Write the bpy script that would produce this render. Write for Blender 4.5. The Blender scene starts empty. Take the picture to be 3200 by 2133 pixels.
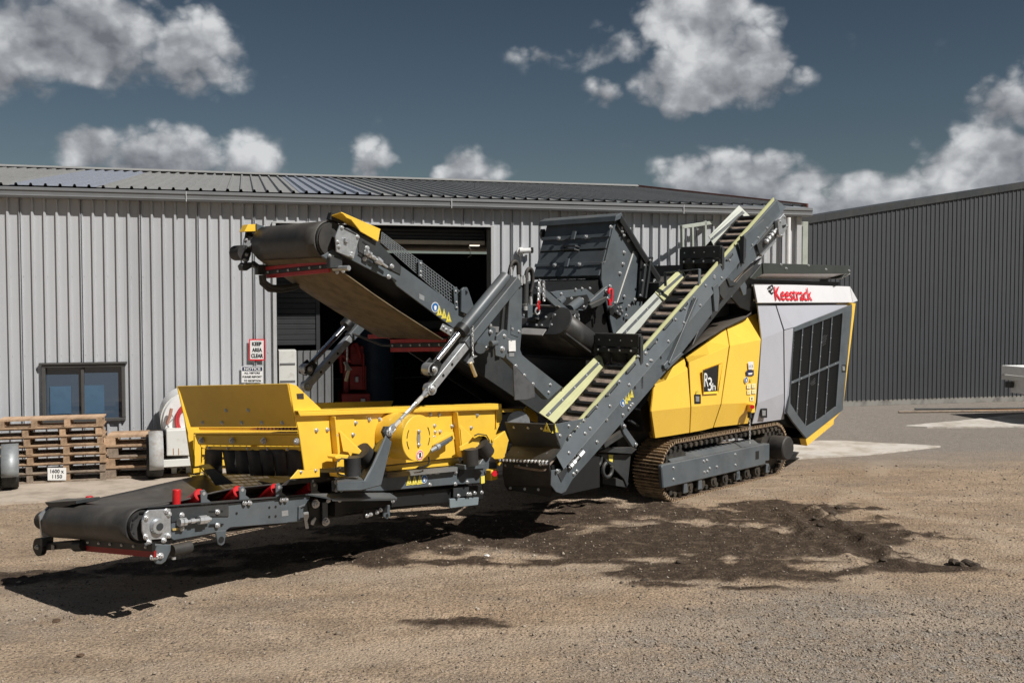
import bpy, math, random
import numpy as np
from mathutils import Vector, Matrix
random.seed(7); np.random.seed(7)
sc = bpy.context.scene
COL = sc.collection

# ------------------------------------------------------------------ camera
CAM_H = 2.4; PITCH = math.radians(2.35)
cd = bpy.data.cameras.new('camera'); cam = bpy.data.objects.new('camera', cd); COL.objects.link(cam)
cd.lens = 35; cd.sensor_width = 36; cd.clip_start = .1; cd.clip_end = 2000
cam.location = (0, 0, CAM_H); cam.rotation_euler = (math.radians(90) - PITCH, 0, 0)
sc.camera = cam

# ------------------------------------------------------------------ light
SUN_EL = math.radians(47); SUN_AZ = math.radians(-36)      # azimuth from +X
sun_dir = Vector((math.cos(SUN_EL)*math.cos(SUN_AZ), math.cos(SUN_EL)*math.sin(SUN_AZ), math.sin(SUN_EL)))
ld = bpy.data.lights.new('sun', 'SUN'); ld.energy = 5.0; ld.angle = math.radians(.53); ld.color = (1, .965, .91)
lo = bpy.data.objects.new('sun', ld); COL.objects.link(lo)
lo.rotation_euler = sun_dir.to_track_quat('Z', 'Y').to_euler(); lo.location = (20, -5, 25)
vs = sc.view_settings
vs.view_transform = 'Standard'; vs.look = 'None'; vs.gamma = 1; vs.use_curve_mapping = False; vs.exposure = 0
sc.cycles.max_bounces = 6; sc.cycles.diffuse_bounces = 3

def world():
    w = bpy.data.worlds.new('World'); sc.world = w; w.use_nodes = True
    nt = w.node_tree; N = nt.nodes; L = nt.links; N.clear()
    def m(op, a, b=None, c=None, clamp=False):
        n = N.new('ShaderNodeMath'); n.operation = op; n.use_clamp = clamp
        for i, x in enumerate((a, b, c)):
            if x is None: continue
            if isinstance(x, (int, float)): n.inputs[i].default_value = x
            else: L.new(x, n.inputs[i])
        return n.outputs[0]
    tc = N.new('ShaderNodeTexCoord'); d = tc.outputs['Generated']
    sx = N.new('ShaderNodeSeparateXYZ'); L.new(d, sx.inputs[0])
    X, Y, Z = sx.outputs
    def noise(scale, detail, rough, off=(0, 0, 0), dist=0):
        mp = N.new('ShaderNodeMapping'); mp.inputs['Location'].default_value = off
        mp.inputs['Scale'].default_value = (1, 1, 1.25)
        L.new(d, mp.inputs[0])
        n = N.new('ShaderNodeTexNoise'); n.inputs['Scale'].default_value = scale
        n.inputs['Detail'].default_value = detail; n.inputs['Roughness'].default_value = rough
        n.inputs['Distortion'].default_value = dist
        L.new(mp.outputs[0], n.inputs['Vector']); return n
    az = m('ARCTAN2', X, Y); el = m('ARCSINE', Z)
    wn = noise(5.5, 5, .62)
    ws = N.new('ShaderNodeSeparateColor'); L.new(wn.outputs['Color'], ws.inputs[0])
    azw = m('ADD', az, m('MULTIPLY', m('SUBTRACT', ws.outputs[0], .5), .075))
    elw = m('ADD', el, m('MULTIPLY', m('SUBTRACT', ws.outputs[1], .5), .05))
    f = 2287.
    blobs = [(225, 95, 275, 175, 1.05), (455, 135, 170, 130, 1.0), (-20, 130, 120, 120, .9), (90, 215, 190, 60, .5), (330, -20, 140, 80, .8),
             (390, 375, 245, 135, 1.1), (560, 400, 110, 80, .85), (235, 350, 100, 85, .85),
             (835, 385, 85, 75, .85), (1065, 395, 95, 75, .95),
             (1560, 30, 190, 150, 1.0), (1610, 180, 260, 110, 1.1), (1430, 125, 210, 90, .55), (1720, 120, 120, 120, .9), (1370, 225, 95, 55, .75), (1230, 140, 120, 50, .4),
             (1690, 425, 240, 135, 1.1), (1860, 500, 160, 90, .95), (2040, 475, 270, 120, 1.1), (2290, 390, 250, 130, 1.15), (2345, 235, 130, 120, .9),
             (2700, 300, 300, 120, .9), (-420, 330, 300, 130, .9), (900, -420, 330, 160, .9), (2100, -350, 280, 130, .8), (-300, -200, 260, 150, .9)]
    acc = None; top = None
    for (cx, cy, rx, ry, wgt) in blobs:
        a0 = math.atan((cx-1176)/f); e0 = math.atan((690-cy)/f*math.cos(a0))
        u = m('MULTIPLY', m('SUBTRACT', azw, a0), f/rx); v = m('MULTIPLY', m('SUBTRACT', elw, e0), f/ry)
        r = m('SQRT', m('ADD', m('MULTIPLY', u, u), m('MULTIPLY', v, v)))
        b = m('MULTIPLY', m('SUBTRACT', 1, r, None, True), wgt)
        h = m('MULTIPLY', b, v)
        acc = b if acc is None else m('SMOOTH_MAX', acc, b, .12)
        top = h if top is None else m('ADD', top, h)
    # cloud cover elsewhere round the sky, of the same kind
    g = noise(2.3, 3, .5, (3.1, 1.7, 0))
    back = m('MULTIPLY', m('SUBTRACT', g.outputs[0], .52), 2.4, None, True)
    away = m('MULTIPLY_ADD', m('ABSOLUTE', az), 4.0, -2.6, True)
    high = m('MULTIPLY_ADD', el, 3.0, -1.35, True)
    acc = m('MAXIMUM', acc, m('MULTIPLY', back, m('MAXIMUM', away, high)))
    def billow(off):
        t = None
        for sc_, amp, det in ((9.5, .62, 2), (22, .34, 2), (50, .20, 3)):
            nn = noise(sc_, det, .5, (.3+off[0], .8+off[1], .2+off[2]), .0)
            q = m('MULTIPLY', m('ABSOLUTE', m('SUBTRACT', nn.outputs[0], .5)), 2*amp)
            t = q if t is None else m('ADD', t, q)
        return t
    b1 = billow((0, 0, 0)); b2 = billow((-.018, .004, -.020))
    dens = m('ADD', acc, m('MULTIPLY', m('MULTIPLY', m('SUBTRACT', b1, .24), 1.5), m('MULTIPLY', acc, 4.0, None, True)))
    mr = N.new('ShaderNodeMapRange'); mr.interpolation_type = 'SMOOTHSTEP'
    mr.inputs['From Min'].default_value = .12; mr.inputs['From Max'].default_value = .52
    L.new(dens, mr.inputs['Value']); alpha = mr.outputs[0]
    relief = m('MULTIPLY', m('SUBTRACT', b1, b2), 1.5)
    lit = m('ADD', m('ADD', .50, relief), m('MULTIPLY', top, .75))
    n3 = noise(4.3, 4, .6, (5, 2, 1))
    lit = m('ADD', lit, m('MULTIPLY', m('SUBTRACT', n3.outputs[0], .5), .5), None, True)
    cr = N.new('ShaderNodeValToRGB'); L.new(lit, cr.inputs[0])
    e = cr.color_ramp.elements
    e[0].position = .10; e[0].color = (.22, .235, .265, 1); e[1].position = .92; e[1].color = (.92, .94, .96, 1)
    q = e.new(.5); q.color = (.46, .48, .515, 1)
    sky = N.new('ShaderNodeTexSky'); sky.sky_type = 'NISHITA'; sky.sun_disc = False
    sky.sun_elevation = SUN_EL; sky.sun_rotation = math.radians(90) - SUN_AZ
    sky.air_density = 1.0; sky.dust_density = .6; sky.ozone_density = 1.2
    tint = N.new('ShaderNodeMix'); tint.data_type = 'RGBA'; tint.blend_type = 'MULTIPLY'; tint.inputs[0].default_value = 1
    L.new(sky.outputs[0], tint.inputs[6]); tint.inputs[7].default_value = (.355, .36, .345, 1)
    grade = N.new('ShaderNodeMapRange'); grade.inputs['From Min'].default_value = .05; grade.inputs['From Max'].default_value = .34
    grade.inputs['To Min'].default_value = .098; grade.inputs['To Max'].default_value = .066; L.new(el, grade.inputs['Value'])
    bg1 = N.new('ShaderNodeBackground'); L.new(grade.outputs[0], bg1.inputs['Strength']); L.new(tint.outputs[2], bg1.inputs['Color'])
    bg2 = N.new('ShaderNodeBackground'); bg2.inputs['Strength'].default_value = .70; L.new(cr.outputs[0], bg2.inputs['Color'])
    mx = N.new('ShaderNodeMixShader'); L.new(alpha, mx.inputs[0]); L.new(bg1.outputs[0], mx.inputs[1]); L.new(bg2.outputs[0], mx.inputs[2])
    o = N.new('ShaderNodeOutputWorld'); L.new(mx.outputs[0], o.inputs[0])
    w.cycles.sampling_method = 'MANUAL'; w.cycles.sample_map_resolution = 512
world()

# ------------------------------------------------------------------ measuring: a pixel seen on a plane that stands in the place
FPX = 35/36*3200
ZR = {0:(0,0,1/1.36054),1:(500,1100,1.9608),2:(700,600,2.353),3:(1450,620,2.353),4:(1500,1050,2.353),5:(2000,750,2.24),6:(50,1350,2.241),
      7:(0,1000,2.613),8:(2400,500,1.5675),9:(800,950,3.361),10:(2050,620,4.1267),11:(1250,1080,3.92),12:(1550,780,3.92),13:(550,1180,4.238)}
C0 = np.array([0, 0, CAM_H])
def ray(z, x, y):
    a = ZR[z]; sx, sy = a[0]+x/a[2], a[1]+y/a[2]
    dx = (sx-1600)/FPX; dy = (1066.5-sy)/FPX
    return np.array([dx, math.cos(PITCH)+dy*math.sin(PITCH), -math.sin(PITCH)+dy*math.cos(PITCH)])
def hit(r, pt, n): return C0 + r*(np.dot(pt-C0, n)/np.dot(r, n))
ZU = np.array([0, 0, 1.])
def G(z, x, y, h=0.): return hit(ray(z, x, y), np.array([0, 0, h]), ZU)
class Frame:
    def __init__(s, o, ang):
        s.o = np.array(o, float); s.U = np.array([math.cos(ang), math.sin(ang), 0]); s.V = np.array([-math.sin(ang), math.cos(ang), 0])
    def p(s, u, v, z): return s.o + s.U*u + s.V*v + ZU*z
    def v(s, z, x, y, v): return hit(ray(z, x, y), s.o+s.V*v, s.V)
    def u(s, z, x, y, u): return hit(ray(z, x, y), s.o+s.U*u, s.U)
    def vs(s, z, pts, v): return [s.v(z, x, y, v) for x, y in pts]
    def us(s, z, pts, u): return [s.u(z, x, y, u) for x, y in pts]
    def l(s, P): d = np.asarray(P)-s.o; return float(d@s.U), float(d@s.V), float(d[2])
O = G(4, 1410, 1220)
F = Frame(O, math.radians(46.5))                       # the machine: U along it towards the engine, V across it to the far side
_pv = F.p(-2.5, 1.3, 0)
K = Frame(_pv, math.radians(52.5))                     # the screening unit hung at its front, turned a little

# ------------------------------------------------------------------ materials
MATS = {}
def mat(name, col, rough=.5, metal=0., var=.0, scale=6., bump=0., bscale=80., col2=None, mixlo=.45, mixhi=.65, coat=0., emis=None, spec=.5):
    m = bpy.data.materials.new(name); m.use_nodes = True; nt = m.node_tree; N = nt.nodes; L = nt.links
    b = N['Principled BSDF']; b.inputs['Roughness'].default_value = rough; b.inputs['Metallic'].default_value = metal
    b.inputs['Base Color'].default_value = (*col, 1); b.inputs['Specular IOR Level'].default_value = spec
    if coat: b.inputs['Coat Weight'].default_value = coat; b.inputs['Coat Roughness'].default_value = .15
    if emis: b.inputs['Emission Color'].default_value = (*emis[0], 1); b.inputs['Emission Strength'].default_value = emis[1]
    tc = N.new('ShaderNodeTexCoord')
    if col2 is not None or var:
        n = N.new('ShaderNodeTexNoise'); n.inputs['Scale'].default_value = scale; n.inputs['Detail'].default_value = 6; n.inputs['Roughness'].default_value = .65
        L.new(tc.outputs['Object'], n.inputs['Vector'])
        mr = N.new('ShaderNodeMapRange'); mr.inputs['From Min'].default_value = mixlo; mr.inputs['From Max'].default_value = mixhi
        L.new(n.outputs[0], mr.inputs[0])
        mx = N.new('ShaderNodeMix'); mx.data_type = 'RGBA'
        c2 = col2 if col2 is not None else tuple(c*(1-var) for c in col)
        mx.inputs[6].default_value = (*col, 1); mx.inputs[7].default_value = (*c2, 1)
        L.new(mr.outputs[0], mx.inputs[0]); L.new(mx.outputs[2], b.inputs['Base Color'])
        rr = N.new('ShaderNodeMapRange'); rr.inputs['To Min'].default_value = max(.05, rough-.08); rr.inputs['To Max'].default_value = min(1, rough+.12)
        L.new(n.outputs[0], rr.inputs[0]); L.new(rr.outputs[0], b.inputs['Roughness'])
    if bump:
        n2 = N.new('ShaderNodeTexNoise'); n2.inputs['Scale'].default_value = bscale; n2.inputs['Detail'].default_value = 3
        L.new(tc.outputs['Object'], n2.inputs['Vector'])
        bp = N.new('ShaderNodeBump'); bp.inputs['Strength'].default_value = bump; bp.inputs['Distance'].default_value = .01
        L.new(n2.outputs[0], bp.inputs['Height']); L.new(bp.outputs[0], b.inputs['Normal'])
    MATS[name] = m; return m
GREY = mat('anthracite_paint', (.092, .111, .126), .42, 0, .25, 3, .03, 160)
DARK = mat('dark_paint', (.034, .039, .043), .48, 0, .3, 4, .03, 120)
BLACK = mat('black_paint', (.012, .0125, .013), .5, 0, .2)
YEL = mat('yellow_paint', (.90, .57, .06), .36, 0, .10, 2.2, .015, 200, coat=.15)
YELB = mat('yellow_body_panel', (.93, .59, .075), .26, 0, .07, 1.6, .01, 3, coat=.35)
SILV = mat('silver_grey_paint', (.47, .48, .53), .38, .1, .05, 2)
SILVL = mat('pale_grey_paint', (.66, .66, .68), .42, 0, .05, 2)
RUB = mat('black_rubber', (.016, .016, .017), .62, 0, 0, 5, .08, 60, col2=(.030, .030, .031))
BELT = mat('conveyor_belt', (.030, .030, .031), .48, 0, 0, 3.5, .05, 40, col2=(.085, .083, .080), mixlo=.5, mixhi=.75)
BELTD = mat('dusty_belt', (.17, .125, .070), .8, 0, 0, 7, .1, 30, col2=(.10, .075, .045))
BELTC = mat('cleated_belt', (.34, .265, .21), .85, 0, 0, 9, .1, 40, col2=(.18, .14, .11))
RED = mat('red_polyurethane', (.46, .016, .018), .45, 0, .25, 8)
REDR = mat('red_roller_paint', (.55, .012, .016), .38, 0, .2, 12)
SKIRT = mat('pale_green_skirt', (.56, .56, .30), .5, 0, .12, 3)
SKIRTG = mat('grey_skirt', (.50, .52, .46), .5, 0, .12, 3)
GALV = mat('galvanised_steel', (.50, .52, .54), .38, .65, .25, 20)
CHROME = mat('chrome_rod', (.75, .76, .78), .14, 1)
STEEL = mat('zinc_bolt', (.60, .61, .62), .35, .6, .1)
TRACKM = mat('dusty_track_steel', (.46, .33, .20), .8, .1, 0, 14, .2, 60, col2=(.17, .125, .085), mixlo=.45, mixhi=.65)
CHAINM = mat('dark_track_steel', (.05, .047, .043), .6, .4, .3, 14)
WHITE = mat('white_paint', (.78, .78, .77), .45, 0, .1, 5)
WHITEM = mat('weathered_white_paint', (.66, .66, .63), .55, 0, 0, 7, col2=(.50, .47, .42), mixlo=.55, mixhi=.75)
BLUE = mat('blue_print', (.015, .13, .36), .4)
SYEL = mat('sticker_yellow', (.85, .72, .12), .4)
KRED = mat('letter_red', (.72, .012, .025), .4)
BPRINT = mat('black_print', (.012, .012, .013), .5)
NAVY = mat('navy_print', (.018, .025, .075), .5)
GRILLE = mat('grille_black', (.009, .010, .010), .6)
RUST = mat('salmon_screen_mat', (.62, .26, .15), .6, 0, .2, 9)

def dusty(m, amount, up, col=(.36, .285, .20), scale=2.3):
    nt = m.node_tree; N = nt.nodes; L = nt.links; b = N['Principled BSDF']; src = b.inputs['Base Color']
    tc = N.new('ShaderNodeTexCoord'); n = N.new('ShaderNodeTexNoise'); n.inputs['Scale'].default_value = scale; n.inputs['Detail'].default_value = 8; n.inputs['Roughness'].default_value = .7
    L.new(tc.outputs['Object'], n.inputs['Vector'])
    r = N.new('ShaderNodeMapRange'); r.inputs[1].default_value = .42; r.inputs[2].default_value = .78; r.inputs[4].default_value = amount; L.new(n.outputs[0], r.inputs[0])
    g = N.new('ShaderNodeNewGeometry'); sp = N.new('ShaderNodeSeparateXYZ'); L.new(g.outputs['Normal'], sp.inputs[0])
    u = N.new('ShaderNodeMapRange'); u.inputs[1].default_value = .3; u.inputs[2].default_value = .95; u.inputs[4].default_value = up; L.new(sp.outputs[2], u.inputs[0])
    uu = N.new('ShaderNodeMath'); uu.operation = 'MULTIPLY'; L.new(u.outputs[0], uu.inputs[0]); L.new(n.outputs[0], uu.inputs[1])
    a = N.new('ShaderNodeMath'); a.operation = 'ADD'; a.use_clamp = True; L.new(r.outputs[0], a.inputs[0]); L.new(uu.outputs[0], a.inputs[1])
    mx = N.new('ShaderNodeMix'); mx.data_type = 'RGBA'; mx.inputs[7].default_value = (*col, 1); L.new(a.outputs[0], mx.inputs[0])
    if src.links: L.new(src.links[0].from_socket, mx.inputs[6])
    else: mx.inputs[6].default_value = src.default_value
    L.new(mx.outputs[2], src)
for m_, a_, u_ in ((GREY, .09, .22), (DARK, .10, .25), (YEL, .07, .10), (YELB, .03, .05), (RUB, .10, .20), (BELT, .14, .12), (SILV, .05, .1), (CHAINM, .35, .4)): dusty(m_, a_, u_)

# ------------------------------------------------------------------ mesh helpers
def V3(a): return np.asarray(a, float)
def unit(a): a = V3(a); return a/np.linalg.norm(a)
class MB:
    def __init__(s): s.vs = []; s.fs = []
    def add(s, vs, fs):
        b = len(s.vs); s.vs += [V3(v) for v in vs]; s.fs += [tuple(i+b for i in f) for f in fs]; return s
    def prism(s, pts, vec):
        n = len(pts); vec = V3(vec); pts = [V3(p) for p in pts]
        nrm = sum((np.cross(pts[i]-pts[0], pts[(i+1) % n]-pts[0]) for i in range(n)), np.zeros(3))
        if nrm@vec > 0: pts = pts[::-1]
        s.add(pts + [p+vec for p in pts], [tuple(range(n)), tuple(range(2*n-1, n-1, -1))] + [(i+n, (i+1) % n+n, (i+1) % n, i)[::1] for i in range(n)])
        return s
    def box(s, c, a, b, d):
        c, a, b, d = map(V3, (c, a, b, d))
        if np.cross(a, b)@d < 0: a = -a
        vs = [c+i*a+j*b+k*d for k in (-1, 1) for j in (-1, 1) for i in (-1, 1)]
        return s.add(vs, [(0, 2, 3, 1), (4, 5, 7, 6), (0, 1, 5, 4), (2, 6, 7, 3), (0, 4, 6, 2), (1, 3, 7, 5)])
    def bar(s, p0, p1, w, h, side):
        p0, p1 = V3(p0), V3(p1); d = (p1-p0)/2; t = unit(d); sd = V3(side); sd = unit(sd-t*(sd@t)); up = np.cross(t, sd)
        return s.box((p0+p1)/2, d, sd*w/2, up*h/2)
    def cyl(s, p0, p1, r, r1=None, n=20, caps=True):
        p0, p1 = V3(p0), V3(p1); r1 = r if r1 is None else r1
        t = unit(p1-p0); a = unit(np.cross(t, (0, 0, 1) if abs(t[2]) < .9 else (1, 0, 0))); b = np.cross(t, a)
        A = [2*math.pi*i/n for i in range(n)]
        vs = [p0+r*(a*math.cos(x)+b*math.sin(x)) for x in A]+[p1+r1*(a*math.cos(x)+b*math.sin(x)) for x in A]
        fs = [(i, (i+1) % n, (i+1) % n+n, i+n) for i in range(n)]
        if caps: fs += [tuple(range(n-1, -1, -1)), tuple(range(n, 2*n))]
        return s.add(vs, fs)
    def tube(s, path, r, n=8):
        path = [V3(p) for p in path]; b = len(s.vs); m = len(path); ref = None
        for i, p in enumerate(path):
            t = unit(path[min(i+1, m-1)]-path[max(i-1, 0)])
            if ref is None: ref = np.cross(t, (0, 0, 1) if abs(t[2]) < .9 else (1, 0, 0))
            a = unit(ref-t*(ref@t)); c = np.cross(t, a); ref = a
            s.vs += [p+r*(a*math.cos(2*math.pi*j/n)+c*math.sin(2*math.pi*j/n)) for j in range(n)]
        for i in range(m-1):
            for j in range(n): s.fs.append((b+i*n+j, b+i*n+(j+1) % n, b+(i+1)*n+(j+1) % n, b+(i+1)*n+j))
        s.fs += [tuple(b+j for j in range(n-1, -1, -1)), tuple(b+(m-1)*n+j for j in range(n))]
        return s
    def quads(s, rows):
        b = len(s.vs); w = len(rows[0])
        for r in rows: s.vs += [V3(p) for p in r]
        for i in range(len(rows)-1):
            for j in range(w-1): s.fs.append((b+i*w+j, b+i*w+j+1, b+(i+1)*w+j+1, b+(i+1)*w+j))
        return s
    def build(s, name, m, parent=None, smooth=None, bevel=0, solid=0, kind=None):
        org = ROOT.get(id_root(parent), np.zeros(3)) if parent is not None else np.zeros(3)
        me = bpy.data.meshes.new(name); me.from_pydata([tuple(v-org) for v in s.vs], [], s.fs); me.update()
        if m: me.materials.append(m)
        o = bpy.data.objects.new(name, me); COL.objects.link(o)
        if parent is not None: o.parent = parent
        if smooth:
            me.polygons.foreach_set('use_smooth', [True]*len(me.polygons)); me.set_sharp_from_angle(angle=math.radians(smooth))
        if solid:
            md = o.modifiers.new('thickness', 'SOLIDIFY'); md.thickness = solid; md.offset = 0
        if bevel:
            md = o.modifiers.new('edge', 'BEVEL'); md.width = bevel; md.segments = 1; md.limit_method = 'ANGLE'
        if kind: o['kind'] = kind
        return o
ROOT = {}
def id_root(o):
    while o.parent is not None: o = o.parent
    return o.name
def thing(name, label, cat, loc, group=None):
    o = bpy.data.objects.new(name, None); COL.objects.link(o); o.location = tuple(loc); o.empty_display_size = .2
    o['label'] = label; o['category'] = cat
    if group: o['group'] = group
    ROOT[o.name] = V3(loc); return o
def tag(o, label, cat, group=None):
    o['label'] = label; o['category'] = cat
    if group: o['group'] = group
    return o
def struct(o): o['kind'] = 'structure'; return o
def plate(name, pts, vec, m, parent, bevel=.004, **k): return MB().prism(pts, vec).build(name, m, parent, bevel=bevel, **k)

_bolt = None
def bolt(P, nrm, parent, r=.016, m=None, name='bolt'):
    global _bolt
    if _bolt is None:
        b = MB(); b.cyl((0, 0, 0), (0, 0, .22), 1.25, n=12); b.cyl((0, 0, .22), (0, 0, .95), .95, n=6); b.cyl((0, 0, .95), (0, 0, 1.35), .5, .42, n=8)
        me = bpy.data.meshes.new('bolt'); me.from_pydata([tuple(v) for v in b.vs], [], b.fs); me.materials.append(STEEL); _bolt = me
    o = bpy.data.objects.new(name, _bolt); COL.objects.link(o); o.parent = parent
    o.location = tuple(V3(P)-ROOT[id_root(parent)]); o.scale = (r*.9, r*.9, r*.9)
    o.rotation_euler = Vector(tuple(nrm)).to_track_quat('Z', 'Y').to_euler(); return o

_tx = 0
def text_on(txt, quad, m, parent, name='lettering', bold=.0, thick=.0, lift=None, shear=0, spacing=1.0, align='CENTER', line=1.0):
    """flat letters fitted to the four corners bl, br, tr, tl"""
    cu = bpy.data.curves.new('t', 'FONT'); cu.body = txt; cu.align_x = align; cu.offset = bold; cu.shear = shear; cu.space_character = spacing; cu.space_line = line; cu.resolution_u = 3
    ob = bpy.data.objects.new('t', cu); COL.objects.link(ob); bpy.context.view_layer.update()
    me0 = bpy.data.meshes.new_from_object(ob.evaluated_get(bpy.context.evaluated_depsgraph_get()))
    vs = np.array([v.co[:] for v in me0.vertices]); fs = [tuple(p.vertices) for p in me0.polygons]
    bpy.data.objects.remove(ob); bpy.data.curves.remove(cu); bpy.data.meshes.remove(me0)
    lo_, hi = vs.min(0), vs.max(0); s = (vs[:, 0]-lo_[0])/(hi[0]-lo_[0]); t = (vs[:, 1]-lo_[1])/(hi[1]-lo_[1])
    bl, br, tr, tl = map(V3, quad)
    P = bl*((1-s)*(1-t))[:, None]+br*(s*(1-t))[:, None]+tr*(s*t)[:, None]+tl*((1-s)*t)[:, None]
    nr = unit(np.cross(br-bl, tl-bl)); P = P+nr*(.003 if lift is None else lift)
    b = MB(); b.add(list(P), fs); return b.build(name, m, parent)

def hazard(P, nrm, right, up, size, parent, kind='tri'):
    """a small warning sticker: yellow triangle with black edge, or blue disc"""
    P, nrm, right, up = map(V3, (P, nrm, right, up)); e = nrm*.002
    if kind == 'tri':
        t = [P+e*1.2-right*size*.58-up*size*.45, P+e*1.2+right*size*.58-up*size*.45, P+e*1.2+up*size*.6]
        o = MB().prism(t, e).build('warning_sticker', SYEL, parent)
        s2 = [P+e*2.6+(q-P-e*1.2)*.74 for q in t]; s3 = [P+e*2.6+(q-P-e*1.2)*.80 for q in t]
        b = MB(); b.add(s3+s2, [(0, 1, 4, 3), (1, 2, 5, 4), (2, 0, 3, 5)]); b.prism([P+e*2.6-right*size*.07-up*size*.2, P+e*2.6+right*size*.07-up*size*.2, P+e*2.6+right*size*.03+up*size*.14, P+e*2.6-right*size*.03+up*size*.14], e*.3)
        b.build('pictogram', BPRINT, o) if o.parent and o.parent.parent is None else b.build('pictogram', BPRINT, parent)
    elif kind == 'disc':
        n = 20; ring = lambda r, h: [P+e*h+right*r*math.cos(2*math.pi*i/n)+up*r*math.sin(2*math.pi*i/n) for i in range(n)]
        MB().prism(ring(size*.56, 1.1), e).build('mandatory_sticker', WHITE, parent)
        b = MB(); b.prism(ring(size*.48, 2.2), e*.4)
        b.build('mandatory_disc', BLUE, parent)
        b = MB(); b.prism(ring(size*.2, 3.0), e*.3); b.box(P+e*3.1-up*size*.2, right*size*.14, up*size*.12, e*.3); b.build('pictogram', WHITE, parent)
def band(pts, w, nrm):  # helper polyline to strip
    pass

# ================================================================== ground
def vnoise(x, y, cell, seed):
    rs = np.random.RandomState(seed); T = rs.rand(256, 256)
    x = x/cell; y = y/cell; xi = np.floor(x).astype(int); yi = np.floor(y).astype(int); fx = x-xi; fy = y-yi
    fx = fx*fx*(3-2*fx); fy = fy*fy*(3-2*fy)
    g = lambda i, j: T[(xi+i) & 255, (yi+j) & 255]
    return (g(0, 0)*(1-fx)+g(1, 0)*fx)*(1-fy)+(g(0, 1)*(1-fx)+g(1, 1)*fx)*fy
def fbm(x, y, cell, seed, n=4, g=.5):
    s = 0; a = 1; t = 0
    for i in range(n): s = s+a*vnoise(x+i*7.3, y-i*3.1, cell/2**i, seed+i); t += a; a *= g
    return s/t
def ss(a, b, x): t = np.clip((x-a)/(b-a), 0, 1); return t*t*(3-2*t)
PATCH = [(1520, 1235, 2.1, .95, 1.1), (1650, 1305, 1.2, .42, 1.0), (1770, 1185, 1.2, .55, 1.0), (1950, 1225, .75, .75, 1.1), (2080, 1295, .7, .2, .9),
         (980, 1290, 1.3, .22, .9), (1200, 1220, 1.5, .5, 1.0), (60, 1318, 1.0, .25, 1.1), (1040, 1430, .42, .16, .9), (1300, 1285, 1.0, .2, .8), (1560, 1340, .5, .12, .9), (1750,1345,.7,.1,.8), (720,1265,1.3,.55,1.1), (400,1300,1.3,.40,1.0), (1020,1210,1.6,.7,1.1), (1720,1250,1.9,.55,1.15), (1930,1265,.9,.40,1.05), (2160,1302,.7,.12,.9), (1420,1240,1.6,.6,1.1), (1640,1315,1.1,.35,1.0), (1480,1175,1.7,.7,1.1), (1270,1190,1.2,.6,1.1), (1800,1165,1.1,.5,1.0), (2020,1235,.9,.5,.8)]  # real soil, plus patches under the conveyor that darken its cast shadow
def soil_shade_mask(x, y):
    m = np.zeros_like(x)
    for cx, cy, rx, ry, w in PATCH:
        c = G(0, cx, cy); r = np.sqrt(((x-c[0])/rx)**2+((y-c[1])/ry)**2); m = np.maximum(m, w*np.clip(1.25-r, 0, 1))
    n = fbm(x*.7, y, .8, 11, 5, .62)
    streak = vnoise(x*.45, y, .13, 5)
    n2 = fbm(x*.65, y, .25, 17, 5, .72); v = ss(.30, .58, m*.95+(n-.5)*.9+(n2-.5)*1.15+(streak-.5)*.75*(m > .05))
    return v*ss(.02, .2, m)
def gravel_mask(x, y):
    n = fbm(x*.6, y, 1.6, 31, 5, .6)
    c = G(0, 2250, 1500); r = np.sqrt(((x-c[0])/4.2)**2+((y-c[1])/1.9)**2)
    near = ss(9.2, 6.6, y)*.22
    return ss(.50, .85, n*.85+np.clip(1.1-r, 0, 1)*.40+near*.5)
def road_mask(x, y):
    w = (fbm(x, y, 1.5, 51, 4)-.5)*1.4
    d = y-(14.6+.05*(x-6))
    return ss(-1.1, 1.6, d+w*1.6)*ss(2.2, 4.4, x)
LINE0 = G(0, 1855, 1165)[:2]; LINE1 = G(0, 2075, 1300)[:2]
def ridge(x, y):
    d = LINE1-LINE0; L = np.linalg.norm(d); t = d/L; nx = np.array([-t[1], t[0]])
    s = (x-LINE0[0])*t[0]+(y-LINE0[1])*t[1]; q = (x-LINE0[0])*nx[0]+(y-LINE0[1])*nx[1]
    n = vnoise(x, y, .09, 77)
    on = ss(-.1, .15, s)*ss(L+.2, L-.2, s)
    return on*(np.exp(-((q-.02)/.09)**2)*.08+np.exp(-((q+.36)/.09)**2)*.05+np.exp(-((q-.62)/.08)**2)*.03)*(.35+n)
ARCS = [(-9.0, 20.5, 13.6, 2.0), (14.0, 23.0, 15.2, 1.75), (3.0, -6.0, 13.4, 1.8)]
def tyre(x, y):
    z = 0*x
    for cx, cy, r, tr in ARCS:
        d = np.hypot(x-cx, y-cy); a = np.arctan2(y-cy, x-cx)*r
        for rr in (r, r+tr):
            q = (d-rr)/.11; on = np.exp(-q**6); lug = np.sign(np.sin(a/.06*math.pi+np.abs(q)*2.5))
            keep = ss(.35, .6, fbm(x, y, 1.3, 91, 3))
            z = z+on*keep*(-.009+.006*lug)
    return z
def lanes(x, y):
    z = 0*x
    for cx, cy, r, tr in ARCS+[(-30., 3., 33.5, 2.1), (6., -22., 29.5, 2.0)]:
        d = np.hypot(x-cx, y-cy)
        for rr in (r, r+tr): z = np.maximum(z, np.exp(-((d-rr)/.17)**4)*ss(.38, .62, fbm(x, y, 1.1, int(abs(cx))+7, 3)))
    return z
def HGT(x, y, m):
    return (fbm(x, y, 1.7, 3, 3)-.5)*.04+(fbm(x, y, .17, 8, 4, .65)-.5)*(.016+.045*m)+ridge(x, y)+tyre(x, y)+.02*m*vnoise(x*.3, y, .12, 61)
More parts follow.
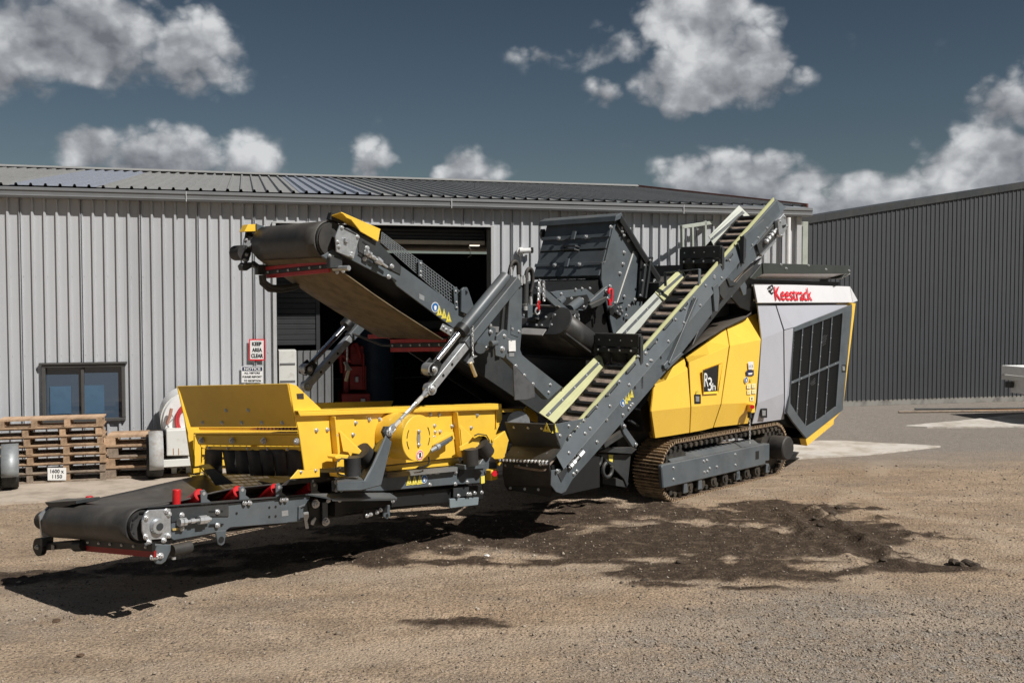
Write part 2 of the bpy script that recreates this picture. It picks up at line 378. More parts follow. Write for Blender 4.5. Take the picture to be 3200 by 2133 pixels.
def ground():
    ys = np.concatenate([[-60, -20, -5, 2, 4.5], np.geomspace(5.4, 27, 400), [29, 33, 40, 60, 120, 300, 700]])
    xs = np.concatenate([[-500, -150, -60, -30, -18, -13], np.linspace(-10, 14, 600), [17, 22, 35, 70, 160, 500]])
    X, Y = np.meshgrid(xs, ys); m = soil_shade_mask(X, Y); g = gravel_mask(X, Y); r = road_mask(X, Y)
    z = HGT(X, Y, m)
    flat = ss(16.2, 14.0, Y)*ss(6, 8, X+16-Y+6)      # level under slabs and buildings
    inner = ss(10.8, 12.6, Y+ .27*X*0)*0
    z = z*ss(13.2, 11.6, Y-.25*X)+ -.012
    n, w = X.shape; me = bpy.data.meshes.new('ground')
    vs = np.stack([X, Y, z], -1).reshape(-1, 3)
    i = np.arange(n*w).reshape(n, w); f = np.stack([i[:-1, :-1], i[:-1, 1:], i[1:, 1:], i[1:, :-1]], -1).reshape(-1, 4)
    me.vertices.add(len(vs)); me.vertices.foreach_set('co', vs.ravel()); me.loops.add(f.size); me.loops.foreach_set('vertex_index', f.ravel())
    me.polygons.add(len(f)); me.polygons.foreach_set('loop_start', np.arange(0, f.size, 4)); me.polygons.foreach_set('loop_total', np.full(len(f), 4)); me.update(); me.validate()
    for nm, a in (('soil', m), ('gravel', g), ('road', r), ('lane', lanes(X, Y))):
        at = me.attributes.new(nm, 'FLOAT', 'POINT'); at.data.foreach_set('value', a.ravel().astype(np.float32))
    me.polygons.foreach_set('use_smooth', [True]*len(me.polygons))
    o = bpy.data.objects.new('ground', me); COL.objects.link(o); struct(o)
    M = bpy.data.materials.new('yard_dirt'); M.use_nodes = True; nt = M.node_tree; N = nt.nodes; L = nt.links; b = N['Principled BSDF']
    b.inputs['Roughness'].default_value = .93; b.inputs['Specular IOR Level'].default_value = .25
    tc = N.new('ShaderNodeTexCoord')
    def att(nm): a = N.new('ShaderNodeAttribute'); a.attribute_name = nm; return a.outputs['Fac']
    def noise(s, d=6, r=.6, sc=(1, 1, 1)):
        mp = N.new('ShaderNodeMapping'); mp.inputs['Scale'].default_value = sc; L.new(tc.outputs['Object'], mp.inputs[0])
        n = N.new('ShaderNodeTexNoise'); n.inputs['Scale'].default_value = s; n.inputs['Detail'].default_value = d; n.inputs['Roughness'].default_value = r; L.new(mp.outputs[0], n.inputs['Vector']); return n.outputs[0]
    def ramp(x, *st):
        c = N.new('ShaderNodeValToRGB'); L.new(x, c.inputs[0]); e = c.color_ramp.elements
        e[0].position, e[0].color = st[0][0], (*st[0][1], 1); e[1].position, e[1].color = st[-1][0], (*st[-1][1], 1)
        for p, q in st[1:-1]: k = e.new(p); k.color = (*q, 1)
        return c.outputs[0]
    def mix(f, a, c):
        x = N.new('ShaderNodeMix'); x.data_type = 'RGBA'
        L.new(f, x.inputs[0]) if not isinstance(f, float) else setattr(x.inputs[0], 'default_value', f)
        L.new(a, x.inputs[6]); L.new(c, x.inputs[7]); return x.outputs[2]
    def rng(x, a, c, lo=0., hi=1.):
        n = N.new('ShaderNodeMapRange'); n.inputs[1].default_value = a; n.inputs[2].default_value = c; n.inputs[3].default_value = lo; n.inputs[4].default_value = hi; L.new(x, n.inputs[0]); return n.outputs[0]
    def mul(a, c):
        n = N.new('ShaderNodeMath'); n.operation = 'MULTIPLY'
        for i, q in enumerate((a, c)):
            if isinstance(q, float): n.inputs[i].default_value = q
            else: L.new(q, n.inputs[i])
        return n.outputs[0]
    broad = noise(.55, 5, .6, (.6, 1, 1)); mid = noise(7, 6, .7); fine = noise(90, 4, .7)
    tan = ramp(broad, (.30, (.47, .33, .215)), (.5, (.55, .41, .285)), (.72, (.60, .475, .36)))
    tan = mix(rng(mid, .35, .75, 0, .6), tan, ramp(fine, (.3, (.17, .125, .085)), (.7, (.38, .30, .22))))
    streaky = noise(2.2, 7, .72, (.45, 1.15, 1)); blot = noise(1.3, 6, .7, (.5, 1.2, 1)); grit = noise(46, 5, .8, (.8, 1, 1)); grit2 = noise(130, 3, .8)
    tan = mix(rng(streaky, .44, .66, 0, .6), tan, ramp(mid, (.3, (.15, .105, .068)), (.7, (.26, .195, .135))))
    tan = mix(rng(blot, .48, .66, 0, .6), tan, ramp(mid, (.3, (.20, .16, .125)), (.7, (.34, .285, .225))))
    tan = mix(rng(grit, .50, .59, 0, .85), tan, ramp(fine, (.3, (.085, .060, .042)), (.7, (.20, .15, .105))))
    tan = mix(rng(grit2, .62, .70, 0, .6), tan, ramp(fine, (.3, (.40, .33, .25)), (.7, (.55, .47, .38))))
    vo = N.new('ShaderNodeTexVoronoi'); vo.inputs['Scale'].default_value = 42; L.new(tc.outputs['Object'], vo.inputs['Vector'])
    vo2 = N.new('ShaderNodeTexVoronoi'); vo2.inputs['Scale'].default_value = 95; L.new(tc.outputs['Object'], vo2.inputs['Vector'])
    sp = N.new('ShaderNodeSeparateColor'); L.new(vo.outputs['Color'], sp.inputs[0])
    sp2 = N.new('ShaderNodeSeparateColor'); L.new(vo2.outputs['Color'], sp2.inputs[0])
    stone = ramp(sp2.outputs[0], (0, (.13, .12, .11)), (.5, (.28, .255, .225)), (1, (.46, .43, .39)))
    grav = ramp(sp.outputs[0], (0, (.15, .135, .12)), (.5, (.30, .265, .225)), (1, (.46, .42, .37)))
    col = mix(mul(att('gravel'), rng(mid, .30, .62, .1, .85)), tan, mix(rng(fine, .4, .6), stone, grav))
    pale = ramp(fine, (.3, (.38, .29, .205)), (.7, (.58, .47, .36)))
    col = mix(mul(att('lane'), rng(mid, .3, .6, .25, .62)), col, pale)
    road = ramp(noise(30, 5, .75, (.5, 1, 1)), (.3, (.15, .135, .125)), (.5, (.25, .225, .20)), (.75, (.36, .32, .28)))
    col = mix(mul(att('road'), .88), col, road)
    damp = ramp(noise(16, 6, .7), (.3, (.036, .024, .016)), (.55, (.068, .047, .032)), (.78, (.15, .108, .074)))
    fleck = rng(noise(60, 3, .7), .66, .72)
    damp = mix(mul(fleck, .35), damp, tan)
    col = mix(mul(att('soil'), rng(mid, .28, .5, .70, 1.)), col, damp)  # damp soil colour, also painted in to deepen the shadow under the conveyor
    L.new(col, b.inputs['Base Color'])
    bp = N.new('ShaderNodeBump'); bp.inputs['Strength'].default_value = .9; bp.inputs['Distance'].default_value = .03
    add = N.new('ShaderNodeMath'); add.operation = 'ADD'; L.new(mul(mid, .7), add.inputs[0]); L.new(mul(grit, .55), add.inputs[1])
    add2 = N.new('ShaderNodeMath'); add2.operation = 'SUBTRACT'; L.new(add.outputs[0], add2.inputs[0]); L.new(mul(vo.outputs['Distance'], .45), add2.inputs[1])
    L.new(add2.outputs[0], bp.inputs['Height']); L.new(bp.outputs[0], b.inputs['Normal'])
    me.materials.append(M)
    # loose stones, one mass
    rs = np.random.RandomState(5); n = 130000
    yy = 5.6*np.exp(rs.rand(n)*math.log(14.5/5.6)); xx = (rs.rand(n)*2-1)*(yy*.60+.3)
    gm = gravel_mask(xx, yy); sm = soil_shade_mask(xx, yy)
    keep = rs.rand(n) < .16*(1-sm)+.75*gm**1.2*(1-.7*sm)+.07*sm
    xx, yy = xx[keep], yy[keep]; n = len(xx); sm = sm[keep]
    size = np.clip(np.exp(rs.randn(n)*.45+math.log(.0056)), .003, .026)*(yy/8.5)**.35
    base = np.array([[1, 0, 0], [0, 1, 0], [-1, 0, 0], [0, -1, 0], [0, 0, .8], [0, 0, -.5]])
    ang = rs.rand(n)*6.28; ca, sa = np.cos(ang), np.sin(ang)
    jit = 1+.35*(rs.rand(n, 6, 3)-.5)
    P = base[None]*jit*size[:, None, None]; P[:, :, 0] *= (1+.5*rs.rand(n))[:, None]
    Q = np.stack([P[:, :, 0]*ca[:, None]-P[:, :, 1]*sa[:, None], P[:, :, 0]*sa[:, None]+P[:, :, 1]*ca[:, None], P[:, :, 2]], -1)
    gz = HGT(xx, yy, sm)*ss(13.2, 11.6, yy-.25*xx)-.012
    Q += np.stack([xx, yy, gz+size*.15], -1)[:, None]
    T = np.array([[0, 1, 4], [1, 2, 4], [2, 3, 4], [3, 0, 4], [1, 0, 5], [2, 1, 5], [3, 2, 5], [0, 3, 5]])
    tri = (T[None]+6*np.arange(n)[:, None, None]).reshape(-1, 3)
    me2 = bpy.data.meshes.new('loose_stones'); me2.vertices.add(n*6); me2.vertices.foreach_set('co', Q.ravel()); me2.loops.add(tri.size); me2.loops.foreach_set('vertex_index', tri.ravel())
    me2.polygons.add(len(tri)); me2.polygons.foreach_set('loop_start', np.arange(0, tri.size, 3)); me2.polygons.foreach_set('loop_total', np.full(len(tri), 3)); me2.update()
    at = me2.attributes.new('tone', 'FLOAT', 'POINT'); at.data.foreach_set('value', np.repeat(rs.rand(n), 6).astype(np.float32))
    M2 = bpy.data.materials.new('loose_stone'); M2.use_nodes = True; N = M2.node_tree.nodes; L2 = M2.node_tree.links
    a = N.new('ShaderNodeAttribute'); a.attribute_name = 'tone'; c = N.new('ShaderNodeValToRGB'); L2.new(a.outputs['Fac'], c.inputs[0])
    e = c.color_ramp.elements; e[0].color = (.10, .085, .07, 1); e[1].color = (.42, .36, .29, 1); k = e.new(.5); k.color = (.28, .22, .165, 1); L2.new(c.outputs[0], N['Principled BSDF'].inputs['Base Color']); N['Principled BSDF'].inputs['Roughness'].default_value = .9
    me2.materials.append(M2); o2 = bpy.data.objects.new('loose_stones', me2); COL.objects.link(o2); o2['kind'] = 'stuff'; o2['label'] = 'loose grey and tan stones strewn over the dirt yard'; o2['category'] = 'gravel'
ground()
CONC = mat('pale_concrete', (.46, .39, .32), .85, 0, 0, 2.4, .15, 40, col2=(.30, .25, .20))
CONCW = mat('white_concrete', (.58, .54, .49), .85, 0, 0, 2.2, .12, 40, col2=(.40, .35, .29))

# ================================================================== the grey shed
KA = math.radians(15)
W = Frame((0, 16, 0), KA)                    # U along the wall, V into the building
CLAD = mat('light_grey_cladding', (.47, .48, .50), .5, .0, .05, .8, .0, 30)
ROOFM = mat('roof_sheet_paint', (.30, .30, .293), .5, .05, .10, 1.5)
SKYL = mat('skylight_sheet', (.30, .32, .37), .35, 0, .12, 6)
TRIM = mat('gutter_paint', (.17, .175, .18), .4, 0, .12, 3)
TRIML = mat('pale_trim', (.48, .485, .49), .5, 0, .1, 3)
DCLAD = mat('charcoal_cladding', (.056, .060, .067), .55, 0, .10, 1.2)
for m_ in (CLAD, ROOFM, DCLAD):
    nt = m_.node_tree; bs = nt.nodes['Principled BSDF']; src = bs.inputs['Base Color'].links[0].from_socket
    oi = nt.nodes.new('ShaderNodeObjectInfo'); mr = nt.nodes.new('ShaderNodeMapRange'); mr.inputs[3].default_value = .93; mr.inputs[4].default_value = 1.05; nt.links.new(oi.outputs['Random'], mr.inputs[0])
    tc = nt.nodes.new('ShaderNodeTexCoord'); mp = nt.nodes.new('ShaderNodeMapping'); mp.inputs['Scale'].default_value = (9, 9, .35); nt.links.new(tc.outputs['Object'], mp.inputs[0])
    nz = nt.nodes.new('ShaderNodeTexNoise'); nz.inputs['Scale'].default_value = 1.6; nz.inputs['Detail'].default_value = 6; nt.links.new(mp.outputs[0], nz.inputs['Vector'])
    m2 = nt.nodes.new('ShaderNodeMapRange'); m2.inputs[1].default_value = .4; m2.inputs[2].default_value = .75; m2.inputs[3].default_value = 1.0; m2.inputs[4].default_value = .93; nt.links.new(nz.outputs[0], m2.inputs[0])
    mm = nt.nodes.new('ShaderNodeMath'); mm.operation = 'MULTIPLY'; nt.links.new(mr.outputs[0], mm.inputs[0]); nt.links.new(m2.outputs[0], mm.inputs[1])
    vm = nt.nodes.new('ShaderNodeVectorMath'); vm.operation = 'SCALE'; nt.links.new(src, vm.inputs[0]); nt.links.new(mm.outputs[0], vm.inputs[3]); nt.links.new(vm.outputs[0], bs.inputs['Base Color'])
def rib_profile(s0, s1, pitch, h, wb=.046, wt=.020, ph=0.):
    pts = [(s0, 0)]; k = math.floor((s0-ph)/pitch)
    while ph+k*pitch < s1+pitch:
        c = ph+k*pitch
        for x, y in ((c-wb/2, 0), (c-wt/2, h), (c+wt/2, h), (c+wb/2, 0), (c+pitch*.48, 0), (c+pitch*.50, h*.03), (c+pitch*.52, 0)):
            if s0 < x < s1: pts.append((x, y))
        k += 1
    pts.append((s1, 0)); out = [pts[0]]
    for q in pts[1:]:
        if q[0] > out[-1][0]+1e-5: out.append(q)
    return out
def wall_sheet(fr, s0, s1, z0, z1, m, parent, pitch=.16, h=.035, ztop=None, off=0., wb=.048, wt=.024):
    pr = rib_profile(s0, s1, pitch, h, wb, wt); b = MB()
    zt = (lambda s: z1) if ztop is None else ztop
    b.quads([[fr.p(s, -d-off, z0) for s, d in pr], [fr.p(s, -d-off, zt(s)) for s, d in pr]])
    b.fs = [f[::1] for f in b.fs]
    return b.build('wall_sheet', m, parent)
EAVE = 3.84; S0, S1 = -13.6, 5.15
DL, DR, DT = -3.69, -.352, 3.56
wl0, wt0 = -6.95, 1.49; wl1, wb0 = -5.84, .655
shed = thing('metal_shed', 'long light grey ribbed metal shed with gutter and open doorway behind the machine', 'shed', W.p(0, 0, 0))
cuts = sorted(set([S0+.8*i for i in range(24) if S0+.8*i < S1]+[S1, DL, DR, wl0, wl1]))
for a, b_ in zip(cuts[:-1], cuts[1:]):
    if b_-a < .02: continue
    mid = (a+b_)/2
    if DL < mid < DR: wall_sheet(W, a, b_, DT, EAVE+.1, CLAD, shed)
    elif wl0 < mid < wl1: wall_sheet(W, a, b_, 0, wb0, CLAD, shed); wall_sheet(W, a, b_, wt0, EAVE+.1, CLAD, shed)
    else: wall_sheet(W, a, b_, 0, EAVE+.1, CLAD, shed)
# screws in rows
sb = MB()
for zr in (.55, 1.62, 2.75, 3.62):
    s = S0+.03
    while s < S1:
        if not (DL < s < DR and zr < DT) and not (wl0 < s < wl1 and wb0 < zr < wt0): sb.cyl(W.p(s, 0, zr), W.p(s, -.008, zr), .007, n=6)
        s += .16
sb.build('wall_screws', TRIML, shed, kind='stuff')
# end and back walls, floor
DEEP = 15.2; RISE = 1.20; RUN = 7.6
MB().prism([W.p(S1-.03, .0, 0), W.p(S1-.03, .0, EAVE+.05), W.p(S1-.03, RUN, EAVE+RISE), W.p(S1-.03, DEEP, EAVE+.05), W.p(S1-.03, DEEP, 0)], W.U*.02).build('gable_wall', CLAD, shed)
MB().prism([W.p(S0, .02, 0), W.p(S0, .02, EAVE+.05), W.p(S0, RUN, EAVE+RISE), W.p(S0, DEEP, EAVE+.05), W.p(S0, DEEP, 0)], W.U*.02).build('gable_wall', CLAD, shed)
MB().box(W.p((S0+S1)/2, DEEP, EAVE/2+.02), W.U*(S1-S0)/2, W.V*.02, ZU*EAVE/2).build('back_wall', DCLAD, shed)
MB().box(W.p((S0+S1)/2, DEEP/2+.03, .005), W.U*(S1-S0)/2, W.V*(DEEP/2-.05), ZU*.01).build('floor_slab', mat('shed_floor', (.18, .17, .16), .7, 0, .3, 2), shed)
def lining(s0, s1):
    pass
# roof
def roof_sheet(s0, s1, m, name='roof_sheet', lift=0.):
    pr = rib_profile(s0, s1, .19, .034, .05, .024)
    e = W.p(0, -.13, EAVE+.17)-W.p(0, 0, 0); r = W.p(0, RUN, EAVE+.13+RISE)-W.p(0, 0, 0)
    nr = unit(np.cross(r-e, W.U)); nr = nr if nr[2] > 0 else -nr
    b = MB(); b.quads([[W.o+W.U*s+e+nr*(d+lift) for s, d in pr], [W.o+W.U*s+r+nr*(d+lift) for s, d in pr]]); b.build(name, m, shed)
s = S0-.05; i = 0
sk = [(-7.42, -6.2), (-3.05, -1.9)]
while s < S1:
    e = min(s+.76, S1+.08); mid = (s+e)/2
    roof_sheet(s, e, ROOFM); s = e
sky_at = [W.v(0, 155, 432, 0), W.v(0, 790, 455, 0)]
for P in sky_at:
    u0 = W.l(P)[0]; b0 = round((u0-.05)/.19)*.19+.095
    for j in range(1): roof_sheet(b0-.76, b0+.38, SKYL, 'skylight_panel', .006)
# roof rear slope, ridge and verge flashings
MB().prism([W.p(S0, RUN, EAVE+.13+RISE), W.p(S1+.08, RUN, EAVE+.13+RISE), W.p(S1+.08, DEEP+.1, EAVE+.1), W.p(S0, DEEP+.1, EAVE+.1)], ZU*.02).build('roof_rear_slope', ROOFM, shed)
rb = MB(); rb.prism([W.p(S0, RUN-.16, EAVE+.155+RISE), W.p(S0, RUN, EAVE+.215+RISE), W.p(S0, RUN+.16, EAVE+.155+RISE), W.p(S0, RUN, EAVE+.185+RISE)], W.U*(S1+.1-S0)); rb.build('ridge_cap', ROOFM, shed)
vb = MB(); vb.prism([W.p(S1+.09, -.1, EAVE+.16), W.p(S1+.09, RUN, EAVE+.14+RISE), W.p(S1+.09, RUN, EAVE+.21+RISE), W.p(S1+.09, -.1, EAVE+.23)], W.U*.03)
vb.build('verge_flashing', mat('red_brown_flashing', (.17, .065, .05), .6, 0, .3, 4), shed)
# gutter with rolled beads, fascia behind
gb = MB(); prof = [(-.02, .02), (-.12, .02), (-.135, .05), (-.12, .065), (-.12, .11), (-.135, .125), (-.13, .16), (-.11, .17), (-.105, .15), (-.105, .05), (-.02, .05)]
gb.prism([W.p(S0, y-.05, EAVE+z-.02) for y, z in prof], W.U*(S1+.16-S0)); gb.build('gutter', TRIM, shed)
for sx in (-9.0, -4.95, -1.02, 2.9):
    MB().box(W.p(sx, -.178, EAVE+.07), W.U*.006, W.V*.010, ZU*.075).build('gutter_joint', TRIML, shed)
MB().box(W.p((S0+S1)/2, .03, EAVE+.02), W.U*(S1-S0)/2, W.V*.015, ZU*.10).build('fascia', TRIM, shed)
MB().box(W.p((S0+S1)/2, -.075, EAVE+.03), W.U*(S1-S0)/2, W.V*.07, ZU*.012).build('eave_shadow_strip', TRIM, shed)  # strip added behind the gutter to block sun and lengthen the eave shadow
# corner flashing and downpipe at the right end
MB().box(W.p(S1-.03, -.03, EAVE/2), W.U*.045, W.V*.04, ZU*EAVE/2).build('corner_flashing', TRIML, shed)
MB().cyl(W.p(S1-.28, -.12, 0.05), W.p(S1-.28, -.12, EAVE-.02), .045, n=14).build('downpipe', WHITE, shed, smooth=40)
# door opening trims
for sx, sg in ((DL, -1), (DR, 1)):
    MB().box(W.p(sx+sg*.022, -.022, DT/2), W.U*.026, W.V*.022, ZU*DT/2).build('door_jamb', TRIML, shed, bevel=.004)
    MB().box(W.p(sx, .12, DT/2-.01), W.U*.012, W.V*.10, ZU*(DT/2-.01)).build('door_reveal', TRIM, shed)
MB().box(W.p((DL+DR)/2, -.024, DT+.014), W.U*((DR-DL)/2+.045), W.V*.020, ZU*.014).build('door_head', TRIML, shed, bevel=.004)
# rolled-up shutter above, beige bottom rail, half curtain at the left
DSH = mat('dark_shutter', (.040, .042, .045), .5, .1, .2, 4)
for k in range(4): MB().cyl(W.p(DL+.03, .32, DT-.04-.055*k), W.p(DR-.03, .32, DT-.04-.055*k), .034, n=8).build('shutter_slat', DSH, shed, smooth=50)
MB().box(W.p((DL+DR)/2, .30, 3.33), W.U*((DR-DL)/2-.03), W.V*.03, ZU*.032).build('shutter_rail', mat('beige_rail', (.55, .48, .38), .6, 0, .2, 4), shed, bevel=.003)
for k in range(19):
    MB().box(W.p(DL+.34, 1.0, 1.72+.085*k), W.U*.32, W.V*.012, ZU*.040).build('screen_board', DSH, shed, bevel=.006)
MB().box(W.p(DL+.69, 1.0, 1.55), W.U*.03, W.V*.03, ZU*1.6).build('screen_post', DSH, shed)
# window: frame, mullion, two panes, room behind
WFR = mat('window_frame_paint', (.085, .083, .080), .4, 0, .15, 5)
zc = (wb0+wt0)/2; hc = (wt0-wb0)/2; uc = (wl0+wl1)/2; hw = (wl1-wl0)/2
win = MB(); t = .024
win.box(W.p(uc, -.02, wt0-t), W.U*hw, W.V*.05, ZU*t); win.box(W.p(uc, -.02, wb0+t), W.U*hw, W.V*.05, ZU*t)
win.box(W.p(wl0+t, -.02, zc), W.U*t, W.V*.049, ZU*(hc-2*t)); win.box(W.p(wl1-t, -.02, zc), W.U*t, W.V*.049, ZU*(hc-2*t))
win = win.build('window', WFR, shed, bevel=.006)
MB().box(W.p(uc-.02, -.01, zc), W.U*.022, W.V*.03, ZU*(hc-2*t-.002)).build('mullion', WFR, win, bevel=.004)
MB().box(W.p(uc-.27, .0, wb0+.09), W.U*.222, W.V*.012, ZU*.018).build('sash_rail', WFR, win)
GLASS = mat('window_glass', (.055, .085, .125), .06, 0, 0, spec=.8)
for a0, a1, dd in ((wl0+2*t+.001, uc-.043, .012), (uc+.003, wl1-2*t-.001, .0)):
    MB().box(W.p((a0+a1)/2, dd, zc), W.U*(a1-a0)/2, W.V*.003, ZU*(hc-2*t-.001)).build('pane', GLASS, win)
MB().box(W.p(uc, -.05, wt0+.012), W.U*(hw+.03), W.V*.045, ZU*.012).build('head_flashing', WFR, win)
BLIND = mat('blue_blind_behind_glass', (.075, .14, .22), .35, 0, .12, 8)
MB().box(W.p(uc-.32, -.0005-.004, zc-.10), W.U*.14, W.V*.001, ZU*.20).build('blind', BLIND, win)
MB().box(W.p(uc+.13, -.0055, zc-.10), W.U*.135, W.V*.001, ZU*.205).build('blind', BLIND, win)

# ------------------------------------------------ the charcoal shed
pB = G(8, 370, 1205); W2 = Frame(pB, KA)
shed2 = thing('charcoal_shed', 'big charcoal ribbed metal building with rising roofline at the right', 'shed', pB)
def top2(): 
    a = W2.l(W2.v(8, 190, 290, 0)); c = W2.l(W2.v(8, 1254, 118, 0)); k = (c[2]-a[2])/(c[0]-a[0]); return lambda s: a[2]+k*(s-a[0])
T2 = top2(); s = -4.0
while s < 9.2: wall_sheet(W2, s, s+.9, .12, 0, DCLAD, shed2, pitch=.118, h=.017, ztop=T2, wb=.05, wt=.028); s += .9
s_e = s
vb = MB()
k = -4.0
while k < s_e:
    e = min(k+1.15, s_e); MB().prism([W2.p(k, -.045, T2(k)-.10), W2.p(e-.004, -.045, T2(e)-.10), W2.p(e-.004, -.045, T2(e)+.05), W2.p(k, -.045, T2(k)+.05)], W2.V*.06).build('verge_flashing', DARK, shed2); k = e
MB().box(W2.p((s_e-4)/2, .10, .06), W2.U*(s_e+4)/2, W2.V*.10, ZU*.07).build('plinth', mat('stained_concrete', (.26, .25, .23), .85, 0, 0, 3, col2=(.13, .125, .115)), shed2)
MB().prism([W2.p(-4, .03, T2(-4)), W2.p(s_e, .03, T2(s_e)), W2.p(s_e, 12, T2(s_e)), W2.p(-4, 12, T2(-4))], ZU*.03).build('roof', DCLAD, shed2)
MB().box(W2.p(-4, 6, 2), W2.U*.02, W2.V*5.9, ZU*2.0).build('side_wall', DCLAD, shed2)

# ------------------------------------------------ slabs
def slab(name, pts, m, z=.012, th=.10):
    rs = np.random.RandomState(len(pts)*7); q = []
    for a, c in zip(pts, list(pts[1:])+[pts[0]]):
        L_ = np.linalg.norm(V3(c)-V3(a)); k = max(2, int(L_/.12)); nn = np.array([-(c[1]-a[1]), c[0]-a[0], 0])/max(L_, 1e-6); w_ = 0
        for i in range(k): w_ = w_*.8+rs.randn()*.012*(0 if name == 'concrete_apron' and a[1] > 13.2+.2*a[0] else 1); q.append(V3(a)+(V3(c)-V3(a))*i/k+nn*w_*(1 if i else 0))
    pts = q
    o = MB().prism([np.array([p[0], p[1], z-th]) for p in pts], ZU*th).build(name, m); struct(o); return o
a0 = G(0, -300, 1180); 
slab('concrete_apron', [W.p(-13, -.06, 0), W.p(-13, -2.75, 0), W.p(-7.2, -2.68, 0), W.p(-5.9, -2.5, 0), W.p(-4.4, -2.35, 0), W.p(-.2, -2.3, 0), W.p(-.2, -.06, 0)], CONC, .016)
slab('concrete_pad', [G(8, 20, 1378), G(8, 330, 1376), G(8, 845, 1402), G(8, 500, 1440), G(8, 60, 1464), G(8, -120, 1470), G(8, -200, 1400)], CONCW, .014)
slab('concrete_pad', [G(8, 670, 1304), G(8, 1300, 1240), G(8, 1300, 1306), G(8, 780, 1309)], CONCW, .015)

# ================================================================== the tracked crusher
M = thing('tracked_crusher', 'yellow and dark grey tracked crushing machine with conveyors and hanging screen box', 'crusher', O)
U, V = F.U, F.V
def vplate(name, z, pts, v, th, m, parent, bevel=.004, fr=F, **k):
    """a plate cut to an outline, standing along the machine at the offset v and th thick towards the far side"""
    return plate(name, fr.vs(z, pts, v), fr.V*th, m, parent, bevel, **k)
def vbolts(z, pts, v, parent, r=.016, fr=F):
    for x, y in pts: bolt(fr.v(z, x, y, v), -fr.V, parent, r)
def ubolts(z, pts, u, parent, r=.016, fr=F):
    for x, y in pts: bolt(fr.u(z, x, y, u), -fr.U, parent, r)

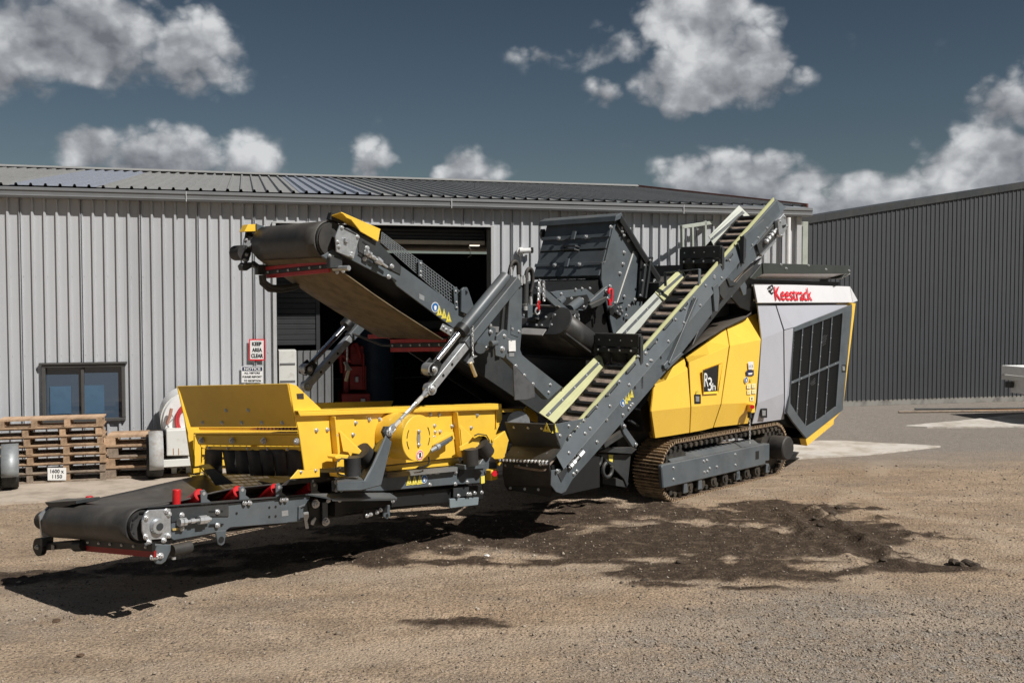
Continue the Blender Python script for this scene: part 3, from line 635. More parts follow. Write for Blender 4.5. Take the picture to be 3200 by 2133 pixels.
# ------------------------------------------------ crawlers
TRACKD = mat('track_shoe_plate', (.15, .105, .07), .85, .1, 0, 14, .2, 60, col2=(.06, .046, .034))
def crawler(v0):
    w = .40; r = .335; cu0, cu1, zc_ = .21, 2.56, .345
    fr = MB()
    Ltop = cu1-cu0; per = 2*Ltop+2*math.pi*r; n = 58; step = per/n
    def at(d):
        d %= per
        if d < Ltop: return cu0+d, zc_+r, 0.
        d -= Ltop
        if d < math.pi*r: a = d/r; return cu1+r*math.sin(a), zc_+r*math.cos(a), -a
        d -= math.pi*r
        if d < Ltop: return cu1-d, zc_-r, -math.pi
        a = (d-Ltop)/r; return cu0-r*math.sin(a), zc_-r*math.cos(a), -math.pi-a
    nf = v0 < 1
    box = MB()
    pts = F.vs(4, [(1335, 945), (2100, 790), (2105, 940), (1360, 1118)], -.02)
    ls = [F.l(p) for p in pts]; zt = (ls[0][2]+ls[1][2])/2; zb = (ls[2][2]+ls[3][2])/2; ua, ub = ls[0][0], ls[1][0]
    zt, zb = zt+.0, zb
    box.prism([F.p(ua, v0-.02, zt-.03), F.p(ua+.02, v0-.02, zt), F.p(ub, v0-.02, zt), F.p(ub+.01, v0-.02, zb), F.p(ua+.04, v0-.02, zb)], V*.06); box.box(F.p(1.38, v0+.24, (zt+zb)/2), U*1.0, V*.21, ZU*(zt-zb)*.42)
    part = box.build('crawler', GREY, M, bevel=.012)
    top = MB(); top.prism([F.p(ua+.30, v0+.045, zt-.01), F.p(ub-.05, v0+.045, zt-.01), F.p(ub-.05, v0+.14, zt+.045), F.p(ua+.30, v0+.14, zt+.045), F.p(ua+.30, v0+.14, zt-.1), F.p(ub-.05, v0+.14, zt-.1)][:4], V*.1); top.build('frame_top', GREY, part)
    MB().box(F.p(ub-.22, v0-.0206, (zt+zb)/2+.01), U*.045, V*.001, ZU*.055).build('frame_window', BLACK, part)
    # hub motor, wheels
    hb = MB(); hb.cyl(F.p(cu1+.05, v0-.11, zc_+.03), F.p(cu1+.05, v0+.1, zc_+.03), .165, n=28); hb.cyl(F.p(cu1+.05, v0-.125, zc_+.03), F.p(cu1+.05, v0-.11, zc_+.03), .15, .165, n=28); hb.build('hub_motor', RUB, part, smooth=40)
    wh = MB(); wh.cyl(F.p(cu1, v0+.12, zc_), F.p(cu1, v0+.28, zc_), r-.05, n=30); wh.build('drive_sprocket', CHAINM, part, smooth=40)
    wh = MB(); wh.cyl(F.p(cu0, v0+.10, zc_), F.p(cu0, v0+.30, zc_), r-.05, n=30); wh.build('idler_wheel', CHAINM, part, smooth=40)
    for k in range(8):
        u = .42+k*.27; rl = MB(); rl.cyl(F.p(u, v0+.02, .125), F.p(u, v0+.36, .125), .065, n=16); rl.cyl(F.p(u, v0-.0, .125), F.p(u, v0+.02, .125), .035, n=12); rl.build('track_roller', CHAINM, part, smooth=40)
    for u in (.30, .62, 1.52, 2.28):
        MB().prism([F.p(u-.05, v0+.0, .07), F.p(u+.05, v0+.0, .07), F.p(u+.03, v0+.0, zb-.004), F.p(u-.04, v0+.0, zb-.004)], V*.03).build('roller_guard', GREY, part, bevel=.004)
    # chain
    ch = MB(); prev = None; m_ = 116
    for side in (.07, .29):
        ring = []
        for k in range(m_):
            u, z, a = at(per*k/m_); nx, nz = math.sin(-a), math.cos(a)
            ring.append((u, z, nx, nz))
        rows = [[F.p(u-nx*.015, v0+.045+side+dv, z-nz*.015) for (u, z, nx, nz) in ring+ring[:1]] for dv in (0, .05)]
        rows2 = [[F.p(u-nx*.075, v0+.045+side+dv, z-nz*.075) for (u, z, nx, nz) in ring+ring[:1]] for dv in (.05, 0)]
        ch.quads(rows+rows2+rows[:1])
    ch.build('track_chain', CHAINM, part)
    lk = MB()
    for k in range(n):
        u, z, a = at(step*(k+.5)); nx, nz = math.sin(-a), math.cos(a); tx, tz = math.cos(a), math.sin(a)
        lk.cyl(F.p(u-nx*.05, v0+.06, z-nz*.05), F.p(u-nx*.05, v0+.11, z-nz*.05), .030, n=10)
    lk.build('chain_pins', CHAINM, part, kind='stuff')
    # shoes: one mesh shared
    sb = MB(); hw = step*.47
    sb.box((0, 0, .004), (hw, 0, 0), (0, w/2, 0), (0, 0, .006)); nb_ = len(sb.fs)
    for x in (-hw*.80, 0, hw*.80): sb.add([(x-.010, -w/2, .01), (x+.010, -w/2, .01), (x+.006, -w/2, .042), (x-.006, -w/2, .042), (x-.010, w/2, .01), (x+.010, w/2, .01), (x+.006, w/2, .042), (x-.006, w/2, .042)], [(0, 1, 2, 3), (7, 6, 5, 4), (0, 4, 5, 1), (1, 5, 6, 2), (2, 6, 7, 3), (3, 7, 4, 0)])
    for y in (-.075, -.035, .035, .075): sb.cyl((hw*.40, y, .01), (hw*.40, y, .026), .011, n=6)
    me = bpy.data.meshes.new('track_shoe'); me.from_pydata([tuple(q) for q in sb.vs], [], sb.fs); me.materials.append(TRACKM); me.materials.append(TRACKD)
    for i_ in range(nb_): me.polygons[i_].material_index = 1
    for k in range(n):
        u, z, a = at(step*k); o = bpy.data.objects.new('track_shoe', me); COL.objects.link(o); o.parent = part
        P = F.p(u, v0+.055+w/2, z)
        X = U*math.cos(a)+ZU*math.sin(a); Zv = U*(-math.sin(a))+ZU*math.cos(a); Yv = np.cross(Zv, X)
        mt = Matrix([[X[0], Yv[0], Zv[0], P[0]-O[0]], [X[1], Yv[1], Zv[1], P[1]-O[1]], [X[2], Yv[2], Zv[2], P[2]-O[2]], [0, 0, 0, 1]]); o.matrix_local = mt
    if nf:
        for x, y in [(1422, 967), (1422, 1050), (1645, 918), (1668, 912), (1650, 998), (1672, 993), (1688, 970), (1740, 958), (1875, 868), (1877, 945)]: bolt(F.v(4, x, y, v0-.02), -V, part, .015)
    return part
crawler(0.0); crawler(2.08)

# ------------------------------------------------ chassis
ch = MB(); ch.box(F.p(2.0, 1.25, .78), U*2.45, V*.78, ZU*.26); ch.box(F.p(2.9, 1.25, .9), U*1.55, V*1.12, ZU*.10)
CH = ch.build('chassis', BLACK, M, bevel=.01)
MB().box(F.p(1.2, 1.25, .55), U*.35, V*.9, ZU*.16).build('cross_beam', BLACK, CH)
MB().box(F.p(.2, 1.3, 1.25), U*1.15, V*.75, ZU*.62).build('crusher_base', BLACK, CH)
MB().prism([F.p(-.55, .55, .45), F.p(.3, .55, .45), F.p(.5, .55, 1.2), F.p(-.9, .55, 1.25)], V*1.5).build('discharge_chute', BLACK, CH)
vplate('gusset', 4, [(880, 865), (1110, 870), (1085, 1110), (1060, 1050)], .30, .03, DARK, CH)
vplate('bracket_plate', 4, [(940, 820), (1120, 815), (1155, 830), (1115, 865), (870, 850)], .22, .05, DARK, CH)
vplate('lower_beam', 4, [(1000, 1040), (1095, 1080), (1080, 1112), (1000, 1100)], .32, .2, DARK, CH)
vplate('inspection_sticker', 4, [(945, 868), (980, 872), (975, 925), (950, 915)], .295, .002, SYEL, CH, bevel=0)
for (x, y, r_) in ((855, 905, .085), (938, 980, .085)):
    c = F.l(F.v(4, x, y, .27)); b = MB(); b.tube([F.p(c[0]+r_*math.cos(t), .27, c[2]+r_*math.sin(t)) for t in np.linspace(1.9, 6.6, 18)], .022, 8); b.build('tow_hook', DARK, CH, smooth=60)

# ------------------------------------------------ yellow body panels (facets folded at two creases)
core = MB(); core.prism([F.p(-.36, .14, .86), F.p(-.46, .14, 1.13), F.p(.55, .34, 1.60), F.p(2.42, .34, 2.16), F.p(2.65, .14, .80)], V*2.1)
BODY = core.build('body_shell', BLACK, M)
def facets(name, rows, m, parent, th=.02):
    """rows of (zoom, x, y, v), top row to bottom row"""
    b = MB(); b.quads([[F.v(*q) for q in r] for r in rows]); o = b.build(name, m, parent, solid=th, bevel=.003); return o
Tv, Cv, Lv, Bv = .20, .0, -.025, .06
def R5(pts, v): return [(5, x, y, v) for x, y in pts]
nose = facets('nose_panel', [R5([(150, 965), (262, 832), (305, 822)], Tv), R5([(95, 1012), (180, 985), (330, 905)], Cv), R5([(75, 1196), (180, 1184), (348, 1166)], Lv), R5([(102, 1383), (190, 1370), (340, 1346)], Bv)], YELB, M)
MB().prism([F.v(5, 148, 966, Tv), F.v(5, 94, 1013, Cv), F.v(5, 74, 1197, Lv), F.v(5, 100, 1384, Bv), F.v(5, 76, 1384, .25), F.v(5, 30, 1195, .30), F.v(5, 120, 990, .32)], V*.01).build('nose_front', YELB, nose)
door = facets('side_door', [R5([(315, 818), (460, 713), (598, 606)], Tv), R5([(340, 860), (480, 803), (620, 742)], Cv), R5([(355, 1164), (470, 1154), (560, 1146)], Lv), R5([(346, 1345), (430, 1330), (505, 1311)], Bv)], YELB, M)
pan = facets('rear_side_panel', [R5([(604, 604), (710, 560), (812, 515)], Tv), R5([(627, 740), (735, 720), (842, 700)], Cv), R5([(567, 1145), (690, 1140), (806, 1137)], Lv), R5([(512, 1309), (630, 1295), (750, 1281)], Bv)], YELB, M)
# badge on the door: folded frame, black plate, three letters
fr_ = [(436, 908), (582, 855), (548, 1072), (446, 1078)]; inn = [(440, 915), (552, 872), (542, 1056), (447, 1063)]
bd = MB(); n4 = 4
fo = F.vs(5, fr_, -.052); fi = F.vs(5, inn, -.034)
bd.add(fo+fi, [(i, (i+1) % 4, (i+1) % 4+4, i+4) for i in range(4)]); bd.build('badge_recess', YEL, door)
MB().prism(F.vs(5, inn, -.034), V*.004).build('badge_plate', BPRINT, door)
def q5(x0, y0, x1, y1, v, dx=0): return [F.v(5, x0+dx, y1, v), F.v(5, x1+dx, y1-(x1-x0)*.06, v), F.v(5, x1, y0-(x1-x0)*.06, v), F.v(5, x0, y0, v)]
text_on('R', q5(449, 930, 478, 1026, -.036), WHITE, door, bold=.004)
text_on('3', q5(474, 960, 503, 1056, -.036), WHITE, door, bold=.004)
text_on('h', q5(505, 1000, 528, 1050, -.036), WHITE, door, bold=.004)
def latch(x, y, w, h, v, parent, z=5):
    MB().prism(F.vs(z, [(x-w, y-h), (x+w, y-h*1.05), (x+w, y+h), (x-w, y+h*1.05)], v), V*.012).build('latch', BLACK, parent, bevel=.003)
    MB().prism(F.vs(z, [(x-w*.6, y-h*.6), (x+w*.5, y-h*.6), (x+w*.5, y+h*.6), (x-w*.6, y+h*.6)], v-.01), V*.010).build('latch_paddle', GALV, parent, bevel=.003)
latch(405, 1112, 22, 32, -.04, door)
hazard(F.v(5, 402, 1060, -.044), -V, U, ZU, .065, door)
# stickers
def stick(z, pts, v, m, parent, name='sticker'): return MB().prism(F.vs(z, pts, v), V*.001).build(name, m, parent)
stick(5, [(757, 852), (793, 849), (795, 905), (760, 905)], -.040, WHITE, pan)
text_on('113', [F.v(5, 764, 894, -.0405), F.v(5, 789, 892, -.0405), F.v(5, 788, 872, -.0405), F.v(5, 763, 874, -.0405)], NAVY, pan, lift=.001)
stick(5, [(744, 913), (797, 908), (797, 947), (746, 950)], -.040, NAVY, pan)
b = MB(); b.prism(F.vs(5, [(756, 930), (788, 926), (784, 940), (760, 942)], -.042), V*.001); b.build('pictogram', WHITE, pan)
hazard(F.v(5, 742, 978, -.040), -V, U, ZU, .075, pan, 'disc')
hazard(F.v(5, 775, 975, -.040), -V, U, ZU, .055, pan)
for (x, y) in ((763, 1022), (797, 1018), (765, 1062), (799, 1058), (784, 1108)):
    stick(5, [(x-14, y-15), (x+14, y-17), (x+13, y+16), (x-15, y+17)], -.044, mat('pale_sticker', (.80, .74, .42), .5), pan) if 'pale_sticker' not in MATS else stick(5, [(x-14, y-15), (x+14, y-17), (x+13, y+16), (x-15, y+17)], -.044, MATS['pale_sticker'], pan)
    stick(5, [(x-4, y-5), (x+4, y-6), (x+3, y+6), (x-4, y+7)], -.047, MATS['sticker_yellow'] if (x+y) % 2 else BPRINT, pan)
# emergency stop and its hanging chain
es = MB(); es.box(F.v(5, 778, 1176, -.07), U*.045, V*.035, ZU*.06); ES = es.build('emergency_stop', YEL, M, bevel=.008)
MB().cyl(F.v(5, 786, 1166, -.11), F.v(5, 786, 1166, -.15), .028, n=16).build('stop_button', KRED, ES, smooth=40)
MB().box(F.v(5, 768, 1222, -.07), U*.025, V*.02, ZU*.04).build('cable_gland', DARK, ES)
cpts = [F.v(5, 768-(y-1260)*.0, y, -.06) for y in range(1250, 1425, 12)]
def chain(path_pts, parent, r=.010, m=STEEL, name='chain'):
    b = MB()
    for i in range(len(path_pts)-1):
        a, c = V3(path_pts[i]), V3(path_pts[i+1]); t = unit(c-a); sd = unit(np.cross(t, V if i % 2 else U)); L_ = np.linalg.norm(c-a)*.66
        mid = (a+c)/2; ring = [mid+t*L_*math.cos(q)+sd*L_*.48*math.sin(q) for q in np.linspace(0, 2*math.pi, 11)]; b.tube(ring, r*.5, 5)
    return b.build(name, m, parent, smooth=60)
chain(cpts, ES, .014)

# ------------------------------------------------ silver engine housing
sc_ = MB(); sc_.prism([F.p(2.05, .16, .80), F.p(2.05, .2, 2.50), F.p(4.70, .2, 2.50), F.p(4.66, .2, .85), F.p(3.42, .2, .55), F.p(2.75, .2, .74)], V*2.05)
ENG = sc_.build('engine_housing', BLACK, M)
facets('housing_panel', [R5([(820, 452), (884, 453), (943, 456)], .06), R5([(848, 690), (925, 662), (998, 632)], -.01), R5([(818, 1140), (910, 1105), (1003, 1070)], -.01), R5([(782, 1284), (895, 1268), (1005, 1251)], .05)], SILV, ENG)
latch(870, 1210, 21, 32, -.02, ENG)
# rear hood: silver wedge, dark frame, grille columns, yellow edge
def vp(pts, v): return F.vs(5, pts, v)
b = MB(); b.add(vp([(951, 456), (1478, 449)], .06)+vp([(1072, 610)], -.03)+vp([(1006, 628)], -.01), [(0, 1, 2, 3)]); b.build('hood_panel', SILV, ENG, solid=.02)
b = MB(); b.add(vp([(1006, 632)], -.01)+vp([(1070, 614), (1040, 1100), (1026, 1206)], -.03)+vp([(1012, 1215)], 0), [(0, 1, 2, 3, 4)]); b.build('hood_pillar', SILV, ENG, solid=.02)
frame_o = [(1072, 610), (1480, 452), (1478, 520), (1414, 1188), (1290, 1285), (1160, 1388), (1062, 1268), (1024, 1208), (1042, 1080)]
frame_i = [(1072, 642), (1412, 510), (1412, 540), (1366, 1165), (1270, 1238), (1160, 1305), (1100, 1225), (1046, 1140), (1046, 1080)]
fo, fi = vp(frame_o, -.035), vp(frame_i, -.035); n = len(fo)
b = MB(); b.add(fo+fi, [(i, (i+1) % n, (i+1) % n+n, i+n) for i in range(n)]); FRM = b.build('grille_frame', GREY, ENG, solid=.03, bevel=.004)
b = MB(); b.prism(vp(frame_i, .06), V*.03); b.build('radiator', mat('radiator_fins', (.014, .015, .016), .6, 0, .4, 20), ENG)
stick(5, [(1275, 668), (1312, 660), (1296, 735), (1276, 740)], .055, GALV, ENG, 'cooler_fitting')
stick(5, [(1190, 1000), (1228, 960), (1226, 1010), (1200, 1018)], .045, GALV, ENG, 'cooler_fitting')
stick(5, [(1064, 650), (1082, 650), (1076, 780), (1062, 782)], .05, GALV, ENG, 'cooler_fitting')
# perforated sheet: fine slanted slats in each column
cols = [(1072, 1046, 1046), (1140, 1104, 1098), (1211, 1183, 1158), (1281, 1246, 1228), (1346, 1322, 1298), (1412, 1385, 1366)]
def top_at(x): return 642+(510-642)*(x-1072)/(1412-1072)
gl = [F.l(F.v(5, *q, -.02)) for q in frame_i]
umin = min(q[0] for q in gl); umax = max(q[0] for q in gl); zmin = min(q[2] for q in gl); zmax = max(q[2] for q in gl)
poly = [(q[0], q[2]) for q in gl]
def clip_line(p, d, poly):
    ts = []
    for i in range(len(poly)):
        a, c = poly[i], poly[(i+1) % len(poly)]; ex, ez = c[0]-a[0], c[1]-a[1]; den = d[0]*ez-d[1]*ex
        if abs(den) < 1e-9: continue
        t = ((a[0]-p[0])*ez-(a[1]-p[1])*ex)/den; s_ = ((a[0]-p[0])*d[1]-(a[1]-p[1])*d[0])/den
        if 0 <= s_ <= 1: ts.append(t)
    ts.sort(); return list(zip(ts[::2], ts[1::2]))
gb = MB()
for dirn in ((.94, .34), (-.5, .87)):
    nx = (-dirn[1], dirn[0]); c0 = ((umin+umax)/2, (zmin+zmax)/2); k = -60
    while k <= 60:
        off = k*.030; p = (c0[0]+nx[0]*off, c0[1]+nx[1]*off)
        for a, c in clip_line(p, dirn, poly):
            gb.bar(F.p(p[0]+dirn[0]*a, -.022, p[1]+dirn[1]*a), F.p(p[0]+dirn[0]*c, -.022, p[1]+dirn[1]*c), .004, .009, V)
        k += 1
gb.build('grille_mesh', GRILLE, ENG, kind='stuff')
for (x0, xm, x1), yt, yb in zip(cols[1:5], (622, 595, 568, 540), (1222, 1303, 1255, 1220)):
    b = MB(); b.prism(vp([(x0-3.5, yt), (x0+3.5, yt-4), (x1+3.5, yb), (x1-3.5, yb)], -.040), V*.01); mu = b.build('mullion', GREY, ENG)
    for k in range(7):
        t_ = (k+.5)/7; bolt(F.v(5, x0+(x1-x0)*t_, yt+(yb-yt)*t_, -.041), -V, ENG, .008, name='rivet')
b = MB(); b.prism(vp([(1052, 992), (1395, 845), (1395, 862), (1052, 1010)], -.046), V*.008); b.build('transom', GREY, ENG)
for k in range(6): bolt(F.v(5, 1068+k*60, 994-k*26.0, -.047), -V, ENG, .010, name='rivet')
latch(1428, 898, 14, 26, -.055, ENG); hazard(F.v(5, 1432, 850, -.04), -V, U, ZU, .10, ENG)
b = MB(); b.prism(vp([(1484, 440), (1510, 442), (1420, 1182), (1414, 1190)], -.03), V*.10); b.build('rear_edge', YELB, ENG, bevel=.004)
b = MB(); b.prism(vp([(1414, 1191), (1420, 1184), (1358, 1255), (1354, 1290), (1292, 1288)], -.03), V*.10); b.build('rear_edge', YELB, ENG, bevel=.004)
b = MB(); b.prism(vp([(1291, 1289), (1353, 1291), (1172, 1440), (1160, 1390)], -.03), V*.10); b.build('rear_edge', YELB, ENG, bevel=.004)
b = MB(); b.prism(vp([(1484, 440), (1508, 442), (1420, 1182), (1414, 1190)], .07), V*2.1); b.build('rear_panel', YELB, ENG)
b = MB(); b.prism(vp([(1414, 1190), (1420, 1182), (1172, 1438), (1160, 1390)], .07), V*2.1); b.build('rear_skirt', BLACK, ENG)
# fascia with the lettering
b = MB(); b.quads([R for R in ([F.v(5, 792, 306, .10), F.v(5, 1120, 316, .10), F.v(5, 1462, 326, .10)], [F.v(5, 818, 441, .02), F.v(5, 1150, 439, .02), F.v(5, 1482, 438, .02)])]); FAS = b.build('fascia', SILVL, M, solid=.03, bevel=.004)
b = MB(); b.add([F.v(5, 1466, 326, .10), F.v(5, 1520, 424, .14), F.v(5, 1486, 438, .02)], [(0, 1, 2)]); b.build('fascia_end', SILVL, FAS, solid=.02)
MB().prism([F.p(1.95, .14, 2.36), F.p(1.88, .16, 2.60), F.p(4.70, .16, 2.60), F.p(4.82, .14, 2.36)], V*2.15).build('roof_panel', SILVL, FAS)
fq = lambda x0, x1, y0, y1: [F.v(5, x0, y1, .012), F.v(5, x1, y1, .012), F.v(5, x1, y0, .055), F.v(5, x0, y0, .055)]
text_on('Keestrack', [F.v(5, 940, 426, .020), F.v(5, 1200, 427, .020), F.v(5, 1186, 337, .072), F.v(5, 928, 328, .075)], KRED, FAS, bold=.010, spacing=.98, lift=.022)
b = MB(); b.tube([F.v(5, x, y, .04) for x, y in ((902, 330), (925, 318), (932, 335), (918, 352), (905, 350), (920, 378), (930, 368))], .012, 6); b.build('door_hook', BLACK, FAS, smooth=60)
# black box filling the gap, hopper rim above
MB().box(F.p(3.3, .5, 2.655), U*1.5, V*.30, ZU*.03).build('gap_filler', BLACK, FAS)
RIM = plate('hopper_rim', F.vs(5, [(860, 160), (1475, 180), (1470, 235), (866, 234)], -.06), V*.02, mat('olive_dark_paint', (.045, .052, .047), .45, 0, .2, 3), M)
plate('rim_end', F.vs(5, [(772, 265), (860, 160), (866, 234), (800, 275)], -.04), V*.02, MATS['olive_dark_paint'], RIM)
plate('rim_end', F.vs(5, [(1475, 180), (1470, 235), (1412, 270)], -.05), V*.35, MATS['olive_dark_paint'], RIM)
b = MB(); b.add([F.v(5, 866, 234, -.05), F.v(5, 1470, 236, -.05), F.v(5, 1410, 271, .22), F.v(5, 790, 268, .22)], [(0, 1, 2, 3)]); b.build('rim_underside', SILVL, RIM, solid=.01)
vbolts(5, [(1021, 199), (1300, 206), (1462, 215), (985, 172), (1178, 178)], -.06, RIM, .018)
MB().box(F.p(3.3, 1.25, 2.78), U*1.35, V*.95, ZU*.12).build('hopper_floor', DARK, RIM)
# rubber apron over the body below the return conveyor
b = MB(); 
ap = [[(5, 275, 822, .0), (5, 300, 800, .55)], [(5, 400, 730, .05), (5, 430, 640, .6)], [(5, 600, 610, .12), (5, 560, 520, .6)], [(5, 740, 545, .12), (5, 650, 480, .6)], [(5, 778, 512, .10), (5, 760, 452, .6)], [(5, 775, 480, .2), (5, 735, 455, .7)]]
b.quads([[F.v(*a), F.v(*c)] for a, c in ap]); b.build('rubber_apron', RUB, M, solid=.02, smooth=60)
vplate('side_shield', 5, [(760, 250), (795, 275), (822, 470), (775, 500), (700, 470), (640, 400), (690, 300)], .12, .03, BLACK, M)
vbolts(5, [(783, 316), (796, 420)], .10, RIM, .016)

# ------------------------------------------------ return conveyor on the near side
RN, RF = -.35, .31
P0 = F.v(4, 590, 830, RN); P1 = F.v(10, 1560, 20, RN)
A = unit(P1-P0); Bn = unit(np.cross(V, A)); Bn = Bn if Bn[2] > 0 else -Bn
LRC = float(np.linalg.norm(P1-P0)); RC0 = P0-V*RN
def rc(s, n, v): return RC0+A*s+Bn*n+V*v
def rcl(z, x, y, v=RN): d = F.v(z, x, y, v)-RC0; return float(d@A), float(d@Bn)
low = [(4, 525, 985), (4, 522, 1095), (4, 560, 1145), (4, 600, 1158), (4, 632, 1140), (4, 680, 1055), (4, 860, 850), (4, 1480, 130), (3, 1850, 815), (10, 760, 1290), (10, 1330, 740), (10, 1540, 520)]
main = [F.v(z, x, y, RN-.005) for z, x, y in low]
upp = [rc(LRC+.10, -.17, RN-.005), rc(-.10, -.17, RN-.005)]
RC = MB().prism(main+upp, V*.012).build('return_conveyor', GREY, M, bevel=.004)
b = MB(); b.quads([[rc(-.06, 0, RN+.03), rc(LRC+.02, 0, RN+.03)], [rc(-.10, -.165, RN-.035), rc(LRC+.10, -.165, RN-.035)]]); b.build('side_flange', GREY, RC, solid=.008)
b = MB(); b.quads([[rc(-.10, -.165, RN-.035), rc(LRC+.10, -.165, RN-.035)], [rc(-.10, -.185, RN-.006), rc(LRC+.10, -.185, RN-.006)]]); b.build('flange_return', GREY, RC, solid=.006)
b = MB(); b.prism([rc(-.3, -.37, RF), rc(LRC-.2, -.37, RF), rc(LRC+.02, -.16, RF), rc(-.1, -.16, RF)], V*.012); b.build('far_side_plate', DARK, RC)
# belt and cleats
bb = MB(); rows = []
for s in np.linspace(-.25, LRC-.22, 30): rows.append([rc(s, -.075, RN+.05), rc(s, -.092, RN+.12), rc(s, -.092, .02), rc(s, -.085, .12)])
for t in np.linspace(.3, math.pi, 8): 
    rows.append([rc(LRC-.22+.13*math.sin(t), -.13-.13+.13*math.cos(t), v) for v in (RN+.05, RN+.15, .02, .13)])
rows.append([rc(0, -.36, v) for v in (RN+.05, RN+.15, .02, .13)])
bb.quads(rows); BE = bb.build('belt', BELTC, RC, smooth=50, solid=.01)
cm = MB(); cm.box((0, 0, .014), (.019, 0, 0), (0, .17, 0), (0, 0, .018)); cm.box((.03, -.165, .02), (.03, 0, 0), (0, .015, 0), (0, 0, .012)); cm.box((.02, .165, .02), (.03, 0, 0), (0, .015, 0), (0, 0, .012))
cme = bpy.data.meshes.new('cleat'); cme.from_pydata([tuple(q) for q in cm.vs], [], cm.fs); cme.materials.append(BLACK)
s = .15
while s < LRC-.15:
    o = bpy.data.objects.new('cleat', cme); COL.objects.link(o); o.parent = RC; P = rc(s, -.088, -.115)-O; Yv = np.cross(Bn, A)
    o.matrix_local = Matrix([[A[i], Yv[i], Bn[i], P[i]] for i in range(3)]+[[0, 0, 0, 1]]); s += .165
# near rubber strip
b = MB(); b.prism([rc(.30, -.05, RN+.04), rc(LRC, -.05, RN+.04), rc(LRC+.02, .028, RN+.045), rc(.24, .028, RN+.045)], V*.018); b.build('edge_strip', SKIRT, RC)
# far skirts, each with a steel clamp strip
def skirt(z, tl, tr, br_, bl, m, vt=.26, vb=.10, extra=None):
    q = [F.v(z, *tl, vt), F.v(z, *tr, vt), F.v(z, *br_, vb), F.v(z, *bl, vb)]
    b = MB(); rows = []
    for k in range(6):
        t = k/5; rows.append([q[0]*(1-t)+q[3]*t - unit(np.cross(q[1]-q[0], q[3]-q[0]))*.0, q[1]*(1-t)+q[2]*t])
    b.quads(rows); o = b.build('skirt', m, RC, solid=.012)
    n_ = unit(np.cross(q[1]-q[0], q[3]-q[0])); n_ = n_ if n_@(-V) > 0 else -n_
    e = lambda t, s_: (q[0]*(1-s_)+q[1]*s_)*(1-t)+(q[3]*(1-s_)+q[2]*s_)*t
    st = MB(); st.prism([e(.36, .02)+n_*.008, e(.36, .96)+n_*.008, e(.54, .96)+n_*.008, e(.54, .02)+n_*.008], n_*.006); st.build('clamp_strip', GREY, RC)
    L_ = np.linalg.norm(q[1]-q[0]); k = max(2, int(L_/.22))
    for i in range(k): bolt(e(.45, .06+.86*i/(k-1))+n_*.014, n_, RC, .010)
skirt(4, (435, 563), (882, 118), (918, 240), (545, 640), SKIRT)
skirt(3, (1108, 1000), (1408, 690), (1488, 752), (1250, 1000), SKIRTG)
skirt(3, (1404, 690), (1592, 512), (1655, 598), (1470, 750), SKIRT)
skirt(10, (680, 490), (1070, 95), (1238, 258), (745, 612), SKIRTG)
# rubber curtains in frames across the belt
def curtain(z, tl, tr, drop, parent):
    un = F.l(F.v(z, *tr, RN+.02))[0]
    a, c = F.u(z, *tl, un), F.u(z, *tr, un); la, lc = F.l(a), F.l(c); va, vc = la[1], lc[1]; zt = (la[2]+lc[2])/2
    fb = MB(); fb.bar(F.p(un, va, zt), F.p(un, vc, zt), .05, .05, U)
    fb.bar(F.p(un, vc, zt), F.p(un, vc, zt-drop-.15), .05, .05, U); fb.bar(F.p(un, va, zt), F.p(un, va, zt-drop*.8), .05, .05, U)
    fb.prism([F.p(un-.03, va, zt+.02), F.p(un-.03, vc, zt+.02), F.p(un-.03, vc, zt-.12), F.p(un-.03, va, zt-.12)], U*.01)
    cu = fb.build('curtain_frame', DARK, parent, bevel=.003)
    cl = MB(); cl.bar(F.p(un-.035, va+.0, zt-.16), F.p(un-.035, vc, zt-.16), .012, .05, U); cl.build('clamp_bar', DARK, parent)
    k = 3
    for i in range(k):
        v0, v1 = va+(vc-va)*i/k, va+(vc-va)*(i+1)/k; s_ = MB(); rows = []
        for j in range(7):
            t = j/6; sw = .05*math.sin(t*2.2)*(1+.3*i); rows.append([F.p(un-.022+sw, v0+(.004 if i else 0), zt-.10-(drop)*t), F.p(un-.022+sw*.85, v1, zt-.10-drop*t)])
        s_.quads(rows); s_.build('rubber_curtain', RUB, parent, solid=.008, smooth=60)
    for i in range(4): bolt(F.p(un-.045, va+(vc-va)*(i+.4)/4, zt-.16), -U, parent, .012); bolt(F.p(un-.032, va+(vc-va)*(i+.4)/4, zt-.05), -U, parent, .008)
curtain(3, (975, 1012), (1296, 1003), .42, RC)
curtain(10, (338, 668), (848, 615), .44, RC)
# hoop guard
un = F.l(F.v(3, 1730, 600, RN+.03))[0]
hp = [F.u(3, x, y, un) for x, y in ((1482, 645), (1478, 545), (1732, 520), (1730, 628))]
b = MB()
for a, c in zip(hp[:-1], hp[1:]): b.bar(a, c, .05, .012, U)
b.build('hoop_guard', GREY, RC, bevel=.003)
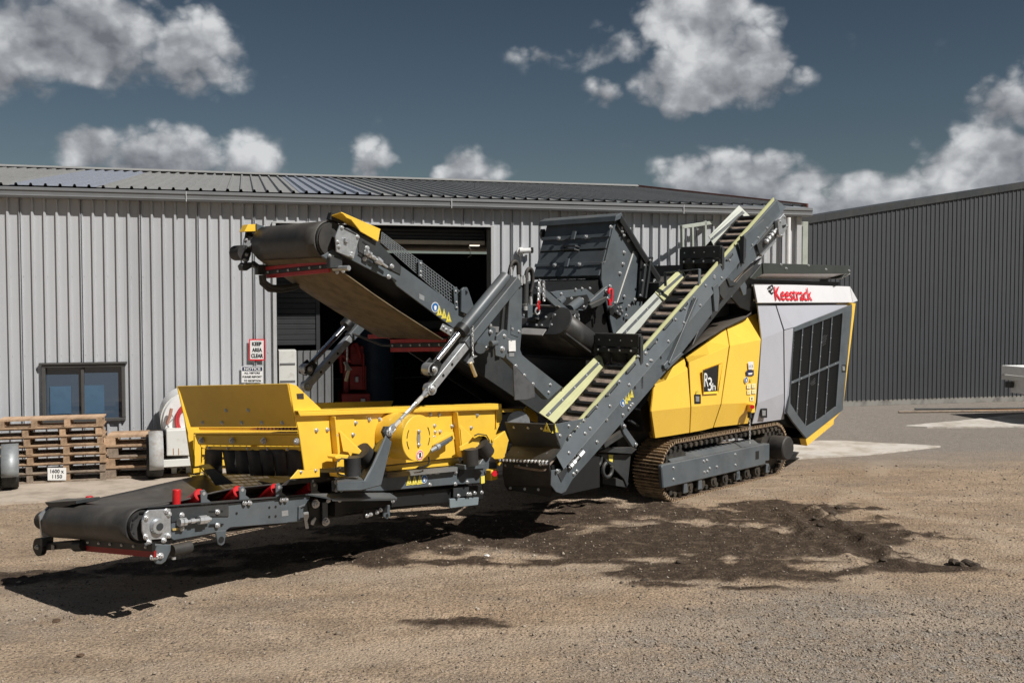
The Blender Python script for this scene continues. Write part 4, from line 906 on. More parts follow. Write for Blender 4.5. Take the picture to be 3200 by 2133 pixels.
# slots with a shadowed backing, bolts
for z, x, y, L_ in ((4, 852, 552, .2), (4, 994, 398, .22), (4, 1132, 242, .18), (4, 1292, 62, .2), (3, 1525, 930, .2), (3, 1640, 800, .16), (3, 1970, 435, .16), (10, 1470, 232, .16), (10, 1305, 410, .16), (4, 1110, 262, .05)):
    s_, n_ = rcl(z, x, y, RN-.02); t_ = min(1, max(0, (-n_)/.165)); vv = RN+.03-(.065)*t_
    b = MB(); b.bar(rc(s_-L_/2, n_, vv-.0065), rc(s_+L_/2, n_, vv-.0065), .003, .038, V); b.build('slot', BLACK, RC)
    b = MB(); b.bar(rc(s_-L_*.55, n_+.02, vv-.012), rc(s_+L_*.30, n_+.02, vv-.012), .02, .012, V); b.build('slot_lip', GREY, RC)
def rbolts(z, pts, r=.016):
    for x, y in pts:
        s_, n_ = rcl(z, x, y, RN-.01); vv = RN-.008 if n_ < -.175 else RN+.03-.065*min(1, max(0, -n_/.165))-.005
        bolt(rc(s_, n_, vv), -V, RC, r)
rbolts(4, [(1375, 38), (1245, 178), (1220, 210), (1180, 150), (1192, 160), (1090, 357), (1040, 335), (950, 512), (958, 428), (780, 622), (806, 676), (770, 714), (650, 856), (690, 876), (860, 775), (605, 792), (716, 668), (654, 656), (586, 730), (560, 986), (1228, 126), (1302, 44), (872, 524), (664, 732), (690, 1010), (712, 990), (1052, 578), (1095, 532), (1108, 512), (1122, 498), (930, 614), (600, 820)])
rbolts(3, [(1492, 1050), (1608, 914), (1635, 810), (1725, 785), (1702, 735), (1845, 585), (1786, 640), (1886, 585), (1848, 572), (2104, 342), (2150, 290), (2214, 220), (2174, 200), (2190, 160), (2284, 80), (2192, 365), (2180, 315), (1566, 890), (1350, 1135), (1302, 1162), (1340, 1222), (1370, 1190), (1904, 490), (1958, 455)])
for x, y in ((930, 612), (1136, 378), (1326, 158)):
    s_, n_ = rcl(4, x, y); b = MB(); b.cyl(rc(s_, n_, RN-.0065), rc(s_, n_, RN-.0045), .018, n=14); b.build('hole', BLACK, RC)
nA = -V
hazard(F.v(4, 1048, 490, RN-.007), nA, A, Bn, .075, RC, 'disc')
for i, (x, y) in enumerate(((1072, 470), (1092, 446), (1114, 424))): hazard(F.v(4, x, y, RN-.006), nA, U, ZU*1.4, .062, RC)
# tensioner at the tail
b = MB(); b.prism(F.vs(4, [(740, 800), (762, 855), (650, 985), (632, 950)], RN-.006), V*.001); b.build('tension_slot', BLACK, RC)
b = MB(); b.cyl(F.v(4, 655, 968, RN-.03), F.v(4, 755, 852, RN-.03), .014, n=10); 
for t in (.15, .35, .8, .95):
    p = F.v(4, 655, 968, RN-.03)*(1-t)+F.v(4, 755, 852, RN-.03)*t; b.cyl(p-A*.02, p+A*.02, .028, n=6)
b.build('tension_rod', STEEL, RC)
vplate('tail_guide', 4, [(570, 1010), (600, 1075), (650, 985), (625, 960)], RN-.012, .006, DARK, RC)
# gussets, braces, links
vplate('gusset', 3, [(2060, 272), (2210, 150), (2130, 300), (2095, 400), (2062, 482), (2052, 440)], RN-.05, .03, GREY, RC)
vplate('gusset', 3, [(2060, 275), (2078, 300), (2075, 430), (2056, 476)], RN-.09, .06, DARK, RC)
vplate('brace', 4, [(1480, 120), (1500, 130), (1380, 250), (1355, 240)], RN-.02, .02, GREY, RC)
b = MB(); b.bar(F.v(3, 1500, 1215, RN-.03), F.v(3, 1705, 735, RN-.03), .05, .04, V); b.build('brace_bar', GREY, RC, bevel=.004)
vplate('hinge_lug', 3, [(1470, 1225), (1500, 1190), (1530, 1200), (1510, 1240), (1480, 1255)], RN-.04, .05, GREY, RC)
vplate('hinge_plate', 3, [(1832, 650), (1870, 620), (1880, 720), (1868, 830), (1846, 830)], RN-.04, .03, GREY, RC)
vplate('hinge_plate', 3, [(1880, 620), (1950, 580), (1990, 640), (1910, 745), (1880, 700)], RN-.03, .02, DARK, RC)
vplate('support_plate', 3, [(1990, 560), (2200, 430), (2060, 600), (2080, 640), (2075, 705), (2055, 715), (2020, 620)], RN+.25, .03, GREY, RC)
vplate('support_box', 3, [(1935, 590), (2010, 620), (2000, 640), (1955, 645)], RN-.05, .06, DARK, RC)
vplate('cross_rib', 3, [(2160, 360), (2290, 230), (2330, 250), (2200, 420)], RN+.1, .3, DARK, RC)
vplate('inner_web', 3, [(1760, 890), (2050, 560), (2190, 440), (2110, 560), (1900, 800), (1680, 1080)], RN+.05, .02, DARK, RC)
# head end: plate, bearing, tension screw
vplate('head_plate', 10, [(1560, 22), (1612, 200), (1560, 290), (1330, 560), (1180, 690), (1160, 470), (1240, 380)], RN-.03, .012, GREY, RC)
vplate('head_plate_dark', 10, [(1300, 590), (1520, 330), (1570, 440), (1520, 540), (1340, 720)], RN-.045, .012, DARK, RC)
vplate('bearing_plate', 10, [(1570, 285), (1655, 195), (1700, 370), (1620, 495), (1590, 470)], RN-.10, .05, GALV, RC)
vplate('bearing_recess', 10, [(1625, 350), (1680, 335), (1672, 365), (1636, 390)], RN-.102, .002, BLACK, RC)
b = MB(); p0_, p1_ = F.v(10, 1410, 570, RN-.08), F.v(10, 1550, 395, RN-.08); b.cyl(p0_, p1_, .015, n=10)
for t in (.1, .3, .55, .75): q = p0_*(1-t)+p1_*t; b.cyl(q-A*.02, q+A*.02, .03, n=6)
b.build('tension_rod', STEEL, RC)
vbolts(10, [(1580, 275), (1655, 240), (1690, 360), (1625, 480), (1600, 300)], RN-.10, RC, .016)
b = MB(); b.bar(F.v(10, 1345, 735, RN-.03), F.v(10, 1525, 545, RN-.03), .04, .03, V); b.build('scraper_bar', GALV, RC)
# tail hopper: flared lip, throat, wire-edged rubber skirt
uh = F.l(F.v(4, 535, 690, RN))[0]
def h4(x, y, du=0.): return F.u(4, x, y, uh+du)
TH = MB().prism([F.v(4, *q, RN-.012) for q in ((545, 648), (768, 604), (640, 742), (600, 832), (572, 790), (548, 700))], V*.01).build('tail_hopper', GREY, RC if False else M, bevel=.003)
def sheet(name, pts, m, parent, th=.012): b = MB(); b.quads(pts); return b.build(name, m, parent, solid=th)
OLV = mat('olive_lit_paint', (.075, .070, .030), .5, 0, .2, 5)
sheet('lip', [[h4(185, 632, -.04), h4(548, 646, -.04)], [h4(205, 700), h4(552, 700)]], DARK, TH)
sheet('throat', [[h4(205, 700), h4(552, 700)], [h4(245, 800, .10), h4(592, 812, .10)], [h4(248, 815, .10), h4(596, 830, .10)]], DARK, TH)
sheet('lower_apron', [[h4(235, 812, .06), h4(590, 830, .06)], [h4(196, 880, -.02), h4(545, 892, -.02)], [h4(150, 916, -.06), h4(506, 934, -.06)]], DARK, TH)
sheet('rubber_skirt', [[h4(170, 925, -.03), h4(512, 940, -.03)], [h4(168, 1010, -.02), h4(520, 1020, -.02)], [h4(182, 1090, .02), h4(530, 1100, .02)], [h4(210, 1135, .1), h4(545, 1128, .1)]], RUB, TH)
rows = [h4(140, 914, -.08)*(1-t)+h4(506, 930, -.08)*t for t in np.linspace(0, 1, 30)]
b = MB(); b.tube(rows, .016, 8); b.build('wire_edge', BLACK, TH)
for i in range(14):
    t = (i+.5)/14; p = rows[0]*(1-t)+rows[-1]*t; d = unit(rows[-1]-rows[0]); b = MB(); b.cyl(p-d*.010+ZU*.004-U*.004, p+d*.012+ZU*.008-U*.004, .0165, n=8); b.build('wire_strand', WHITE, TH)
for i in range(3): bolt(h4(445+i*22, 938-i*2, -.09), -U, TH, .018)
ubolts(4, [(252, 668), (355, 672), (455, 676)], uh-.02, TH, .014); ubolts(4, [(288, 856), (392, 860), (496, 862)], uh+.02, TH, .013); ubolts(4, [(330, 1122), (430, 1126), (225, 1115), (190, 948), (290, 950), (350, 948)], uh-.03, TH, .013)
hazard(h4(492, 672, -.05), -U, -V, ZU, .085, TH); hazard(F.v(4, 550, 680, RN-.014), -V, U, ZU, .085, TH)
vbolts(4, [(652, 658), (718, 668), (588, 730), (664, 732)], RN-.012, TH, .015)
MB().box(F.p(uh+.42, 0, .62), U*.38, V*.30, ZU*.16).build('tail_box', BLACK, TH)
# link to the chassis
vplate('link_arm', 4, [(990, 582), (1030, 545), (1068, 660), (1160, 790), (1150, 820), (1125, 815), (1060, 720), (1030, 640)], RN+.06, .04, GREY, M, bevel=.006)
vbolts(4, [(1060, 660), (1145, 795)], RN+.05, RC, .018)
b = MB(); b.bar(F.v(4, 1060, 700, .1), F.v(4, 900, 800, .1), .06, .06, V); b.build('strut', DARK, M); b = MB(); b.bar(F.v(4, 1100, 620, .2), F.v(4, 1160, 660, .2), .05, .02, V); b.build('strut', DARK, M)
# guard rail beyond the conveyor (far side of the machine)
RAILM = mat('pale_green_rail', (.40, .43, .38), .5, 0, .15, 5)
b = MB(); vr = 2.45
for x in (335, 462, 628, 765): b.bar(F.v(10, x, 290 if x > 500 else 370, vr), F.v(10, x+4, 660, vr), .05, .05, U)
b.bar(F.v(10, 325, 370, vr), F.v(10, 790, 300, vr), .05, .06, V); b.build('guard_rail', RAILM, M, bevel=.004)

# ------------------------------------------------ main conveyor rising to the front
NV = .65
def c2(x, y, v=NV): return F.v(2, x, y, v)
hc_ = F.l(c2(835, 352)); tail_ = F.l(c2(1690, 1000))
h0 = F.p(hc_[0], 0, hc_[2]); 
# line of the belt centre: from the head pulley down to a tail inside the machine
a_ = F.l(c2(1000, 420)); c_ = F.l(c2(1740, 950)); dirU = unit(np.array([c_[0]-a_[0], c_[2]-a_[2]]))
MA = U*dirU[0]+ZU*dirU[1]; MN = unit(np.cross(V, MA)); MN = MN if MN[2] > 0 else -MN
def mc(s, n, v): return h0+MA*s+MN*n+V*v
LMC = 4.35; RP = .175; VN_, VF_ = .76, 1.79
MCn = vplate('main_conveyor', 2, [(838, 330), (905, 262), (990, 300), (1300, 540), (1800, 905), (1690, 1003), (1270, 690), (1240, 640), (1170, 620), (960, 512), (832, 438)], NV, .02, GREY, M)
vplate('head_cover', 2, [(985, 300), (1140, 372), (1305, 545), (1300, 610), (1180, 550), (990, 440)], NV-.012, .01, DARK, MCn)
vplate('bearing_plate', 2, [(853, 244), (990, 312), (992, 350), (955, 492), (830, 440), (820, 330)], NV-.035, .02, GALV, MCn)
vplate('bearing_slot', 2, [(880, 260), (975, 308), (972, 318), (876, 270)], NV-.037, .001, BLACK, MCn, bevel=0)
vplate('bearing_cap', 2, [(893, 335), (915, 345), (915, 378), (892, 368)], NV-.06, .025, GALV, MCn)
vbolts(2, [(866, 262), (982, 330), (838, 368), (845, 400), (940, 452), (935, 468)], NV-.036, MCn, .017)
vbolts(2, [(1050, 412), (1033, 490), (1232, 546), (1210, 622), (1045, 440)], NV-.012, MCn, .022)
b = MB(); p0_, p1_ = c2(1055, 450, NV-.05), c2(1200, 552, NV-.05); b.cyl(p0_, p1_, .013, n=10)
for t, r_ in ((.0, .03), (.08, .03), (.3, .02), (.52, .034), (.62, .03)): q = p0_*(1-t)+p1_*t; d_ = unit(p1_-p0_); b.cyl(q-d_*.02, q+d_*.02, r_, n=6)
b.build('tension_rod', STEEL, MCn)
for x, y in ((1012, 466), (1040, 380), (1245, 640), (1226, 545)):
    b = MB(); b.bar(c2(x-22, y-16, NV-.0135), c2(x+22, y+16, NV-.0135), .002, .016, V); b.build('slot', BLACK, MCn)
# pulley and belt loop
b = MB(); b.cyl(mc(0, 0, VN_-.02), mc(0, 0, VF_+.02), RP-.012, n=32); b.build('head_pulley', DARK, MCn, smooth=40)
b = MB(); b.cyl(mc(0, 0, VN_-.04), mc(0, 0, VN_-.02), RP-.02, n=32); b.build('pulley_end', RUB, MCn, smooth=40)
rows = []
def brow(s, n, sag=0.): return [mc(s, n-sag*math.sin(math.pi*t), VN_+(VF_-VN_)*t) for t in np.linspace(0, 1, 7)]
for s in np.linspace(LMC, 0, 14): rows.append(brow(s, RP))
for a in np.linspace(0, math.pi, 18)[1:-1]: rows.append(brow(-RP*math.sin(a), RP*math.cos(a)))
nh = len(rows)
for s in np.linspace(0, LMC, 14): rows.append(brow(s, -RP-.02*math.sin(math.pi*min(1, s/1.6)), 0))
b = MB(); b.quads(rows[:nh+1]); b.build('belt', BELT, MCn, smooth=60, solid=.012)
b = MB(); b.quads(rows[nh:nh+6]); b.build('belt_underside', BELTD, MCn, smooth=60, solid=.012)
b = MB(); b.quads([rows[nh+5]]+[brow(s, .0) for s in np.linspace(1.85, LMC, 8)]); b.build('lower_belt', RUB, MCn, smooth=60, solid=.012)
b = MB(); b.prism([mc(.05, -.10, VF_+.06), mc(.05, .22, VF_+.06), mc(LMC, .22, VF_+.06), mc(LMC, -.12, VF_+.06)], V*.02); b.build('far_side_plate', BLACK, MCn)
b = MB(); b.cyl(mc(0, 0, VF_+.02), mc(0, 0, VF_+.22), .085, n=20); b.build('drum_motor', RUB, MCn, smooth=40)
vq = VF_+.16
b = MB(); b.prism([F.v(2, *q, vq) for q in ((150, 345), (178, 318), (212, 330), (200, 400), (188, 500), (160, 530), (138, 480), (142, 400))], V*.02); b.build('far_bearing_plate', GALV, MCn, bevel=.004)
for q in ((160, 350), (165, 460), (150, 500)): bolt(F.v(2, *q, vq-.002), -V, MCn, .018)
b = MB(); b.cyl(F.v(2, 150, 445, vq), F.v(2, 150, 445, vq)+V*.16, .075, n=20); b.build('drum_cap', RUB, MCn, smooth=40)
b = MB(); b.prism([F.v(2, *q, vq-.04) for q in ((130, 540), (150, 518), (212, 515), (214, 548), (170, 578), (140, 575))], V*.08); b.build('far_scraper_bracket', DARK, MCn, bevel=.006)
b = MB(); b.bar(F.v(2, 205, 520, vq-.06), F.v(2, 325, 612, vq-.06), .05, .05, V); b.build('far_scraper_arm', DARK, MCn, bevel=.006)
b = MB(); b.prism([F.v(2, *q, vq) for q in ((160, 345), (170, 285), (245, 285), (250, 320), (205, 335))], V*.03); b.build('far_guard_mount', BLACK, MCn)
# lower section continuing into the machine
b = MB(); b.prism([mc(1.6, .14, NV+.05), mc(LMC-.3, .14, NV+.05), mc(LMC-.3, -.28, NV+.05), mc(1.75, -.28, NV+.05)], V*.03); b.build('lower_side_plate', DARK, MCn)
# yellow head guards
g = MB(); g.prism([c2(*q, NV-.05) for q in ((862, 150), (1150, 276), (1135, 366), (1005, 292), (935, 205), (900, 190))], V*.012); GD = g.build('head_guard', YEL, MCn, bevel=.004)
b = MB(); b.quads([[c2(862, 150, NV-.05), c2(1150, 276, NV-.05)], [c2(775, 178, NV+.10), c2(1120, 330, NV+.10)]]); b.build('head_guard_top', YEL, MCn, solid=.01)
b = MB(); b.prism([c2(*q, NV+.07) for q in ((790, 150), (775, 200), (880, 235), (900, 190))], V*.05); b.build('head_guard_inner', BLACK, MCn)
vf = VF_+.08
b = MB(); b.prism([F.v(2, *q, vf) for q in ((178, 238), (240, 236), (240, 290), (150, 292))], V*.10); b.build('far_head_guard', YEL, MCn, bevel=.004)
b = MB(); b.prism([F.v(2, *q, vf-.02) for q in ((240, 232), (255, 240), (460, 296), (420, 315), (300, 285), (242, 292))], V*.02); b.build('far_guard_rail', GREY, MCn)
for x, y in ((297, 258), (400, 292)): bolt(F.v(2, x, y, vf-.022), -V, MCn, .015)
# mesh guard on the near side: real wires
def mq(sx, t):   # sx 0..1 along, t 0 bottom..1 top
    tl, tr, bl_, br_ = (1160, 295), (1742, 735), (1152, 366), (1752, 892)
    x = (bl_[0]*(1-sx)+br_[0]*sx)*(1-t)+(tl[0]*(1-sx)+tr[0]*sx)*t; y = (bl_[1]*(1-sx)+br_[1]*sx)*(1-t)+(tl[1]*(1-sx)+tr[1]*sx)*t
    return c2(x, y, NV+.03)
wm = MB()
for i in range(33): wm.bar(mq(i/32, 0), mq(i/32, 1), .006, .006, V)
for j in range(7): wm.bar(mq(0, j/6), mq(1, j/6), .006, .006, V)
wm.build('mesh_guard', mat('grey_wire', (.20, .22, .235), .45, .2), MCn)
for sx in (.46, .90, .99):
    b = MB(); a, c = mq(sx, -.12), mq(sx, .95); b.bar(a-V*.03, c-V*.03, .05, .012, MA); b.build('guard_post', GREY, MCn, bevel=.003)
    for t in (.05, .3, .8): p = a*(1-t)+c*t; bolt(p-V*.038, -V, MCn, .012)
# lifting lug, decals
vplate('lifting_lug', 2, [(1748, 720), (1765, 700), (1790, 700), (1802, 730), (1838, 840), (1790, 900), (1745, 880)], NV-.04, .03, GREY, MCn)
b = MB(); b.cyl(c2(1776, 738, NV-.042), c2(1776, 738, NV-.0395), .022, n=16); b.build('lug_hole', BLACK, MCn)
hazard(c2(1551, 846, NV), -V, U, ZU, .09, MCn, 'disc')
for x, y in ((1582, 875), (1616, 898), (1650, 922)): hazard(c2(x, y, NV), -V, U, ZU*1.45, .066, MCn)
stk = MB(); stk.prism(F.vs(2, [(1436, 745), (1474, 765), (1472, 800), (1436, 782)], NV-.002), V*.001); stk.build('maker_plate', GALV, MCn)
# scrapers: red blades with a black bolted bar
def scraper(zc, near, far, vn, hgt, parent, strips=3, m=RED):
    un_ = F.l(F.v(zc, *near, vn))[0]; a = F.u(zc, *far, un_); c = F.u(zc, *near, un_); d = unit(c-a)
    for k in range(strips):
        z0 = hgt*(k-strips/2+.5)/strips
        mm = m if k != 1 else BLACK
        b = MB(); b.box((a+c)/2+ZU*z0-U*(.012 if k == 1 else 0), (c-a)/2, U*.012, ZU*hgt/strips*.49); b.build('scraper_blade' if mm is not BLACK else 'scraper_bar', mm, parent, bevel=.003)
    if strips == 3:
        for i in range(6): bolt(a+(c-a)*(i+.4)/6-U*.026, -U, parent, .011)
    return a, c
a, c = scraper(2, (778, 545), (312, 592), VN_-.0, .115, MCn)
for p, sg in ((c, -1), (a, 1)):
    b = MB(); b.box(p+V*sg*.07+ZU*.03, U*.07, V*.03, ZU*.05); b.build('scraper_bracket', DARK, MCn, bevel=.006)
b = MB(); b.cyl(c+V*-.02+U*.03-ZU*.02, c-V*.22+U*.05-ZU*.02, .024, n=14); b.build('scraper_axle', GALV, MCn, smooth=40)
vplate('scraper_hanger', 2, [(722, 470), (800, 420), (860, 470), (800, 515), (760, 500)], NV+.06, .03, GREY, MCn)
vbolts(2, [(778, 468), (795, 475), (830, 590), (875, 582)], NV+.05, MCn, .016)
a, c = scraper(2, (1655, 1042), (1062, 1062), VN_, .05, MCn, 1)
b = MB(); b.bar(a+ZU*.10+U*.05, c+ZU*.10+U*.05, .10, .09, U); b.build('cross_member', DARK, MCn, bevel=.006)
a, c = scraper(2, (1640, 1120), (1228, 1128), VN_+.1, .14, MCn)
b = MB(); b.tube([a, a+V*.15-ZU*.0, a+V*.55+ZU*.12-U*.1], .014, 6); b.build('scraper_arm', DARK, MCn)
vplate('belt_clip', 2, [(1610, 965), (1690, 1005), (1670, 1060), (1590, 1010)], NV-.02, .012, GALV, MCn); vbolts(2, [(1615, 992), (1635, 1010), (1668, 1022)], NV-.02, MCn, .015)
b = MB(); b.tube([F.v(2, x, y, VF_) for x, y in ((275, 610), (280, 670), (330, 715), (420, 722), (520, 700), (600, 660))], .028, 8); b.build('hydraulic_hose', RUB, MCn, smooth=60)
b = MB(); b.tube([F.v(2, x, y, VF_-.06) for x, y in ((290, 610), (300, 660), (350, 695), (430, 700), (520, 685), (600, 640))], .022, 8); b.build('hydraulic_hose', RUB, MCn, smooth=60)

# ------------------------------------------------ lifting masts and telescopic arms with cylinders, near and far
def mast(vm):
    z12 = [(228, 350), (345, 400), (322, 980), (298, 1260), (318, 1320), (400, 1372)]
    left = [(120, 1260), (150, 1000), (185, 700)]
    if vm < 1:
        top = [F.v(3, x, y, vm) for x, y in ((348, 600), (440, 615), (424, 1000), (414, 1110), (430, 1150), (470, 1185), (740, 1400))]
        bot = [F.v(4, x, y, vm) for x, y in ((600, 378), (500, 468), (330, 300), (240, 205), (196, 165), (188, 110))]+[F.v(3, x, y, vm) for x, y in ((312, 1100), (330, 800))]
        o = MB().prism(top+bot, V*.09).build('lift_mast', GREY, M, bevel=.008)
        global MAST_L; MAST_L = [F.l(p) for p in top+bot]
    else:
        o = MB().prism([F.p(q[0], vm, q[2]) for q in MAST_L], V*.09).build('lift_mast', GREY, M, bevel=.008)
    return o
NM = .22
MS = mast(NM)
vbolts(3, [(308, 720), (336, 720), (352, 958), (402, 978)], NM, MS, .016); vbolts(4, [(262, 218), (326, 286), (390, 350), (516, 356), (504, 412)], NM, MS, .016)
vplate('gusset_plate', 3, [(298, 690), (345, 690), (330, 830), (300, 1000), (270, 1010), (290, 800), (250, 830), (250, 790)], NM+.05, .04, DARK, MS)
vplate('cover_plate', 3, [(346, 925), (415, 985), (400, 1020), (345, 1000)], NM-.006, .006, GREY, MS)
vplate('test_tag', 3, [(328, 1045), (380, 1042), (382, 1122), (330, 1125)], NM-.02, .003, WHITE, MS)
b = MB(); b.tube([F.v(3, x, y, NM-.02) for x, y in ((296, 1012), (312, 1025), (350, 1046))], .005, 5); b.build('tag_wire', STEEL, MS)
vplate('data_plate', 3, [(332, 1132), (370, 1130), (370, 1160), (333, 1162)], NM-.005, .003, GALV, MS)
vplate('rubber_flap', 4, [(243, 205), (330, 300), (400, 362), (405, 448), (345, 466), (256, 470)], NM-.03, .015, mat('dusty_rubber', (.085, .085, .088), .7, 0, .4, 6), MS, bevel=.003)
vplate('pivot_plate', 3, [(240, 1010), (290, 960), (318, 970), (330, 1100), (295, 1175), (235, 1155), (230, 1100)], NM-.05, .03, GREY, MS)
bolt(F.v(3, 280, 1105, NM-.05), -V, MS, .026); bolt(F.v(3, 296, 1010, NM-.05), -V, MS, .018)
vplate('pivot_plate', 3, [(75, 985), (130, 900), (235, 955), (235, 1080), (200, 1130), (120, 1140)], NM+.12, .03, GREY, MS)
vbolts(3, [(140, 920), (190, 932), (195, 980), (165, 1100)], NM+.11, MS, .02)
b = MB(); b.cyl(F.v(3, 120, 1100, NM+.05), F.v(3, 120, 1100, NM+.20), .055, n=18); b.build('pivot_pin', GREY, MS, smooth=40)
b = MB(); b.cyl(F.v(3, 196, 1068, NM-.03), F.v(3, 240, 1060, NM-.03), .03, n=12); b.build('pivot_spacer', GREY, MS, smooth=40)

def arm(v, near=True):
    # beam direction measured on the near arm, used for both
    t0 = F.l(F.v(3, 330, 570, NM)); t1 = F.l(F.v(2, 1545, 1290, NM))
    du = unit(np.array([t1[0]-t0[0], t1[2]-t0[2]])); D = U*du[0]+ZU*du[1]; Nn = unit(np.cross(V, D)); Nn = Nn if Nn[2] > 0 else -Nn
    if near: base = F.v(3, 330, 560, v)
    else:
        e = F.v(2, 620, 1300, v); base = e-D*1.32
    L_ = np.linalg.norm(F.v(2, 1525, 1290, NM)-F.v(3, 330, 560, NM))
    if not near: L_ = 1.32
    p = lambda s, n, dv=0: base+D*s+Nn*n+V*dv
    Lc = L_*.60 if near else L_-.74
    b = MB(); b.cyl(p(.05, .02), p(Lc, .02), .058, n=24); AR = b.build('lift_arm', GREY, M, smooth=40)
    b = MB(); b.cyl(p(Lc-.01, .02), p(Lc+.06, .02), .072, n=24); b.build('cylinder_gland', BLACK, AR, smooth=40)
    b = MB(); b.cyl(p(Lc+.05, .02), p(L_-.02, .02), .030, n=18); b.build('piston_rod', CHROME, AR, smooth=40)
    b = MB(); b.cyl(p(L_+.02, .02, -.05), p(L_+.02, .02, .05), .06, n=20); b.build('rod_eye', GALV, AR, smooth=40)
    for s_ in (-1, 1): b = MB(); b.prism([p(L_-.09, .06, s_*.05), p(L_+.04, .075, s_*.05), p(L_+.09, .02, s_*.05), p(L_+.04, -.07, s_*.05), p(L_-.09, -.03, s_*.05)], V*.02); b.build('clevis', BLACK, AR, bevel=.005)
    bolt(p(L_+.02, .02, -.065), -V, AR, .026)
    b = MB(); b.bar(p(-.05, -.115), p(Lc+.10, -.115), .10, .10, V); b.build('outer_beam', GREY, AR, bevel=.006)
    b = MB(); b.bar(p(Lc, -.12), p(L_+.14, -.12), .078, .078, V); b.build('inner_beam', GALV, AR, bevel=.004)
    for k in range(3): b = MB(); b.cyl(p(Lc+.36+k*.15, -.12, -.0405), p(Lc+.36+k*.15, -.12, -.0395), .016, n=12); b.build('pin_hole', BLACK, AR)
    b = MB(); b.cyl(p(L_+.14, -.12, -.035), p(L_+.14, -.12, .035), .058, n=18); b.build('end_eye', GALV, AR, smooth=40)
    bolt(p(L_+.14, -.12, -.04), -V, AR, .03)
    # hanging chain and locking pin
    if near: q0 = F.v(2, 1830, 985, v-.08); q1 = F.v(2, 1830, 1195, v-.08); e0, e1 = F.v(2, 1812, 1255, v-.08), F.v(2, 1850, 1352, v-.08); f0 = F.v(2, 1865, 1205, v-.08)
    else: q0 = F.v(2, 905, 1140, v-.08); q1 = F.v(2, 905, 1245, v-.08); e0, e1 = F.v(2, 918, 1310, v-.08), F.v(2, 898, 1388, v-.08); f0 = F.v(2, 880, 1250, v-.08)
    n_ = int(np.linalg.norm(q1-q0)/.022); chain([q0+(q1-q0)*i/n_ for i in range(n_+1)], AR, .009)
    b = MB(); b.cyl(e0, e1, .019, n=14); b.cyl(e1, e1+(e1-e0)*.04, .019, .012, n=14); b.build('locking_pin', mat('brass_pin', (.62, .50, .30), .35, .6) if 'brass_pin' not in MATS else MATS['brass_pin'], AR, smooth=40)
    b = MB(); b.prism([f0, q1, (q1+e0)/2+U*.02, e0+U*.05, e0-U*.045, (q1+e0)/2-U*.03], V*.008); b.build('pin_handle', GALV, AR)
    return p, L_
pN, LN = arm(NM-.02); pF, LF = arm(2.36, False)
# wire rope from the arm down to the screen bracket
r0 = pN(LN+.15, -.12); r1 = K.v(1, 1402, 490, -1.15)
def rope(a, c, parent):
    d = unit(c-a); L_ = np.linalg.norm(c-a); s1 = unit(np.cross(d, V)); s2 = np.cross(d, s1)
    WR = MB(); WR.cyl(a, c, .013, n=10); o = WR.build('wire_rope', GALV, parent)
    for j in range(5):
        path = []
        for t in np.linspace(0, 1, 70): an = t*L_/.10*2*math.pi/1.0+j*2*math.pi/5; path.append(a+(c-a)*t+(s1*math.cos(an)+s2*math.sin(an))*.012)
        MB().tube(path, .0075, 5).build('rope_strand', GALV, o, smooth=60)
    for t0, t1 in ((.20, .34), (.76, .88)):
        b = MB(); b.cyl(a+(c-a)*t0, a+(c-a)*t1, .021, n=14); b.build('ferrule', mat('ferrule_metal', (.72, .70, .66), .35, .5) if 'ferrule_metal' not in MATS else MATS['ferrule_metal'], o, smooth=40)
    for e, sg in ((a, 1), (c, -1)):
        lp = [e+d*sg*(.06-.06*math.cos(q))+s1*.028*math.sin(q) for q in np.linspace(0, 2*math.pi, 16)]; MB().tube(lp, .011, 6).build('rope_eye', GALV, o, smooth=60)
rope(r0, r1, M)

# hoses on top of the mast, cylinder, chains
for i, (pts) in enumerate([[(3, 330, 560), (3, 345, 490), (3, 370, 462), (3, 395, 480), (3, 400, 560), (3, 420, 600)], [(3, 345, 560), (3, 360, 500), (3, 382, 478), (3, 405, 500), (3, 408, 560), (3, 430, 610)], [(3, 450, 700), (3, 455, 560), (3, 478, 515), (3, 502, 535), (3, 505, 620), (3, 492, 690)], [(3, 445, 600), (3, 462, 545), (3, 485, 528), (3, 496, 560), (3, 498, 640), (3, 488, 740)]]):
    P = [F.v(z, x, y, NM+.03*(i % 2)) for z, x, y in pts]; sm = []
    for k in range(len(P)-1):
        p_, q_, r_, s_ = P[max(k-1, 0)], P[k], P[k+1], P[min(k+2, len(P)-1)]
        for t in np.linspace(0, 1, 6)[:-1]: sm.append(.5*((2*q_)+(r_-p_)*t+(2*p_-5*q_+4*r_-s_)*t*t+(3*q_-p_-3*r_+s_)*t**3))
    sm.append(P[-1]); MB().tube(sm, .018, 8).build('hydraulic_hose', RUB, MS, smooth=60)
for x, y in ((345, 545), (400, 600), (420, 615), (440, 605), (475, 585), (490, 760), (452, 760)):
    p = F.v(3, x, y, NM-.02); b = MB(); b.cyl(p-ZU*.03, p+ZU*.03, .020, n=6); b.cyl(p+ZU*.03, p+ZU*.055, .013, n=8); b.build('hose_fitting', STEEL, MS)
b = MB(); b.cyl(F.v(3, 455, 610, NM-.02), F.v(3, 452, 770, NM-.02), .03, n=14); b.build('tilt_cylinder', DARK, MS, smooth=40)
vplate('side_bracket', 3, [(468, 640), (510, 610), (505, 870), (470, 880)], NM+.05, .05, GREY, MS)
b = MB(); b.cyl(F.v(3, 452, 790, NM-.03), F.v(3, 452, 822, NM-.03), .022, n=10); b.build('rod_end', STEEL, MS)
